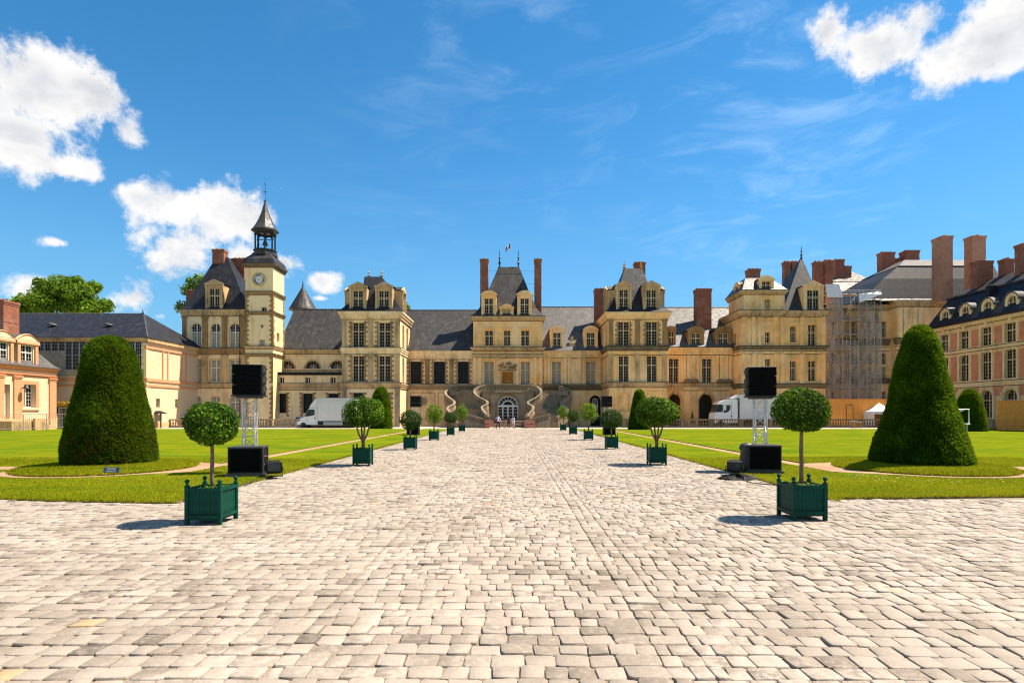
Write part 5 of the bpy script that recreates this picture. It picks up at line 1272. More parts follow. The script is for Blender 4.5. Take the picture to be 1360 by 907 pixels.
def slate_hall():
    b = Block('slate_hall', 'long hall with plain dark slate hipped roof, studio glazing and a sunlit side wall', 'building', loc=(-60, 74, 0))
    u0, u1 = wx(-160, 74) + 60, -47.8 + 60; dp = 14.0; ze = 11.75
    f = lambda px: 755 * 47.8 / (CX - px) - 74
    for px in (210, 235): b.win(f(px) - .4, f(px) + .4, 2.75, 3.95, 'cross', side='R', U=u1, rec=.3)
    b.open.append((wx(49, 74) + 60, wx(188, 74) + 60, wz(490.5, 74), wz(452.5, 74), 0, 0.0, 'F', 0))
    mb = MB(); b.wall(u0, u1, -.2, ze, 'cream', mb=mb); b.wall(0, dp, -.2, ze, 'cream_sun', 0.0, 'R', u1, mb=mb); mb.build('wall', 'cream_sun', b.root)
    # studio glazing: bays of small panes, a blind panel, grey spandrel
    a, c, z0, z1 = wx(49, 74) + 60, wx(188, 74) + 60, wz(490.5, 74), wz(452.5, 74); n = 15; w = (c - a) / n
    for k in range(n):
        lo = z0 if k > 3 else z0 + (z1 - z0) * .66
        fm = MB(); x0, x1 = a + k * w, a + (k + 1) * w
        for xx in (x0, x1 - .1): fm.box(xx, xx + .1, .08, .22, lo, z1)
        fm.box(x0 + .1, x1 - .1, .09, .21, z0 + (z1 - z0) * .5 - .06, z0 + (z1 - z0) * .5 + .06) if k > 3 else None
        for q in (1, 2): fm.box(x0 + .1 + (w - .2) * q / 3 - .02, x0 + .1 + (w - .2) * q / 3 + .02, .12, .19, lo, z1)
        nr = int((z1 - lo) / .42)
        for q in range(1, nr): fm.box(x0 + .1, x1 - .1, .13, .18, lo + (z1 - lo) * q / nr - .02, lo + (z1 - lo) * q / nr + .02)
        o = fm.build('studio_window', 'steel', b.root)
        pm = MB(); pm.p((x0, .17, lo), (x1, .17, lo), (x1, .17, z1), (x0, .17, z1)); pm.build('pane', 'glass', o)
    mb = MB(); mb.box(a, a + 4 * w - .01, .02, .2, z0, z0 + (z1 - z0) * .655); mb.build('blind_panel', 'shutter', b.root)
    mb = MB(); mb.box(a - .3, c + .3, -.08, .03, wz(499, 74), z0 - .005); mb.build('spandrel', 'shutter', b.root)
    for za, zb, pr in ((wz(506, 74), wz(502, 74), .16), (wz(513, 74), wz(510, 74), .12)):
        b.cornice(u0, u1 + .0, za, zb, pr, .3, 'orange', sides=False)
        mb = MB(); mb.box(u1 - .2, u1 + pr, -.1, dp, za + .01, zb); mb.build('string_course', 'orange', b.root)
    for za, zb, pr in ((10.45, 10.75, .14), (11.3, ze + .05, .35)):
        mb = MB(); mb.box(u1 - .2, u1 + pr, -.2, dp, za, zb); mb.build('cornice', 'orange' if pr < .3 else 'trim', b.root)
    b.cornice(u0, u1, 11.3, ze + .02, .3, .4, 'trim', sides=False)
    for px in (216, 222.5, 240.5, 246.5):
        mb = MB(); s = f(px); mb.box(u1 - .1, u1 + .1, s - .14, s + .14, 6.6, 10.45); mb.build('brick_strip', 'orange', b.root)
    mb = MB()
    for k in range(26):
        L = .35 if k % 2 else .6; za = .2 + k * .42; mb.box(u1 - L, u1 + .05, -.05, L, za + .01, za + .41)
    mb.build('quoins', 'pale', b.root, 'stuff')
    mb = MB(); mb.box(u1 - .1, u1 + .12, .7, dp, -.2, .75); mb.build('plinth', 'trim', b.root)
    b.roof([(u0, u1 + .45, -.45, dp + .2, ze + .05), (u0, wx(190, 80.5) + 60, 6.4, 7.0, wz(417.3, 80.7))], 'bluesl')
    rz_ = wz(417.3, 80.7); mb = MB(); mb.tube((u0, 6.7, rz_ + .03), (wx(190, 80.5) + 60, 6.7, rz_ + .03), .12); mb.tube((wx(190, 80.5) + 60, 6.7, rz_), (u1 + .42, -.42, ze + .12), .07, 5); mb.build('ridge', 'leadlite', b.root)
    b.finial(wx(189.7, 80.7) + 60, 6.7, rz_, rz_ + .8, 'iron', .06)
    for px in (76.5, 150): # little roof vents
        uu = wx(px, 77.5) + 60; mb = MB(); zz = wz(433, 77.5); mb.prism([(uu - .2, zz - .25), (uu + .55, zz - .05), (uu - .2, zz + .3)], 2.2, 3.6); mb.build('roof_vent', 'leadlite', b.root)
for fn in (corner_pavilion, clock_tower, pointed_turret, gallery_wing, west_pavilion, left_wing, central_pavilion, right_stair_wing, east_pavilion, arcade_wing, end_pavilion, scaffold_block, brick_wing, pink_wing, slate_hall): fn()
# ------------------------------------------------------------------ horseshoe stair
def spline(P, n):
    P = [Vector(p) for p in P]; P = [P[0] * 2 - P[1]] + P + [P[-1] * 2 - P[-2]]; out = []
    m = len(P) - 3
    for i in range(n + 1):
        t = i / n * m; k = min(int(t), m - 1); f = t - k; a, b, c, d = P[k:k + 4]
        out.append(.5 * ((2 * b) + (c - a) * f + (2 * a - 5 * b + 4 * c - d) * f * f + (3 * b - a - 3 * c + d) * f ** 3))
    return out
def stair():
    t = thing('horseshoe_staircase', 'double horseshoe stone staircase with curving balustrades around a central arched door', 'staircase', (0, 80, 0))
    L = lambda px, py, D: (wx(px, D), D - 80, wz(py, D))
    nb = 20
    for sx in (1, -1):
        def S(p): return (p[0], p[1], p[2]) if sx > 0 else (2 * wx(674.5, 83) - p[0], p[1], p[2])
        ip = ((646.5, 511), (636, 512.6), (630.3, 517), (631.6, 522.4), (639.4, 527.6), (647, 532), (646.5, 535.6), (640.6, 538), (640.4, 541.8), (644.7, 547), (648.5, 551))
        op = ((607.6, 511), (598, 515), (592, 520.4), (592.8, 525), (598.8, 530.3), (603.6, 534), (602.4, 537.3), (596.4, 540.3), (594.2, 544), (599, 549.5), (608, 556))
        inn = spline([S(L(p, q, 84 - 6.3 * k / 10)) for k, (p, q) in enumerate(ip)], nb)
        out = spline([S(L(p, q, 87 - 9.2 * k / 10)) for k, (p, q) in enumerate(op)], nb)
        st = MB()
        zs = []
        for i in range(nb + 1): zs.append((inn[i].z + out[i].z) / 2 - 1.0)
        for i in range(nb):
            a, b, c, d = inn[i], out[i], out[i + 1], inn[i + 1]; zt = zs[i]
            e = .04; dv = (a - d); dv.z = 0; dv = dv.normalized() * e
            st.loft([[(a.x, a.y, -.1), (b.x, b.y, -.1), (c.x - dv.x, c.y - dv.y, -.1), (d.x - dv.x, d.y - dv.y, -.1)], [(a.x, a.y, zt), (b.x, b.y, zt), (c.x - dv.x, c.y - dv.y, zt), (d.x - dv.x, d.y - dv.y, zt)]])
        st.build('steps', 'stairstone', t)
        ns = MB()
        for i in range(nb):
            a, b, zt = inn[i], out[i], zs[i]; dv = (inn[i] - inn[i + 1]); dv.z = 0; dv = dv.normalized() * -.05
            ns.loft([[(a.x, a.y - .06, zt - .05), (b.x, b.y - .06, zt - .05), (b.x, b.y + .3, zt - .05), (a.x, a.y + .3, zt - .05)], [(a.x, a.y - .06, zt + .012), (b.x, b.y - .06, zt + .012), (b.x, b.y + .3, zt + .012), (a.x, a.y + .3, zt + .012)]])
        ns.build('step_nosing', 'greystone', t, 'stuff')
        for rail in (inn, out):
            def sweep(w, z0, z1, ex=0.0):
                mb = MB(); rings = []
                for i, p in enumerate(rail):
                    dv = rail[min(i + 1, nb)] - rail[max(i - 1, 0)]; dv.z = 0; dv.normalize(); nn = Vector((-dv.y, dv.x, 0)) * w / 2; zz = zs[i] + 1.0
                    rings.append([(p.x - nn.x, p.y - nn.y, zz + z0), (p.x + nn.x, p.y + nn.y, zz + z0), (p.x + nn.x, p.y + nn.y, zz + z1), (p.x - nn.x, p.y - nn.y, zz + z1)])
                mb.loft(rings); return mb
            o = sweep(.34, -.16, .02).build('handrail', 'railstone', t)
            sweep(.42, -1.45, -.70).build('string_wall', 'stairstone', t)
            bl = MB()
            for i in range(nb * 3):
                f = i / 3; k = int(f); k2 = min(k + 1, nb); p = rail[k].lerp(rail[k2], f - k); zz = zs[k] + (zs[k2] - zs[k]) * (f - k) + 1.0
                bl.lathe([(.09, zz - .73), (.07, zz - .66), (.12, zz - .5), (.06, zz - .3), (.09, zz - .16)], p.x, p.y, 6)
            bl.build('balusters', 'greystone', t, 'stuff')
        # lower flight guarding wall with its sloping balustrade
        p0, p1 = Vector(S(L(617, 548.5, 77.4))), Vector(S(L(647, 557, 76.6)))
        lb = MB(); w = .3
        def bar(za, zb, ww): lb.loft([[(p.x, p.y - ww, p.z + za), (p.x, p.y + ww, p.z + za), (p.x, p.y + ww, p.z + zb), (p.x, p.y - ww, p.z + zb)] for p in (p0, p1)])
        bar(-.2, 0, .26)
        lb.loft([[(p.x, p.y - .22, -.1), (p.x, p.y + .22, -.1), (p.x, p.y + .22, p.z - .8), (p.x, p.y - .22, p.z - .8)] for p in (p0, p1)])
        for k in range(11):
            p = p0.lerp(p1, (k + .5) / 11); lb.lathe([(.09, p.z - .81), (.12, p.z - .55), (.06, p.z - .35), (.09, p.z - .19)], p.x, p.y, 6)
        lb.build('lower_balustrade', 'railstone', t)
        pr = MB(); pr.rects([(p1.x - .35, p1.x + .35, p1.y - .35, p1.y + .35, -.1), (p1.x - .35, p1.x + .35, p1.y - .35, p1.y + .35, .9), (p1.x - .42, p1.x + .42, p1.y - .42, p1.y + .42, .95), (p1.x - .42, p1.x + .42, p1.y - .42, p1.y + .42, 1.15)])
        pr.lathe([(.2, 1.15), (.34, 1.35), (.4, 1.6), (.2, 1.9), (.05, 2.0)], p1.x, p1.y, 10); pr.build('pier', 'stairstone', t)
        ar = MB(); q = Vector(S(L(590, 530, 84))); n = 10     # low side arch under the outer flight
        # fold of dark side wall
    # central wall, terrace, arched door
    b = Block.__new__(Block); b.root = t; b.D = 83; b.xc = 0; b.open = []
    u0, u1 = wx(640, 83), wx(709, 83); da, dc, z0, z1 = wx(661, 83), wx(688, 83), wz(556, 83), wz(526, 83)
    b.open.append((da, dc, z0, z1, (dc - da) / 2, 3.0, 'F', 0)); b.wall(u0, u1, -.1, 5.15, 'greystone', d=3.0)
    mb = MB(); mb.box(wx(600, 86), wx(753, 86), 4.1, 8.2, 4.6, 5.25); mb.box(u0, u1, 2.7, 4.1, 4.85, 5.24); mb.box(wx(602, 86), wx(751, 86), 4.4, 8.1, -.1, 4.59); mb.build('terrace', 'stairstone', t)
    for k in range(9):  # coursed masonry joints either side of the door
        pass
    pl = MB()
    for k in range(10):
        za = .1 + k * .48
        for p, q in ((641, 650), (650.5, 659), (690, 699), (699.5, 708)): pl.box(wx(p, 83), wx(q, 83), 2.94, 3.02, za + .02, za + .46)
    pl.build('rusticated_courses', 'greystone', t, 'stuff')
    fr = MB(); w = dc - da; uc = (da + dc) / 2; zs_ = z1 - w / 2
    for k in range(5): fr.box(da + w * k / 4 - .09, da + w * k / 4 + .09, 3.2, 3.34, z0, zs_)
    fr.box(da, dc, 3.18, 3.36, zs_ - .1, zs_ + .18)
    for rr in (.97, .55): fr.path([(uc - w / 2 * rr * math.cos(PI * k / 16), 3.26, zs_ + w / 2 * rr * math.sin(PI * k / 16)) for k in range(17)], .1 if rr < .9 else .08, 4)
    for k in range(1, 8): fr.tube((uc - w / 2 * .55 * math.cos(PI * k / 8), 3.27, zs_ + w / 2 * .55 * math.sin(PI * k / 8)), (uc - w / 2 * .95 * math.cos(PI * k / 8), 3.27, zs_ + w / 2 * .95 * math.sin(PI * k / 8)), .04, 4)
    for k in range(1, 4): fr.box(da, dc, 3.23, 3.3, z0 + (zs_ - z0) * k / 4 - .03, z0 + (zs_ - z0) * k / 4 + .03)
    o = fr.build('arched_door', 'white', t)
    pm = MB(); pm.p((da, 3.3, z0), (dc, 3.3, z0), *[(uc + w / 2 * math.cos(PI * k / 16), 3.3, zs_ + w / 2 * math.sin(PI * k / 16)) for k in range(17)]); pm.build('pane', 'glass', o)
    am = MB(); am.path([(uc - (w / 2 + .18) * math.cos(PI * k / 18), 2.98, zs_ + (w / 2 + .18) * math.sin(PI * k / 18)) for k in range(19)], .17, 4); am.build('arch_moulding', 'railstone', t)
    # terrace balustrade bowing forward
    pts = [(wx(646.5, 84), 3.4)] + [(wx(646.5 + 56 * k / 12, 84), 3.4 - .9 * math.sin(PI * k / 12)) for k in range(1, 12)] + [(wx(702.5, 84), 3.4)]
    def band(z0, z1, w):
        mb = MB(); mb.loft([[(x, y - w, z0), (x, y + w, z0), (x, y + w, z1), (x, y - w, z1)] for x, y in pts]); return mb
    band(5.95, 6.15, .2).build('handrail', 'stairstone', t); band(5.0, 5.3, .22).build('string_wall', 'greystone', t)
    fl = MB(); fl.loft([[(x, y, 5.05), (x, 4.2, 5.05), (x, 4.2, 5.2), (x, y, 5.2)] for x, y in pts]); fl.build('terrace_bow', 'stairstone', t)
    bl = MB()
    for k in range(25):
        x = wx(646.5 + 56 * (k + .5) / 25, 84); y = 3.4 - .9 * math.sin(PI * (k + .5) / 25); bl.lathe([(.09, 5.3), (.07, 5.38), (.12, 5.5), (.06, 5.75), (.09, 5.95)], x, y, 6)
    bl.build('balusters', 'darkstone_and_shade', t, 'stuff')
    stp = MB()
    for k in range(5): stp.box(wx(646, 83) - .1 + .006 * k, wx(703, 83) + .1 - .006 * k, .4 + k * .5, 3.0, -.05, .2 * (k + 1) - .002 * k)
    stp.build('door_steps', 'railstone', t)
    return t
stair()
# ------------------------------------------------------------------ court balustrades
def balustrade(label, px0, px1, D, mat, gaps=()):
    x0, x1 = wx(px0, D), wx(px1, D); t = thing('balustrade', label, 'balustrade', (x0, D, 0), group='low balustrades along the court')
    Ln = x1 - x0; n = max(1, round(Ln / 3.9)); seg = Ln / n
    mb = MB(); mb.box(0, Ln, -.2, .2, -.05, .28); mb.build('plinth', mat, t)
    mb = MB(); mb.rects([(0, Ln, -.16, .16, 1.0), (-.02, Ln + .02, -.22, .22, 1.04), (-.02, Ln + .02, -.22, .22, 1.18)]); mb.build('handrail', mat, t)
    for k in range(n + 1):
        p = MB(); p.box(k * seg - .22, k * seg + .22, -.24, .24, -.04, 1.02); p.build('pier', mat, t)
    bl = MB()
    for k in range(n):
        for j in range(10):
            x = k * seg + .4 + (seg - .8) * j / 9; bl.lathe([(.11, .28), (.07, .36), (.13, .55), (.06, .8), (.1, 1.0)], x, 0, 6)
    bl.build('balusters', mat, t, 'stuff')
balustrade('low dark stone balustrade running between clock tower foot and the van', 206, 470, 79, 'greystone')
balustrade('long dark mossy balustrade in front of the arcade and white lorry', 829, 1215, 79, 'darkstone_and_shade')
# ------------------------------------------------------------------ vehicles
def wheel(t, x, y, r, w):
    mb = MB(); n = 20
    mb.loft([[(x + q * math.cos(2 * PI * k / n), y + yy, r + q * math.sin(2 * PI * k / n)) for k in range(n)] for q, yy in ((r * .62, -w / 2), (r * .92, -w / 2), (r, -w * .35), (r, w * .35), (r * .92, w / 2), (r * .62, w / 2))])
    o = mb.build('wheel', 'rubber', t)
    mb = MB(); mb.loft([[(x + q * math.cos(2 * PI * k / 12), y + yy, r + q * math.sin(2 * PI * k / 12)) for k in range(12)] for q, yy in ((r * .6, -w / 2 - .01), (r * .5, -w * .3), (r * .2, -w * .42), (.02, -w * .42))], False, True); mb.build('rim', 'steel', o)
def box_van():
    D = 76.6; t = thing('box_van', 'white box van with sloped nose parked at the balustrade, behind the bushy planter tree', 'van', (wx(394, D), D, 0))
    sc = D / F_PX; x = lambda px: (px - 394) * sc; z = lambda py: wz(py, D); w = 2.1
    side = [(x(394), .42), (x(394), .95), (x(397), 1.22), (x(404.5), 1.5), (x(409), z(543.2)), (x(411.5), z(541.8)), (x(421), z(541.8)), (x(421.3), .42)]
    mb = MB(); mb.prism(side, .1, w + .0); mb.build('body', 'whitepaint', t)
    mb = MB(); mb.prism([(x(404.8), 1.52), (x(409.2), z(543.6)), (x(417.5), z(543.6)), (x(417.5), 1.75), (x(413), 1.62)], .085, w + .015); mb.build('side_window', 'carglass', t)
    ws = MB(); ws.loft([[(x(404.3), yy, 1.54), (x(408.8), yy, z(543.4)), (x(408.6) - .02, yy, z(543.4)), (x(404.3) - .05, yy, 1.55)] for yy in (.2, w - .1)]); ws.build('windscreen', 'carglass', t)
    mb = MB(); mb.prism([(x(394.2), .5), (x(394.2), .75), (x(394) - .06, .72), (x(394) - .06, .5)], .12, w); mb.build('bumper', 'case', t)
    mb = MB(); mb.prism([(x(409.5), z(541.5)), (x(420.6), z(541.5)), (x(420.6), z(529.5)), (x(417.5), z(530.5)), (x(412.5), z(536.5))], .2, w - .1); mb.build('roof_fairing', 'whitepaint', t)
    mb = MB(); mb.rects([(x(421.4), x(471), 0, w + .1, .98), (x(421.4), x(471), 0, w + .1, z(528.6))]); bx = mb.build('box', 'whitebox', t)
    tr = MB()
    for (p, q, a, c) in ((421.3, 471, z(529.2), z(528.4)), (421.3, 471, .93, 1.05)): tr.box(x(p), x(q), -.03, .02, a, c)
    tr.box(x(421.3), x(422), -.028, .022, 1.06, z(529.3)); tr.box(x(470), x(471), -.026, .022, 1.06, z(529.3)); tr.build('edge_trim', 'aluminium', bx)
    mb = MB(); mb.box(x(400), x(470), .3, w - .2, .45, .96); mb.build('chassis', 'rubber', t)
    mb = MB(); mb.box(x(429), x(455), .05, .12, .38, .8); mb.build('side_guard', 'steel', t)
    for px in (402.5, 462): wheel(t, x(px), .18, .37, .3); wheel(t, x(px), w - .1, .37, .3)
    hd = MB(); hd.prism([(x(394.5) - .01, .95), (x(398), 1.13), (x(398.5), 1.0), (x(395), .86)], .07, .3); hd.build('headlight', 'carglass', t)
    mr = MB(); mr.box(x(407), x(408.6), -.12, .08, 1.62, 2.0); mr.build('mirror', 'rubber', t)
    dh = MB(); dh.box(x(416.6), x(418), .07, .1, 1.28, 1.42); dh.build('door_handle', 'rubber', t)
    dl = MB(); dl.box(x(407.3), x(407.6), .088, .1, .5, 1.55); dl.box(x(419), x(419.3), .088, .1, .5, 2.3); dl.build('door_seam', 'rubber', t)
box_van()
def lorry():
    D = 81.5; t = thing('lorry', 'white articulated lorry with tall cab parked behind the balustrade by the arches', 'lorry', (wx(949, D), D, 0))
    sc = D / F_PX; x = lambda px: (px - 949) * sc; z = lambda py: wz(py, D); w = 2.45
    mb = MB(); mb.prism([(x(949), .5), (x(949), 1.7), (x(951), 2.15), (x(954.5), z(537)), (x(957), z(533.6)), (x(963), z(531.3)), (x(977), z(529.7)), (x(979.5), z(530.6)), (x(980), .6)], 0, w); mb.build('cab', 'whitepaint', t)
    mb = MB(); mb.prism([(x(951) - .04, 2.12), (x(954.3) - .05, z(537)), (x(960), z(537.4)), (x(960), 2.15)], -.012, w + .012); mb.build('windscreen', 'carglass', t)
    mb = MB(); mb.prism([(x(961.3), z(537.8)), (x(970), z(537.8)), (x(970), 2.55), (x(967), 2.15), (x(961.3), 2.0)], -.015, w + .015); mb.build('side_window', 'carglass', t)
    mb = MB(); mb.box(x(961.5), x(963.6), -.25, -.05, 2.4, 3.1); mb.build('mirror', 'whitepaint', t)
    mb = MB(); mb.prism([(x(970.5), 1.6), (x(972.5), 1.6), (x(972.5), 1.45), (x(970.5), 1.45)], -.03, .02); mb.build('door_handle', 'rubber', t)
    mb = MB(); mb.box(x(971.5), x(971.9), -.012, .02, .9, 3.4); mb.box(x(979.6), x(980.6), .2, w - .2, .9, z(531)); mb.build('cab_seam', 'case', t)
    mb = MB(); mb.rects([(x(982.5), x(1041), -.05, w + .05, 1.15), (x(982.5), x(1041), -.05, w + .05, z(524))]); tr = mb.build('trailer', 'whitebox', t)
    e = MB(); e.box(x(982.3), x(1041.2), -.08, .0, z(524.7), z(523.7)); e.box(x(982.3), x(983.2), -.078, .0, 1.2, z(524.8)); e.box(x(982.3), x(1041), -.08, .0, 1.1, 1.22)
    e.box(x(985), x(1041), -.065, .0, z(547.8), z(547.3)); e.build('edge_trim', 'aluminium', tr)
    mb = MB(); mb.box(x(951), x(1040), .3, w - .3, .5, 1.1); mb.build('chassis', 'rubber', t)
    for px in (957, 986, 1024, 1033): wheel(t, x(px), .15, .5, .32); wheel(t, x(px), w - .15, .5, .32)
    rd = MB(); rd.prism([(x(972), z(529.9)), (x(984), z(527.5)), (x(984), z(524.5)), (x(980), z(524.4)), (x(972), z(528.5))], .3, w - .3); rd.build('roof_fairing', 'whitepaint', t)
lorry()
def car(px0, px1, D, label):
    x0 = wx(px0, D); Ln = wx(px1, D) - x0; t = thing('parked_car', label, 'car', (x0, D, 0)); h = 1.5; w = 1.7
    q = lambda a, b: (a * Ln, b * h)
    mb = MB(); mb.prism([q(0, .2), q(0, .5), q(.04, .56), q(.22, .62), q(.36, .96), q(.45, 1), q(.78, .99), q(.93, .68), q(.99, .6), q(1, .25), q(.98, .2)], 0, w); mb.build('body', 'whitepaint', t)
    mb = MB(); mb.prism([q(.27, .65), q(.38, .92), q(.56, .93), q(.56, .65)], -.01, w + .01); mb.prism([q(.59, .65), q(.59, .93), q(.76, .92), q(.86, .67)], -.011, w + .011); mb.build('side_window', 'carglass', t)
    for a in (.18, .8): wheel(t, a * Ln, .12, .31, .22); wheel(t, a * Ln, w - .12, .31, .22)
car(231.5, 255.5, 81.5, 'small white car parked behind the balustrade by the sunlit hall wall')
car(388, 402, 84.5, 'small white car nosing out behind the white box van')
# ------------------------------------------------------------------ hoardings, tent, small court objects
def hoarding(label, pts, h, door=None, z0=-.02):
    """row of upright plywood boards between ground points"""
    (x0, y0), (x1, y1) = pts; L = math.hypot(x1 - x0, y1 - y0); t = thing('wooden_hoarding', label, 'hoarding', (x0, y0, 0), math.atan2(y1 - y0, x1 - x0), group='plywood hoardings')
    n = max(2, round(L / .95)); w = L / n; cache = []
    for v in range(3):
        mb = MB(); mb.box(.008, w - .008, -.02 - .004 * v, .02, z0, h); cache.append(mb.mesh('board', 'hoard'))
    for k in range(n): link_obj('board', cache[k % 3], t, loc=(k * w, .01 * (k % 2), 0), label=None)
    for zz in (.3, h * .5, h - .3):
        mb = MB(); mb.box(0, L, .05, .12, zz, zz + .1); mb.build('rail', 'hoard', t)
    mb = MB(); mb.box(-.03, L + .03, -.07, .07, h + .002, h + .06); mb.build('capping', 'hoard', t)
    if door:
        d = MB(); a, b_, zt = door; d.box(a, b_, -.07, -.035, .1, zt)
        o = d.build('door', 'hoard', t); f = MB()
        for (p, q, r, s) in ((a - .1, a, .1, zt + .1), (b_, b_ + .1, .1, zt + .1), (a, b_, zt + .002, zt + .1)): f.box(p, q, -.09, -.03, r, s)
        f.build('door_frame', 'wood', t)
D = 82.5
hoarding('plywood hoarding with a small door, under the scaffolding nets behind the white tent', ((wx(1094, D), D), (wx(1196, D), D + .4)), wz(530.3, D), (wx(1125, D) - wx(1094, D), wx(1133, D) - wx(1094, D), wz(538.5, D)))
hoarding('plywood hoarding standing against the red brick panel wing', ((wx(1324.5, 66), 66), (61.0, 52)), wz(533, 66))
def tent():
    D = 80.2; cx = (wx(1161, D) + wx(1198, D)) / 2; w = wx(1198, D) - wx(1161, D); t = thing('canopy_tent', 'white canopy tent with a peaked top in front of the plywood hoarding', 'tent', (cx, D + w / 2, 0))
    ze = wz(546.5, D); zp = wz(537, D + w / 2) + .25; zv = wz(550, D)
    rings = []
    for k in range(9):
        q = 1 - k / 8; s = w / 2 * q; zz = ze + (zp - ze) * (1 - q) ** 1.7; rings.append([(-s, -s, zz), (s, -s, zz), (s, s, zz), (-s, s, zz)])
    mb = MB(); mb.loft(rings, False, False); mb.build('roof', 'canvas', t)
    mb = MB(); s = w / 2; mb.loft([[(-s, -s, zv), (s, -s, zv), (s, s, zv), (-s, s, zv)], [(-s, -s, ze + .01), (s, -s, ze + .01), (s, s, ze + .01), (-s, s, ze + .01)]], False, False); mb.build('valance', 'canvas', t)
    for sx in (-1, 1):
        for sy in (-1, 1): mb = MB(); mb.tube((sx * (s - .06), sy * (s - .06), 0), (sx * (s - .06), sy * (s - .06), ze), .04, 6); mb.build('pole', 'aluminium', t)
    mb = MB(); mb.p((-s + .1, s - .05, .05), (s - .1, s - .05, .05), (s - .1, s - .05, zv), (-s + .1, s - .05, zv)); mb.p((-s + .08, -s + .1, .05), (-s + .08, s - .1, .05), (-s + .08, s - .1, zv), (-s + .08, -s + .1, zv)); mb.build('side_sheet', 'canvas', t)
tent()
def bench_box():
    D = 75.3; t = thing('display_stand', 'small grey stand with sloped top on the gravel before the dark balustrade', 'stand', (wx(1138, D), D, 0)); s = D / F_PX
    mb = MB(); mb.loft([[(-6 * s, -.3, .95), (5.2 * s, -.3, .75), (5.2 * s, .5, .75), (-6 * s, .5, .95)], [(-6 * s, -.3, 1.02), (5.2 * s, -.3, .82), (5.2 * s, .5, .82), (-6 * s, .5, 1.02)]]); mb.build('top', 'aluminium', t)
    for x in (-4.6 * s, 4 * s):
        for y in (-.2, .4): mb = MB(); mb.box(x - .05, x + .05, y - .05, y + .05, 0, .8); mb.build('leg', 'steel', t)
    mb = MB(); mb.box(-3.2 * s, 3 * s, -.05, .3, .12, .72); mb.build('box', 'wood', t)
bench_box()
def white_frame():
    D = 60.0; x = wx(1286.8, D); t = thing('white_frame', 'white tubular frame on a small stand, poking out beside the big cone yew', 'frame', (x, D, 0))
    mb = MB(); zt, zb = wz(543.5, D), wz(564, D)
    mb.path([(0, 0, zb), (0, 0, zt), (-1.9, .1, zt), (-1.9, .1, zb)], .06, 6); mb.build('frame', 'whitepaint', t)
    mb = MB(); mb.loft([[(-1.85, .05, zt - .05), (-.35, .02, zt - .05), (-.9, .04, zt - .3), (-1.85, .05, zt - .2)], [(-1.85, .12, zt - .05), (-.35, .09, zt - .05), (-.9, .1, zt - .3), (-1.85, .12, zt - .2)]]); mb.build('rolled_sheet', 'canvas', t)
    mb = MB(); mb.lathe([(.05, zb - .02), (.28, zb + .02), (.3, zb + .1), (.1, zb + .16)], -.2, 0, 12); mb.build('dish', 'whitepaint', t)
    mb = MB(); mb.tube((-.2, 0, 0), (-.2, 0, zb), .08, 8); mb.build('post', 'steel', t)
white_frame()
def barrier_fence():
    t = thing('barrier_fence', 'grey metal railing fence along the gravel in front of the pink trimmed wing', 'fence', (-57.2, 62, 0), PI / 2)
    for i, (a, b_) in enumerate(((-6, -3), (-2.9, .1), (.2, 3.2), (3.3, 6.3), (6.4, 9.4), (9.5, 11.8))):
        mb = MB(); y = -3.6
        mb.path([(a, y, .05), (a, y, 1.9), (b_, y, 1.9), (b_, y, .05)], .03, 5); mb.tube((a, y, .35), (b_, y, .35), .025, 5)
        n = 12
        for k in range(1, n): mb.tube((a + (b_ - a) * k / n, y, .35), (a + (b_ - a) * k / n, y, 1.9), .012, 4)
        mb.build('fence_panel', 'steel', t)
    t2 = thing('mesh_fence', 'tall grey mesh fence panel closing the gap beside the round clipped yew', 'fence', (wx(74, 70), 70.5, 0)); mb = MB(); Lx = wx(112, 70) - wx(74, 70)
    for k in range(3): mb.tube((Lx * k / 2, 0, 0), (Lx * k / 2, 0, 2.7), .05, 5)
    for zz in (.15, 1.4, 2.65): mb.tube((0, 0, zz), (Lx, 0, zz), .03, 5)
    mb.build('frame', 'steel', t2); mb = MB()
    for k in range(22): mb.tube((Lx * k / 22, 0, .15), (Lx * k / 22, 0, 2.65), .012, 4)
    mb.build('bars', 'steel', t2)
barrier_fence()
def kiosk():
    D = 76; t = thing('notice_kiosk', 'small dark roofed notice stand beside the balustrade at the sunlit hall', 'kiosk', (wx(210, D), D, 0)); mb = MB()
    for x in (-.35, .35): mb.box(x - .08, x + .08, -.08, .08, 0, 1.9)
    mb.build('posts', 'darkstone_and_shade', t); mb = MB(); mb.rects([(-.9, .9, -.5, .5, 1.9), (-.9, .9, -.5, .5, 2.0), (-.3, .3, -.1, .1, 2.3)]); mb.build('roof', 'darkmet', t)
    mb = MB(); mb.box(-.26, .26, -.05, .05, .9, 1.8); mb.build('board', 'shutter', t)
kiosk()
def red_barrier(px, D, label):
    t = thing('crowd_barrier', label, 'barrier', (wx(px, D), D, 0), group='red barriers at the stair foot'); mb = MB()
    mb.path([(-.6, 0, .02), (-.6, 0, 1.0), (.6, 0, 1.0), (.6, 0, .02)], .035, 5)
    mb.build('frame', 'red', t); mb = MB(); mb.box(-.56, .56, -.03, .03, .18, .42); mb.box(-.56, .56, -.03, .03, .6, .92); mb.build('panel', 'red', t)
    mb = MB(); mb.box(-.62, -.54, -.3, .3, 0, .06); mb.box(.54, .62, -.3, .3, 0, .06); mb.build('foot', 'case', t)
red_barrier(650, 75.5, 'red plastic barrier at the stair foot, beside the man in pale shirt')
red_barrier(704, 75.5, 'red plastic barrier at the stair foot on the arcade side')
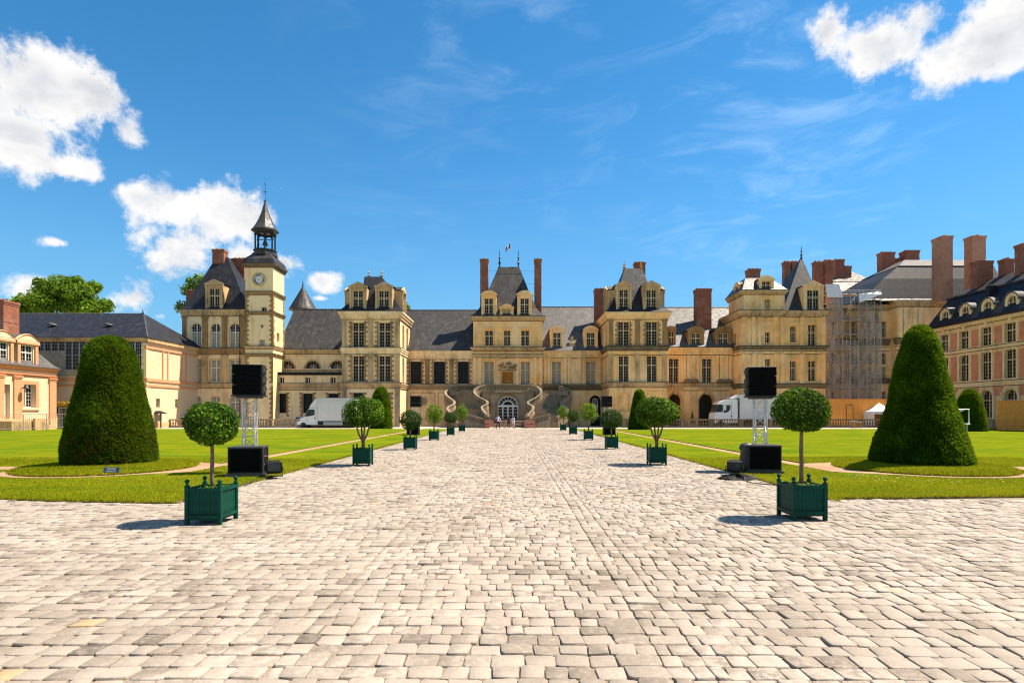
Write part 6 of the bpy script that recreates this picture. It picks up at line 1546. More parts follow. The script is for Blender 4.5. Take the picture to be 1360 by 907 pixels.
def rope_rail():
    t = thing('rope_barrier', 'low pale tape barrier across the arched door, behind the three people', 'barrier', (wx(677, 76.2), 76.2, 0)); mb = MB()
    for k in range(4): mb.tube((-2 + k * 1.33, 0, 0), (-2 + k * 1.33, 0, 1.0), .04, 6); mb.lathe([(.16, 0), (.16, .05), (.05, .08)], -2 + k * 1.33, 0, 8)
    mb.build('posts', 'steel', t); mb = MB()
    for zz in (.95, .5): mb.path([(-2 + 4 * k / 12, 0, zz - .06 * abs(math.sin(PI * k / 4))) for k in range(13)], .03, 4)
    mb.build('tape', 'red', t)
rope_rail()
# ------------------------------------------------------------------ concert loudspeaker towers
def pa_tower(name_label, loc, ry, full=True, sub_dx=0.0):
    grp = 'loudspeaker towers'
    a, b_ = name_label
    t = thing('truss_tower', a, 'truss', (loc[0], loc[1], 0), ry, group='aluminium truss towers')
    zb, zt = .0, 2.58; q = .19
    for sx in (-1, 1):
        for sy in (-1, 1): mb = MB(); mb.tube((sx * q, sy * q, zb), (sx * q, sy * q, zt), .026, 8); mb.build('chord', 'aluminium', t)
    dg = MB(); n = 8; h = (zt - zb) / n
    for k in range(n):
        for (p, r) in (((-q, -q), (q, -q)), ((q, -q), (q, q)), ((q, q), (-q, q)), ((-q, q), (-q, -q))):
            if k % 2: p, r = r, p
            dg.tube((*p, zb + k * h), (*r, zb + (k + 1) * h), .013, 5); dg.tube((*p, zb + k * h), (*r, zb + k * h), .013, 5)
    dg.build('braces', 'aluminium', t)
    mb = MB(); mb.box(-.36, .36, -.36, .36, zt, zt + .05); mb.build('top_plate', 'case', t)
    # stacked line-array cabinets
    s = thing('loudspeaker_stack', b_, 'loudspeaker', (loc[0], loc[1], zt + .05), ry, group='stacked loudspeakers')
    for k in range(3):
        z0 = .06 + k * .345; mb = MB(); w, d = .46, .36
        mb.rects([(-w, w, -d - .03, d - .1, z0), (-w, w, -d - .05, d, z0 + .03), (-w, w, -d - .05, d, z0 + .30), (-w, w, -d - .03, d - .1, z0 + .325)])
        c = mb.build('cabinet', 'speaker', s)
        mb = MB(); mb.box(-w + .03, w - .03, -d - .075, -d - .052, z0 + .025, z0 + .3)
        mb.box(-.03, .03, -d - .09, -d - .074, z0 + .02, z0 + .31); mb.build('grille', 'grille', c)
        for sx in (-1, 1):
            hd = MB(); hd.path([(sx * w, -.12, z0 + .08), (sx * (w + .07), -.12, z0 + .1), (sx * (w + .07), .12, z0 + .22), (sx * w, .12, z0 + .24)], .018, 5); hd.box(sx * w - .012, sx * w + .012, -.2, .22, z0 + .05, z0 + .27)
            hd.build('handle', 'case', c)
    mb = MB(); mb.box(-.5, .5, -.42, .36, 0, .05); mb.build('frame', 'iron', s)
    if full:
        u = thing('subwoofer', b_.replace('stack of three black loudspeakers on the truss', 'wide black subwoofer cabinet under the truss'), 'subwoofer', (loc[0] + sub_dx, loc[1] - .9, 0), ry, group='black subwoofers')
        w = .5; mb = MB(); mb.rects([(-w, w, -.45, .45, .16), (-w, w, -.45, .45, .98)]); mb.build('cabinet', 'speaker', u)
        mb = MB(); mb.box(-w + .05, w - .05, -.475, -.453, .22, .92); mb.build('grille', 'grille', u)
        mb = MB()
        for zz in (.13, .95): mb.box(-w - .02, w + .02, -.47, .47, zz, zz + .05)
        for sx in (-1, 1): mb.box(sx * w - .02, sx * w + .02, -.44, -.36, .19, .94); mb.box(sx * w - .021, sx * w + .021, .36, .44, .19, .94)
        mb.build('edge_strip', 'case', u)
        for sx in (-1, 1):
            for zz in (.4, .68): mb = MB(); mb.path([(sx * w, -.13, zz), (sx * (w + .07), -.1, zz), (sx * (w + .07), .1, zz), (sx * w, .13, zz)], .022, 5); mb.build('handle', 'case', u)
        mb = MB(); mb.box(-w - .1, w + .1, -.5, .5, .02, .13)
        for sx in (-1, 1):
            for sy in (-1, 1): mb.box(sx * (w - .1) - .06, sx * (w - .1) + .06, sy * .36 - .06, sy * .36 + .06, -.0, .03)
        mb.build('trolley', 'case', u)
pa_tower(('aluminium truss tower on the lawn behind the round yew’s neighbour planter, clock-tower side'.replace('’s neighbour planter', ' sign'), 'stack of three black loudspeakers on the truss beside the round-topped yew'), (-9.0, 19.4), .22, True, .38)
pa_tower(('aluminium truss tower rising from the lawn beside the cone-shaped yew', 'stack of three black loudspeakers on the truss beside the cone-shaped yew'), (8.85, 20.4), -.22, True, -.32)
def delay_tower(px, D, a, c):
    x = wx(px, D)
    t = thing('truss_tower', a, 'truss', (x, D, 0), group='aluminium truss towers'); mb = MB()
    for sx in (-.2, .2):
        for sy in (-.2, .2): mb.tube((sx, sy, 0), (sx, sy, 2.6), .03, 5)
    for k in range(7):
        for sy in (-.2, .2): mb.tube((-.2 * (-1) ** k, sy, k * .37), (.2 * (-1) ** k, sy, (k + 1) * .37), .016, 4)
    mb.build('chord', 'aluminium', t)
    s = thing('loudspeaker_stack', c, 'loudspeaker', (x, D, 2.6), group='stacked loudspeakers')
    for k in range(3):
        mb = MB(); mb.rects([(-.47, .47, -.36, .3, k * .345), (-.47, .47, -.38, .36, k * .345 + .03), (-.47, .47, -.38, .36, k * .345 + .3), (-.47, .47, -.36, .3, k * .345 + .33)]); mb.build('cabinet', 'speaker', s)
    return x
for px, D, who in ((552.5, 53, 'clock-tower side'), (805.5, 53, 'arcade side')):
    x = delay_tower(px, D, f'far truss tower behind a clipped planter tree on the {who}', f'far black loudspeaker stack before the palace wall on the {who}')
    u = thing('subwoofer', f'far black subwoofer on the lawn edge behind a planter tree, {who}', 'subwoofer', (x, D - 1.4, 0), group='black subwoofers'); mb = MB(); mb.box(-.52, .52, -.45, .45, .1, 1.15); mb.build('cabinet', 'speaker', u); mb = MB(); mb.box(-.47, .47, -.475, -.452, .15, 1.1); mb.build('grille', 'grille', u); mb = MB(); mb.box(-.56, .56, -.48, .48, 0, .095); mb.build('trolley', 'case', u)
def floodlight(loc, rz, label):
    t = thing('floodlight', label, 'floodlight', loc, rz, group='black floodlights'); mb = MB()
    mb.rects([(-.2, .2, -.16, .16, .12), (-.23, .23, -.2, .18, .18), (-.23, .23, -.2, .18, .46), (-.17, .17, -.1, .14, .52)]); mb.build('housing', 'speaker', t)
    mb = MB(); mb.box(-.19, .19, -.22, -.203, .2, .44); mb.build('lens', 'carglass', t)
    mb = MB(); mb.path([(-.27, 0, .32), (-.27, 0, .02), (.27, 0, .02), (.27, 0, .32)], .022, 5); mb.build('yoke', 'case', t)
    mb = MB()
    for k in range(6): mb.box(-.16 + k * .062, -.14 + k * .062, .182, .26, .2, .44)
    mb.build('fins', 'case', t)
floodlight((-7.6, 18.0, .055), .5, 'small black floodlight on the lawn edge beside the round-topped yew’s subwoofer'.replace('’s', ''))
floodlight((7.35, 18.9, 0), -.4, 'small black floodlight at the paving edge beside the dark fabric bundle')
def bundle():
    t = thing('cable_bag', 'upright black cable bag leaning on the subwoofer near the cone-shaped yew', 'bag', (8.02, 19.55, .055)); mb = MB()
    mb.lathe([(.2, 0), (.26, .1), (.24, .4), (.2, .7), (.26, .8), (.2, .95), (.08, 1.0)], 0, 0, 12); mb.build('body', 'case', t, smooth=True)
    mb = MB(); mb.path([(-.2, 0, .75), (-.1, -.22, .9), (.1, -.22, .9), (.2, 0, .75)], .02, 5); mb.build('strap', 'rubber', t)
    f = thing('fabric_bundle', 'loose dark fabric bundle lying flat on the paving beside the floodlight', 'fabric', (6.95, 17.7, 0)); mb = MB(); n = 18
    prof = [(1.0, .0), (.9, .05), (.6, .1), (.25, .13), (.02, .14)]
    mb.loft([[(q * (.62 + .2 * math.sin(3 * a + 1)) * math.cos(a), q * (.3 + .1 * math.sin(4 * a)) * math.sin(a), zz * (1 + .5 * math.sin(5 * a))) for a in [2 * PI * k / n for k in range(n)]] for q, zz in prof]); mb.build('cloth', 'speaker', f)
bundle()
def cable(pts, label, r=.014):
    mb = MB(); mb.path(spline(pts, 40), r, 5); o = mb.build('cable', 'rubber'); tag(o, label, 'cable', 'black cables on the ground')
cable([(-8.2, 18.2, .07), (-7.9, 17.4, .07), (-7.6, 16.2, .07), (-7.66, 14.6, .03), (-7.8, 13.2, .02)], 'black cable along the lawn edge from the floodlight to the orange-tree planter')
cable([(8.0, 18.9, .08), (7.5, 17.8, .06), (7.0, 17.0, .02), (7.45, 16.2, .03), (7.55, 15.0, .04), (8.2, 14.0, .03)], 'black cable trailing on the paving edge near the fabric bundle')
def lawn_sign():
    D = 18.05; x = wx(147, D); t = thing('lawn_sign', 'small blue lawn sign with two lines of white lettering before the round yew', 'sign', (x, D, .1), -.03); s = D / F_PX
    zt, zb = wz(620.8, D) - .1, wz(627.4, D) - .1
    tilt = .05
    mb = MB(); mb.loft([[(-10.6 * s, 0, zb), (10.6 * s, 0, zb), (10.6 * s, .02, zb), (-10.6 * s, .02, zb)], [(-10.6 * s, tilt, zt), (10.6 * s, tilt, zt), (10.6 * s, tilt + .02, zt), (-10.6 * s, tilt + .02, zt)]]); mb.build('plate', 'signblue', t)
    for i, (txt, zz, sz) in enumerate((('PELOUSE', .64, .072), ('INTERDITE', .2, .066))):
        f = zz - .1 + sz * .35 / (zt - zb); text_obj('lettering', txt, sz, 'white', t, (0, tilt * f - .006, zb + (zt - zb) * f), (PI / 2 - math.atan2(tilt, zt - zb), 0, 0), .001)
    for sx in (-1, 1):
        mb = MB(); mb.tube((sx * 4 * s, .01, -.1), (sx * 4 * s, .01, zb + .02), .012, 6); mb.build('stake', 'wood', t)
lawn_sign()
# ------------------------------------------------------------------ people
def person(label, loc, rz, h, pose, mats, hair, bag=None):
    t = thing('person', label, 'person', (loc[0], loc[1], 0), rz, group='people at the foot of the stair')
    k = h / 1.75; st = pose.get('stride', .0)
    J = {'pelvis': (0, 0, .95), 'waist': (0, 0, 1.1), 'chest': (0, .01, 1.32), 'neck': (0, 0, 1.49), 'head0': (0, -.02, 1.57), 'head1': (0, -.02, 1.66), 'crown': (0, 0, 1.735)}
    E = [('pelvis', 'waist'), ('waist', 'chest'), ('chest', 'neck'), ('neck', 'head0'), ('head0', 'head1'), ('head1', 'crown')]
    Rr = {'pelvis': (.165, .115), 'waist': (.145, .1), 'chest': (.18, .115), 'neck': (.055, .055), 'head0': (.075, .085), 'head1': (.082, .1), 'crown': (.045, .055)}
    for s, nm in ((-1, 'l'), (1, 'r')):
        f = st * s; q = pose.get('arm' + nm, (.05 * s, -.02, 0))
        J.update({'hip' + nm: (.1 * s, 0, .88), 'kn' + nm: (.11 * s, -.5 * f - .02, .5), 'an' + nm: (.11 * s, -f, .09), 'to' + nm: (.12 * s, -f - .17, .035),
                  'sh' + nm: (.2 * s, 0, 1.42), 'el' + nm: (.27 * s + q[0], .03 + q[1] * .4, 1.15 + q[2] * .3), 'wr' + nm: (.26 * s + q[0] * 1.2, -.05 + q[1], .9 + q[2]), 'ha' + nm: (.26 * s + q[0] * 1.2, -.08 + q[1] * 1.15, .82 + q[2] * 1.05)})
        E += [('pelvis', 'hip' + nm), ('hip' + nm, 'kn' + nm), ('kn' + nm, 'an' + nm), ('an' + nm, 'to' + nm), ('chest', 'sh' + nm), ('sh' + nm, 'el' + nm), ('el' + nm, 'wr' + nm), ('wr' + nm, 'ha' + nm)]
        Rr.update({'hip' + nm: (.095, .1), 'kn' + nm: (.062, .065), 'an' + nm: (.04, .045), 'to' + nm: (.04, .03), 'sh' + nm: (.07, .07), 'el' + nm: (.045, .045), 'wr' + nm: (.032, .03), 'ha' + nm: (.04, .022)})
        for fi in range(5):     # four fingers and a thumb, each its own little chain
            a, b_ = f'f{fi}a' + nm, f'f{fi}b' + nm; hx, hy, hz = J['ha' + nm]; L = (.07, .085, .09, .08, .05)[fi]
            if fi < 4: J[a] = (hx, hy - .03 + fi * .018, hz - .06); J[b_] = (hx - .015 * s, hy - .035 + fi * .019, hz - .06 - L)
            else: J[a] = (hx, hy - .05, hz - .0); J[b_] = (hx - .01 * s, hy - .075, hz - .05)
            E += [('ha' + nm, a), (a, b_)]; Rr[a] = (.0095, .0095); Rr[b_] = (.007, .007)
    names = list(J); bm = bmesh.new(); sk = bm.verts.layers.skin.verify(); vs = {}
    for n in names:
        v = bm.verts.new(Vector(J[n]) * k); v[sk].radius = (Rr[n][0] * k, Rr[n][1] * k); v[sk].use_root = n == 'pelvis'; vs[n] = v
    for a, b_ in E: bm.edges.new((vs[a], vs[b_]))
    me = bpy.data.meshes.new('tmp'); bm.to_mesh(me); bm.free()
    o = bpy.data.objects.new('body', me); COL.objects.link(o)
    m1 = o.modifiers.new('skin', 'SKIN'); m1.use_smooth_shade = True; m2 = o.modifiers.new('sub', 'SUBSURF'); m2.levels = m2.render_levels = 2
    dg = bpy.context.evaluated_depsgraph_get(); dg.update(); fin = bpy.data.meshes.new_from_object(o.evaluated_get(dg)); o.modifiers.clear(); o.data = fin; o.parent = t
    fin.materials.clear()
    for m in (*mats, 'skin', 'rubber'): fin.materials.append(M[m])
    hem = pose.get('hem', .95) * k
    for p in fin.polygons:
        c = p.center; r = abs(c.x)
        if c.z > 1.5 * k: i = 2
        elif c.z < .1 * k: i = 3
        elif r > .225 * k and c.z < pose.get('sleeve', 1.15) * k: i = 2
        elif c.z > hem or r > .225 * k: i = 0
        else: i = 2 if c.z < pose.get('leg', 0) * k else 1
        p.material_index = i
    hb = MB(); hb.loft([[(.098 * k * q * math.cos(a), (.01 + .115 * q * math.sin(a)) * k, (zz + (.05 * (-math.sin(a)) if j < 2 else 0)) * k) for a in [2 * PI * i / 14 for i in range(14)]] for j, (q, zz) in enumerate(((.92, pose.get('hairlow', 1.6)), (1.05, 1.68), (.95, 1.74), (.6, 1.785), (.1, 1.8)))])
    hb.build('hair', hair, t, smooth=True)
    fc = MB()
    for s in (-1, 1): fc.lathe([(.004, 1.645 * k - .012), (.013, 1.645 * k), (.004, 1.645 * k + .012)], .034 * s * k, -.115 * k, 6); fc.box((.088 * s - .008) * k, (.088 * s + .008) * k, -.02, .02, 1.6 * k, 1.66 * k)
    fc.loft([[(-.012 * k, -.112 * k, 1.645 * k), (.012 * k, -.112 * k, 1.645 * k), (0, -.112 * k, 1.66 * k)], [(-.016 * k, -.13 * k, 1.605 * k), (.016 * k, -.13 * k, 1.605 * k), (0, -.14 * k, 1.615 * k)]]); fc.box(-.025 * k, .025 * k, -.112 * k, -.1 * k, 1.565 * k, 1.573 * k)
    fc.build('face', 'skin', t)
    if bag:
        b = MB(); bx, by, bz = bag; b.rects([(bx - .1, bx + .1, by - .17, by + .17, bz), (bx - .13, bx + .13, by - .2, by + .2, bz + .06), (bx - .12, bx + .12, by - .18, by + .18, bz + .38), (bx - .06, bx + .06, by - .12, by + .12, bz + .45)])
        bo = b.build('shoulder_bag', 'black_cloth', t); s_ = MB(); s_.path([(bx, by, bz + .42), (bx * .75, by - .12, 1.3 * k), (bx * .1 + .08, 0, 1.5 * k), (bx * .6, by + .16, 1.25 * k), (bx, by + .1, bz + .4)], .018, 4); s_.build('strap', 'black_cloth', bo)
    return t
person('man in a pale lavender shirt and black trousers carrying a black shoulder bag', (wx(661.5, 70.6), 70.6), .5, 1.78, {'stride': .2, 'sleeve': 1.2, 'armr': (.06, -.12, .06)}, ('lavender', 'black_cloth'), 'hair', (-.33, .05, .75))
person('woman in dark clothes with dark hair, between the pale shirted man and the pale dress', (wx(675.4, 74), 74), 2.9, 1.68, {'stride': .06, 'hairlow': 1.46, 'hem': 1.0}, ('navy', 'black_cloth'), 'redhair')
person('woman in pale blue grey tunic with bare legs walking beside the dark clothed woman', (wx(681.8, 73.2), 73.2), 3.4, 1.66, {'stride': .14, 'hem': .66, 'leg': .64, 'hairlow': 1.46, 'arml': (.1, -.15, .2)}, ('pale_cloth', 'pale_cloth'), 'redhair')
# ------------------------------------------------------------------ trees in planters, clipped yews, background trees
def leaves(C, N, size, tint, aspect=.5, jitter=.5, rng=NP):
    """leaf blades (one folded quad pair each) at centres C facing roughly N"""
    n = len(C); N = N / np.linalg.norm(N, axis=1, keepdims=True)
    N = N + rng.normal(0, jitter, N.shape); N /= np.linalg.norm(N, axis=1, keepdims=True)
    u = np.cross(N, rng.normal(size=N.shape)); u /= np.linalg.norm(u, axis=1, keepdims=True); w = np.cross(N, u)
    s = size * rng.uniform(.65, 1.3, n)[:, None]
    a, b = C - u * s * .5, C + u * s * .5; m = C - N * s * .06
    l, r = m + w * s * aspect * .5 + N * s * .12, m - w * s * aspect * .5 + N * s * .12
    V = np.stack([a, r, b, l], 1).reshape(-1, 3); i = np.arange(n)[:, None] * 4
    F = np.concatenate([i + np.array([[0, 1, 2]]), i + np.array([[0, 2, 3]])])
    return V, F, np.repeat(tint, 4)
def crown(rx, rz, n, size, seed, lump=.12, hollow=.55, flat=.0):
    """leaf cloud filling a clipped ball, thinner and uneven at the rim"""
    r = np.random.default_rng(seed)
    d = r.normal(size=(n, 3)); d /= np.linalg.norm(d, axis=1, keepdims=True)
    q = hollow + (1 - hollow) * r.random(n) ** .55
    lum = 1 + lump * vnoise(d * 3.2, seed) + lump * .6 * vnoise(d * 7, seed + 1)
    q = q * lum
    C = d * q[:, None] * np.array([rx, rx, rz])
    if flat: C[:, 2] = np.where(C[:, 2] < 0, C[:, 2] * (1 - flat), C[:, 2])
    tint = np.clip(.40 + .25 * vnoise(C * (2.2 / rx), seed + 5) + r.normal(0, .24, n) + .2 * (q - .8), 0, 1)
    return leaves(C, d * np.array([1, 1, .7]) + np.array([0, 0, .35]), size, tint, .5, .55, r)
def planter(loc, label):
    W_, Hh = .335, .70; t = thing('planter_box', label, 'planter', loc, 0, 'green wooden planter boxes beside the walk')
    post = MB(); post.box(-.033, .033, -.033, .033, 0, Hh + .02); post.rects([(-.037, .037, -.037, .037, Hh + .02), (-.025, .025, -.025, .025, Hh + .045)]); pm = post.mesh('post', 'green')
    fin = MB(); fin.lathe([(.025, Hh + .04), (.016, Hh + .065), (.038, Hh + .09), (.043, Hh + .115), (.03, Hh + .142), (.008, Hh + .152)], 0, 0, 10); fm = fin.mesh('finial', 'green', True)
    for sx in (-1, 1):
        for sy in (-1, 1):
            p = link_obj('post', pm, t, loc=(sx * (W_ - .03), sy * (W_ - .03), 0)); link_obj('finial', fm, p)
    sl = MB(); sl.box(-.0325, .0325, -.012, .012, .09, Hh - .01); sm = sl.mesh('slat', 'green')
    rl = MB(); rl.box(-W_ + .066, W_ - .066, -.024, .024, 0, .055); rm = rl.mesh('rail', 'green')
    for rz, (dx, dy) in ((0, (0, -1)), (PI / 2, (1, 0)), (PI, (0, 1)), (-PI / 2, (-1, 0))):
        for k in range(8):
            u = (-3.5 + k) * .0685; x, y = (u, dy * (W_ - .035)) if dx == 0 else (dx * (W_ - .035), u); link_obj('slat', sm, t, loc=(x, y, .004 * (k % 2)), rz=rz)
        for zz in (.13, Hh - .07): link_obj('rail', rm, t, loc=(dx * (W_ - .022), dy * (W_ - .022), zz), rz=rz)
    b = MB(); b.box(-W_ + .06, W_ - .06, -W_ + .06, W_ - .06, .13, .16); b.build('floor', 'green', t)
    s = MB(); n = 9; g = [[(-W_ + .06 + (2 * W_ - .12) * i / n, -W_ + .06 + (2 * W_ - .12) * j / n, Hh - .08 + .02 * math.sin(i * 2.1 + j * 1.3)) for i in range(n + 1)] for j in range(n + 1)]
    s.loft(g, False, False, False); s.build('soil', 'soil', t)
    V, F, tn = leaves(np.stack([NP.uniform(-.25, .25, 160), NP.uniform(-.25, .25, 160), np.full(160, Hh - .055) + NP.uniform(0, .05, 160)], 1), np.tile([[0, 0, 1.]], (160, 1)), .05, NP.random(160))
    link_obj('ground_cover', np_mesh('ground_cover', V, F, 'leaf_light', tn), t, 'stuff')
    return t
def potted_tree(label, loc, rx, rz, zc, mat, n, size, seed, multi=False, hollow=.5, lump=.1, flat=.15, lean=0.0):
    t = thing('orange_tree', label, 'tree', loc, 0, 'clipped trees growing in the planter boxes'); z0 = .60; r = random.Random(seed)
    mb = MB()
    if not multi:
        mb.path([(lean * .3 * math.sin(k), .01 * math.cos(k * 2), z0 + (zc - z0) * k / 6) for k in range(7)], [.05 * rx / .6 * .85 * (1 - .05 * k) + .004 for k in range(7)], 9)
        for k in range(5):
            a = k * 1.26 + seed; mb.path([(0, 0, zc - rz * .55), (rx * .3 * math.cos(a), rx * .3 * math.sin(a), zc - rz * .1), (rx * .6 * math.cos(a), rx * .6 * math.sin(a), zc + rz * .3)], [.028, .018, .008], 6)
    else:
        mb.path([(0, 0, z0), (.01, 0, z0 + .22), (0, 0, z0 + .36)], [.075, .068, .066], 9)
        for k in range(4):
            a = k * 1.57 + .5 + seed; mb.path([(0, 0, z0 + .32), (.16 * math.cos(a), .16 * math.sin(a), z0 + .62), (rx * .5 * math.cos(a), rx * .5 * math.sin(a), zc + .1), (rx * .7 * math.cos(a), rx * .7 * math.sin(a), zc + rz * .4)], [.045, .036, .024, .01], 7)
    mb.build('trunk', 'bark', t, smooth=True)
    V, F, tn = crown(rx, rz, n, size, seed, lump, hollow, flat); V = V + np.array([lean, 0, zc])
    link_obj('crown', np_mesh('crown', V, F, mat, tn), t)
    return t
def trees_in_planters():
    L = [(281, 697.5), (482, 619), (545, 597.5), (576.5, 585), (598.5, 578.5), (613.5, 573.5)]
    Rr = [(1065, 692), (872, 618), (812, 596.5), (781.5, 584.5), (761, 577), (748, 572)]
    tr = {(0, 0): (.50, .47, 1.86, 'leaf_orange', 6500, .062, False, .62, .09, .2), (0, 1): (.84, .70, 2.02, 'leaf_orange', 5200, .10, True, .45, .13, .2), (0, 2): (.65, .58, 1.66, 'leaf_dark', 3200, .085, False, .6, .05, .0),
          (0, 3): (.70, .78, 1.98, 'leaf_light', 1500, .13, False, .35, .2, .0), (0, 4): (.66, .52, 1.62, 'leaf_dark', 1500, .11, False, .6, .05, .0), (0, 5): (.68, .85, 2.05, 'leaf_light', 1100, .15, False, .35, .2, .0),
          (1, 0): (.55, .50, 2.1, 'leaf_orange', 7500, .062, False, .62, .08, .2), (1, 1): (.92, .70, 2.08, 'leaf_orange', 5600, .10, True, .42, .14, .2), (1, 2): (.68, .58, 1.72, 'leaf_dark', 3200, .085, False, .6, .05, .0),
          (1, 3): (.72, .78, 2.1, 'leaf_light', 1300, .13, True, .3, .24, .0), (1, 4): (.62, .58, 1.75, 'leaf_dark', 1500, .11, False, .6, .05, .0), (1, 5): (.66, .8, 2.05, 'leaf_light', 1100, .15, False, .35, .2, .0)}
    order = ('first', 'second', 'third', 'fourth', 'fifth', 'sixth'); proto = None
    look = ('dense glossy round-headed tree on a straight stem', 'broad glossy tree with several forking stems', 'dark tightly clipped oval tree', 'light green loose-leaved tree', 'small dark clipped round tree', 'pale green airy little tree')
    for s, row in enumerate((L, Rr)):
        side = ('clock-tower', 'brick-wing')[s]
        for i, (px, py) in enumerate(row):
            D0 = gd(py); off = abs(px - CX) * .67 / (D0 + .67) / 2 * (1 if px > CX else -1); D = D0 + .335; loc = (wx(px + off, D0), D, 0)
            lb = f'green wooden planter box, {order[i]} from the camera along the {side} side of the walk'
            if proto is None: p = proto = planter(loc, lb)
            else: p = copy_thing(proto, loc, lb)
            if i: p.rotation_euler = (0, 0, RND.uniform(-.06, .06))
            rx, rz, zc, mat, n, sz, mu, ho, lu, fl = tr[(s, i)]
            potted_tree(f'{look[i]}, in the {order[i]} planter of the {side} side', loc, rx, rz, zc, mat, n, sz, 10 + s * 20 + i, mu, ho, lu, fl)
trees_in_planters()
def yew(label, cx, cy, z0, prof, n, tuft, seed, brown=0.0):
    """clipped yew: profile of revolution (height, radius), solid core plus a skin of small twig tips"""
    t = thing('clipped_yew', label, 'topiary', (cx, cy, z0), 0, 'clipped yew topiaries on the lawns'); r = np.random.default_rng(seed)
    zs = np.array([p[0] for p in prof]); rs = np.array([p[1] for p in prof])
    def rad(z, a):
        d = np.stack([np.cos(a) * 2.2, np.sin(a) * 2.2, z * 1.1], 1)
        return np.interp(z, zs, rs) * (1 + .018 * vnoise(d, seed) + .012 * vnoise(d * 3, seed + 2))
    m, k = 60, 72; Z = np.linspace(zs[0], zs[-1], m); A = np.linspace(0, 2 * PI, k, endpoint=False)
    ZZ, AA = np.meshgrid(Z, A, indexing='ij'); R0 = rad(ZZ.ravel(), AA.ravel()) * .975
    V = np.stack([R0 * np.cos(AA.ravel()), R0 * np.sin(AA.ravel()), ZZ.ravel()], 1)
    i, j = np.meshgrid(np.arange(m - 1), np.arange(k), indexing='ij'); i, j = i.ravel(), j.ravel(); j2 = (j + 1) % k
    F = np.stack([i * k + j, i * k + j2, (i + 1) * k + j2, (i + 1) * k + j], 1)
    tn = np.clip(.12 + .1 * vnoise(V * 2, seed), 0, .3)
    st = MB(); st.tube((0, 0, -.1), (0, 0, zs[-1] * .5), .12, 8); st.build('trunk', 'darkbark', t)
    link_obj('core', np_mesh('core', V, F, 'yew', tn, True), t)
    # twig tips, spread by area
    zc = np.linspace(zs[0], zs[-1], 400); sl = np.hypot(np.gradient(zc), np.gradient(np.interp(zc, zs, rs))); wgt = np.cumsum(np.interp(zc, zs, rs) * sl + .002); wgt /= wgt[-1]
    z = np.interp(r.random(n), wgt, zc); a = r.uniform(0, 2 * PI, n); q = rad(z, a) * r.uniform(.965, 1.012, n)
    dr = (np.interp(z + .05, zs, rs) - np.interp(z - .05, zs, rs)) / .1
    N = np.stack([np.cos(a), np.sin(a), -dr], 1); N /= np.linalg.norm(N, axis=1, keepdims=True)
    P = np.stack([q * np.cos(a), q * np.sin(a), z], 1)
    up = N * .8 + np.array([0, 0, .55]) + r.normal(0, .4, (n, 3)); up /= np.linalg.norm(up, axis=1, keepdims=True)
    w = np.cross(up, r.normal(size=(n, 3))); w /= np.linalg.norm(w, axis=1, keepdims=True)
    L = tuft * r.uniform(.5, 1.4, n)[:, None]
    V = np.stack([P - w * L * .32, P + w * L * .32, P + up * L], 1).reshape(-1, 3)
    cl = vnoise(P * np.array([2.5, 2.5, 3.2]), seed + 9); clump = vnoise(P * 6, seed + 4)
    tn = np.clip(.36 + .16 * cl + .16 * clump + r.normal(0, .17, n), 0, 1)
    V = V + np.repeat(N * (clump * .035 + cl * .03)[:, None], 3, 0)
    link_obj('foliage', np_mesh('foliage', V, np.arange(n * 3).reshape(-1, 3), 'yew_worn' if brown else 'yew', np.repeat(tn, 3)), t, 'stuff')
    return t
yew('large round-topped clipped yew on the lawn behind the small blue sign', TOP_L[0], TOP_L[1], .25, [(0, 1.40), (.15, 1.42), (.6, 1.39), (1.56, 1.27), (2.33, 1.07), (3.5, .84), (4.13, .69), (4.4, .5), (4.5, .3), (4.56, .01)], 80000, .085, 3, .4)
yew('tall cone-shaped clipped yew on the lawn beside the brick panel wing', TOP_R[0], TOP_R[1], .25, [(0, 1.53), (.2, 1.55), (.6, 1.45), (1.26, 1.24), (2.4, .94), (3.7, .69), (4.4, .50), (4.75, .36), (4.92, .2), (4.98, .01)], 80000, .085, 8)
D = 72.5; yew('slim dome-topped clipped yew in front of the toothed pavilion', wx(506, D), D, 0, [(0, 1.38), (1.5, 1.32), (3.2, 1.12), (4.3, .92), (4.9, .66), (5.2, .35), (5.3, .01)], 16000, .13, 12)
D = 68; yew('dark conical clipped yew half hidden behind the forking planter tree', wx(849, D), D, 0, [(0, 1.25), (.8, 1.2), (2.4, .92), (3.8, .66), (4.5, .45), (4.75, .2), (4.8, .01)], 16000, .13, 13)
D = 62; yew('small round-topped clipped yew before the brick panel wing', wx(1288, D), D, 0, [(0, 1.52), (.8, 1.48), (2.2, 1.28), (3.4, 1.02), (4.1, .72), (4.5, .4), (4.65, .01)], 16000, .12, 14)
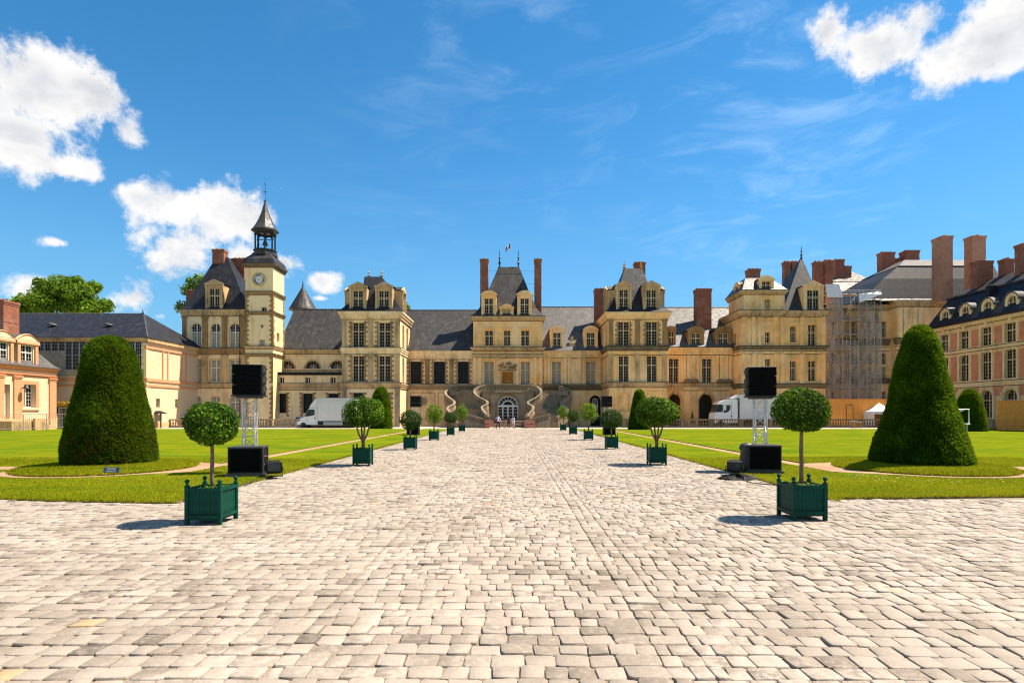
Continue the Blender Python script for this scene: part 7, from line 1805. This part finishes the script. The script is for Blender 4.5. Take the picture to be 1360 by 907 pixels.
def big_tree(label, loc, blobs, n, size, seed, ht):
    t = thing('leafy_tree', label, 'tree', loc, 0, 'leafy trees behind the palace'); r = np.random.default_rng(seed)
    mb = MB(); mb.path([(0, 0, 0), (.2, 0, ht * .25), (0, .1, ht * .5), (.1, 0, ht * .8)], [.6, .48, .36, .12], 10)
    for (x, y, z, q, qz) in blobs: mb.path([(0, 0, ht * .38), (x * .5, y * .5, (ht * .4 + z) / 2 + .4), (x, y, z)], [.26, .17, .06], 7)
    mb.build('trunk', 'darkbark', t, smooth=True)
    Vs, Fs, Ts = [], [], []; o = 0
    for i, (x, y, z, q, qz) in enumerate(blobs):
        m = int(n * q * q / sum(b[3] ** 2 for b in blobs)); V, F, tn = crown(q, qz, m, size, seed + i, .22, .35)
        Vs.append(V + np.array([x, y, z])); Fs.append(F + o); Ts.append(tn); o += len(V)
    link_obj('crown', np_mesh('crown', np.concatenate(Vs), np.concatenate(Fs), 'leaf_tree', np.concatenate(Ts)), t)
def bg_trees():
    D = 108; P = lambda px, py, q, dy=0, qz=.8: ((px - 82) * D / F_PX, dy, wz(py, D), q, q * qz)
    big_tree('big leafy tree rising behind the slate hall roof', (wx(82, D), D, 0), [P(86, 385, 3.4), P(52, 392, 2.4, 1), P(112, 393, 2.8, -1), P(33, 402, 2.0), P(134, 405, 1.7, 1), P(72, 404, 3.0, -1.5), P(100, 408, 3.2, 1), P(100, 375, 1.7), P(120, 380, 1.5, 1), P(60, 378, 1.3, -1), P(16, 408, 1.9), P(24, 414, 2.4), P(48, 414, 2.6, 1), P(124, 413, 2.4, -1)], 15000, .62, 40, 19)
    D = 104; P = lambda px, py, q, dy=0, qz=.9: ((px - 262) * D / F_PX, dy, wz(py, D), q, q * qz)
    big_tree('leafy tree showing past the corner pavilion roof', (wx(262, D), D, 0), [P(268, 374, 1.6), P(254, 386, 1.7), P(262, 396, 2.2, 1), P(243, 409, 1.4), P(278, 382, 1.2), P(252, 372, .7)], 3200, .5, 60, 22)
    D = 106; P = lambda px, py, q, dy=0, qz=.9: ((px - 535) * D / F_PX, dy, wz(py, D), q, q * qz)
    big_tree('leafy tree peeping over the roof beside the toothed pavilion', (wx(535, D), D, 0), [P(534, 407, 1.5), P(528, 412, 1.5), P(540, 414, 1.1)], 1500, .45, 80, 18)
bg_trees()
def hedge():
    D = 72.0; x0, x1 = wx(73, D), wx(112, D); t = thing('hedge', 'clipped dark hedge topped with yellow blossom, behind the grey mesh fence', 'hedge', ((x0 + x1) / 2, D + .8, 0)); w = (x1 - x0) / 2; r = np.random.default_rng(6)
    mb = MB(); mb.box(-w, w, -.5, .5, 0, 2.7); o = mb.mesh('core', 'leaf_dark'); o.attributes.new('tint', 'FLOAT', 'POINT'); link_obj('core', o, t)
    n = 5000; C = np.stack([r.uniform(-w, w, n), r.choice([-.55, .5], n) + r.normal(0, .05, n), r.uniform(0, 2.8, n)], 1); V, F, tn = leaves(C, np.tile([[0, -1., .3]], (n, 1)), .16, np.clip(r.normal(.35, .2, n), 0, 1), .5, .6, r); link_obj('foliage', np_mesh('foliage', V, F, 'leaf_dark', tn), t, 'stuff')
    n = 2200; C = np.stack([r.uniform(-w, w, n), r.uniform(-.6, .5, n), r.uniform(2.7, 3.5, n)], 1); V, F, tn = leaves(C, np.tile([[0, -1., .8]], (n, 1)), .15, np.clip(r.normal(.6, .2, n), 0, 1), .7, .7, r); link_obj('blossom', np_mesh('blossom', V, F, 'yellow', tn), t, 'stuff')
hedge()
def small_tree():
    D = 84.5; x = wx(919.5, D); t = thing('potted_conifer', 'tiny dark pointed conifer in front of the arcade pier', 'tree', (x, D, 0)); mb = MB(); mb.tube((0, 0, 0), (0, 0, .8), .07, 6); mb.build('trunk', 'darkbark', t); r = np.random.default_rng(2)
    n = 900; z = r.random(n) ** 1.3; a = r.uniform(0, 2 * PI, n); q = .5 * (1 - z) * r.uniform(.6, 1, n); C = np.stack([q * np.cos(a), q * np.sin(a), .4 + z * 1.9], 1); V, F, tn = leaves(C, np.stack([np.cos(a), np.sin(a), a * 0 + .4], 1), .14, np.clip(r.normal(.3, .2, n), 0, 1), .4, .5, r); link_obj('crown', np_mesh('crown', V, F, 'yew', tn), t)
small_tree()
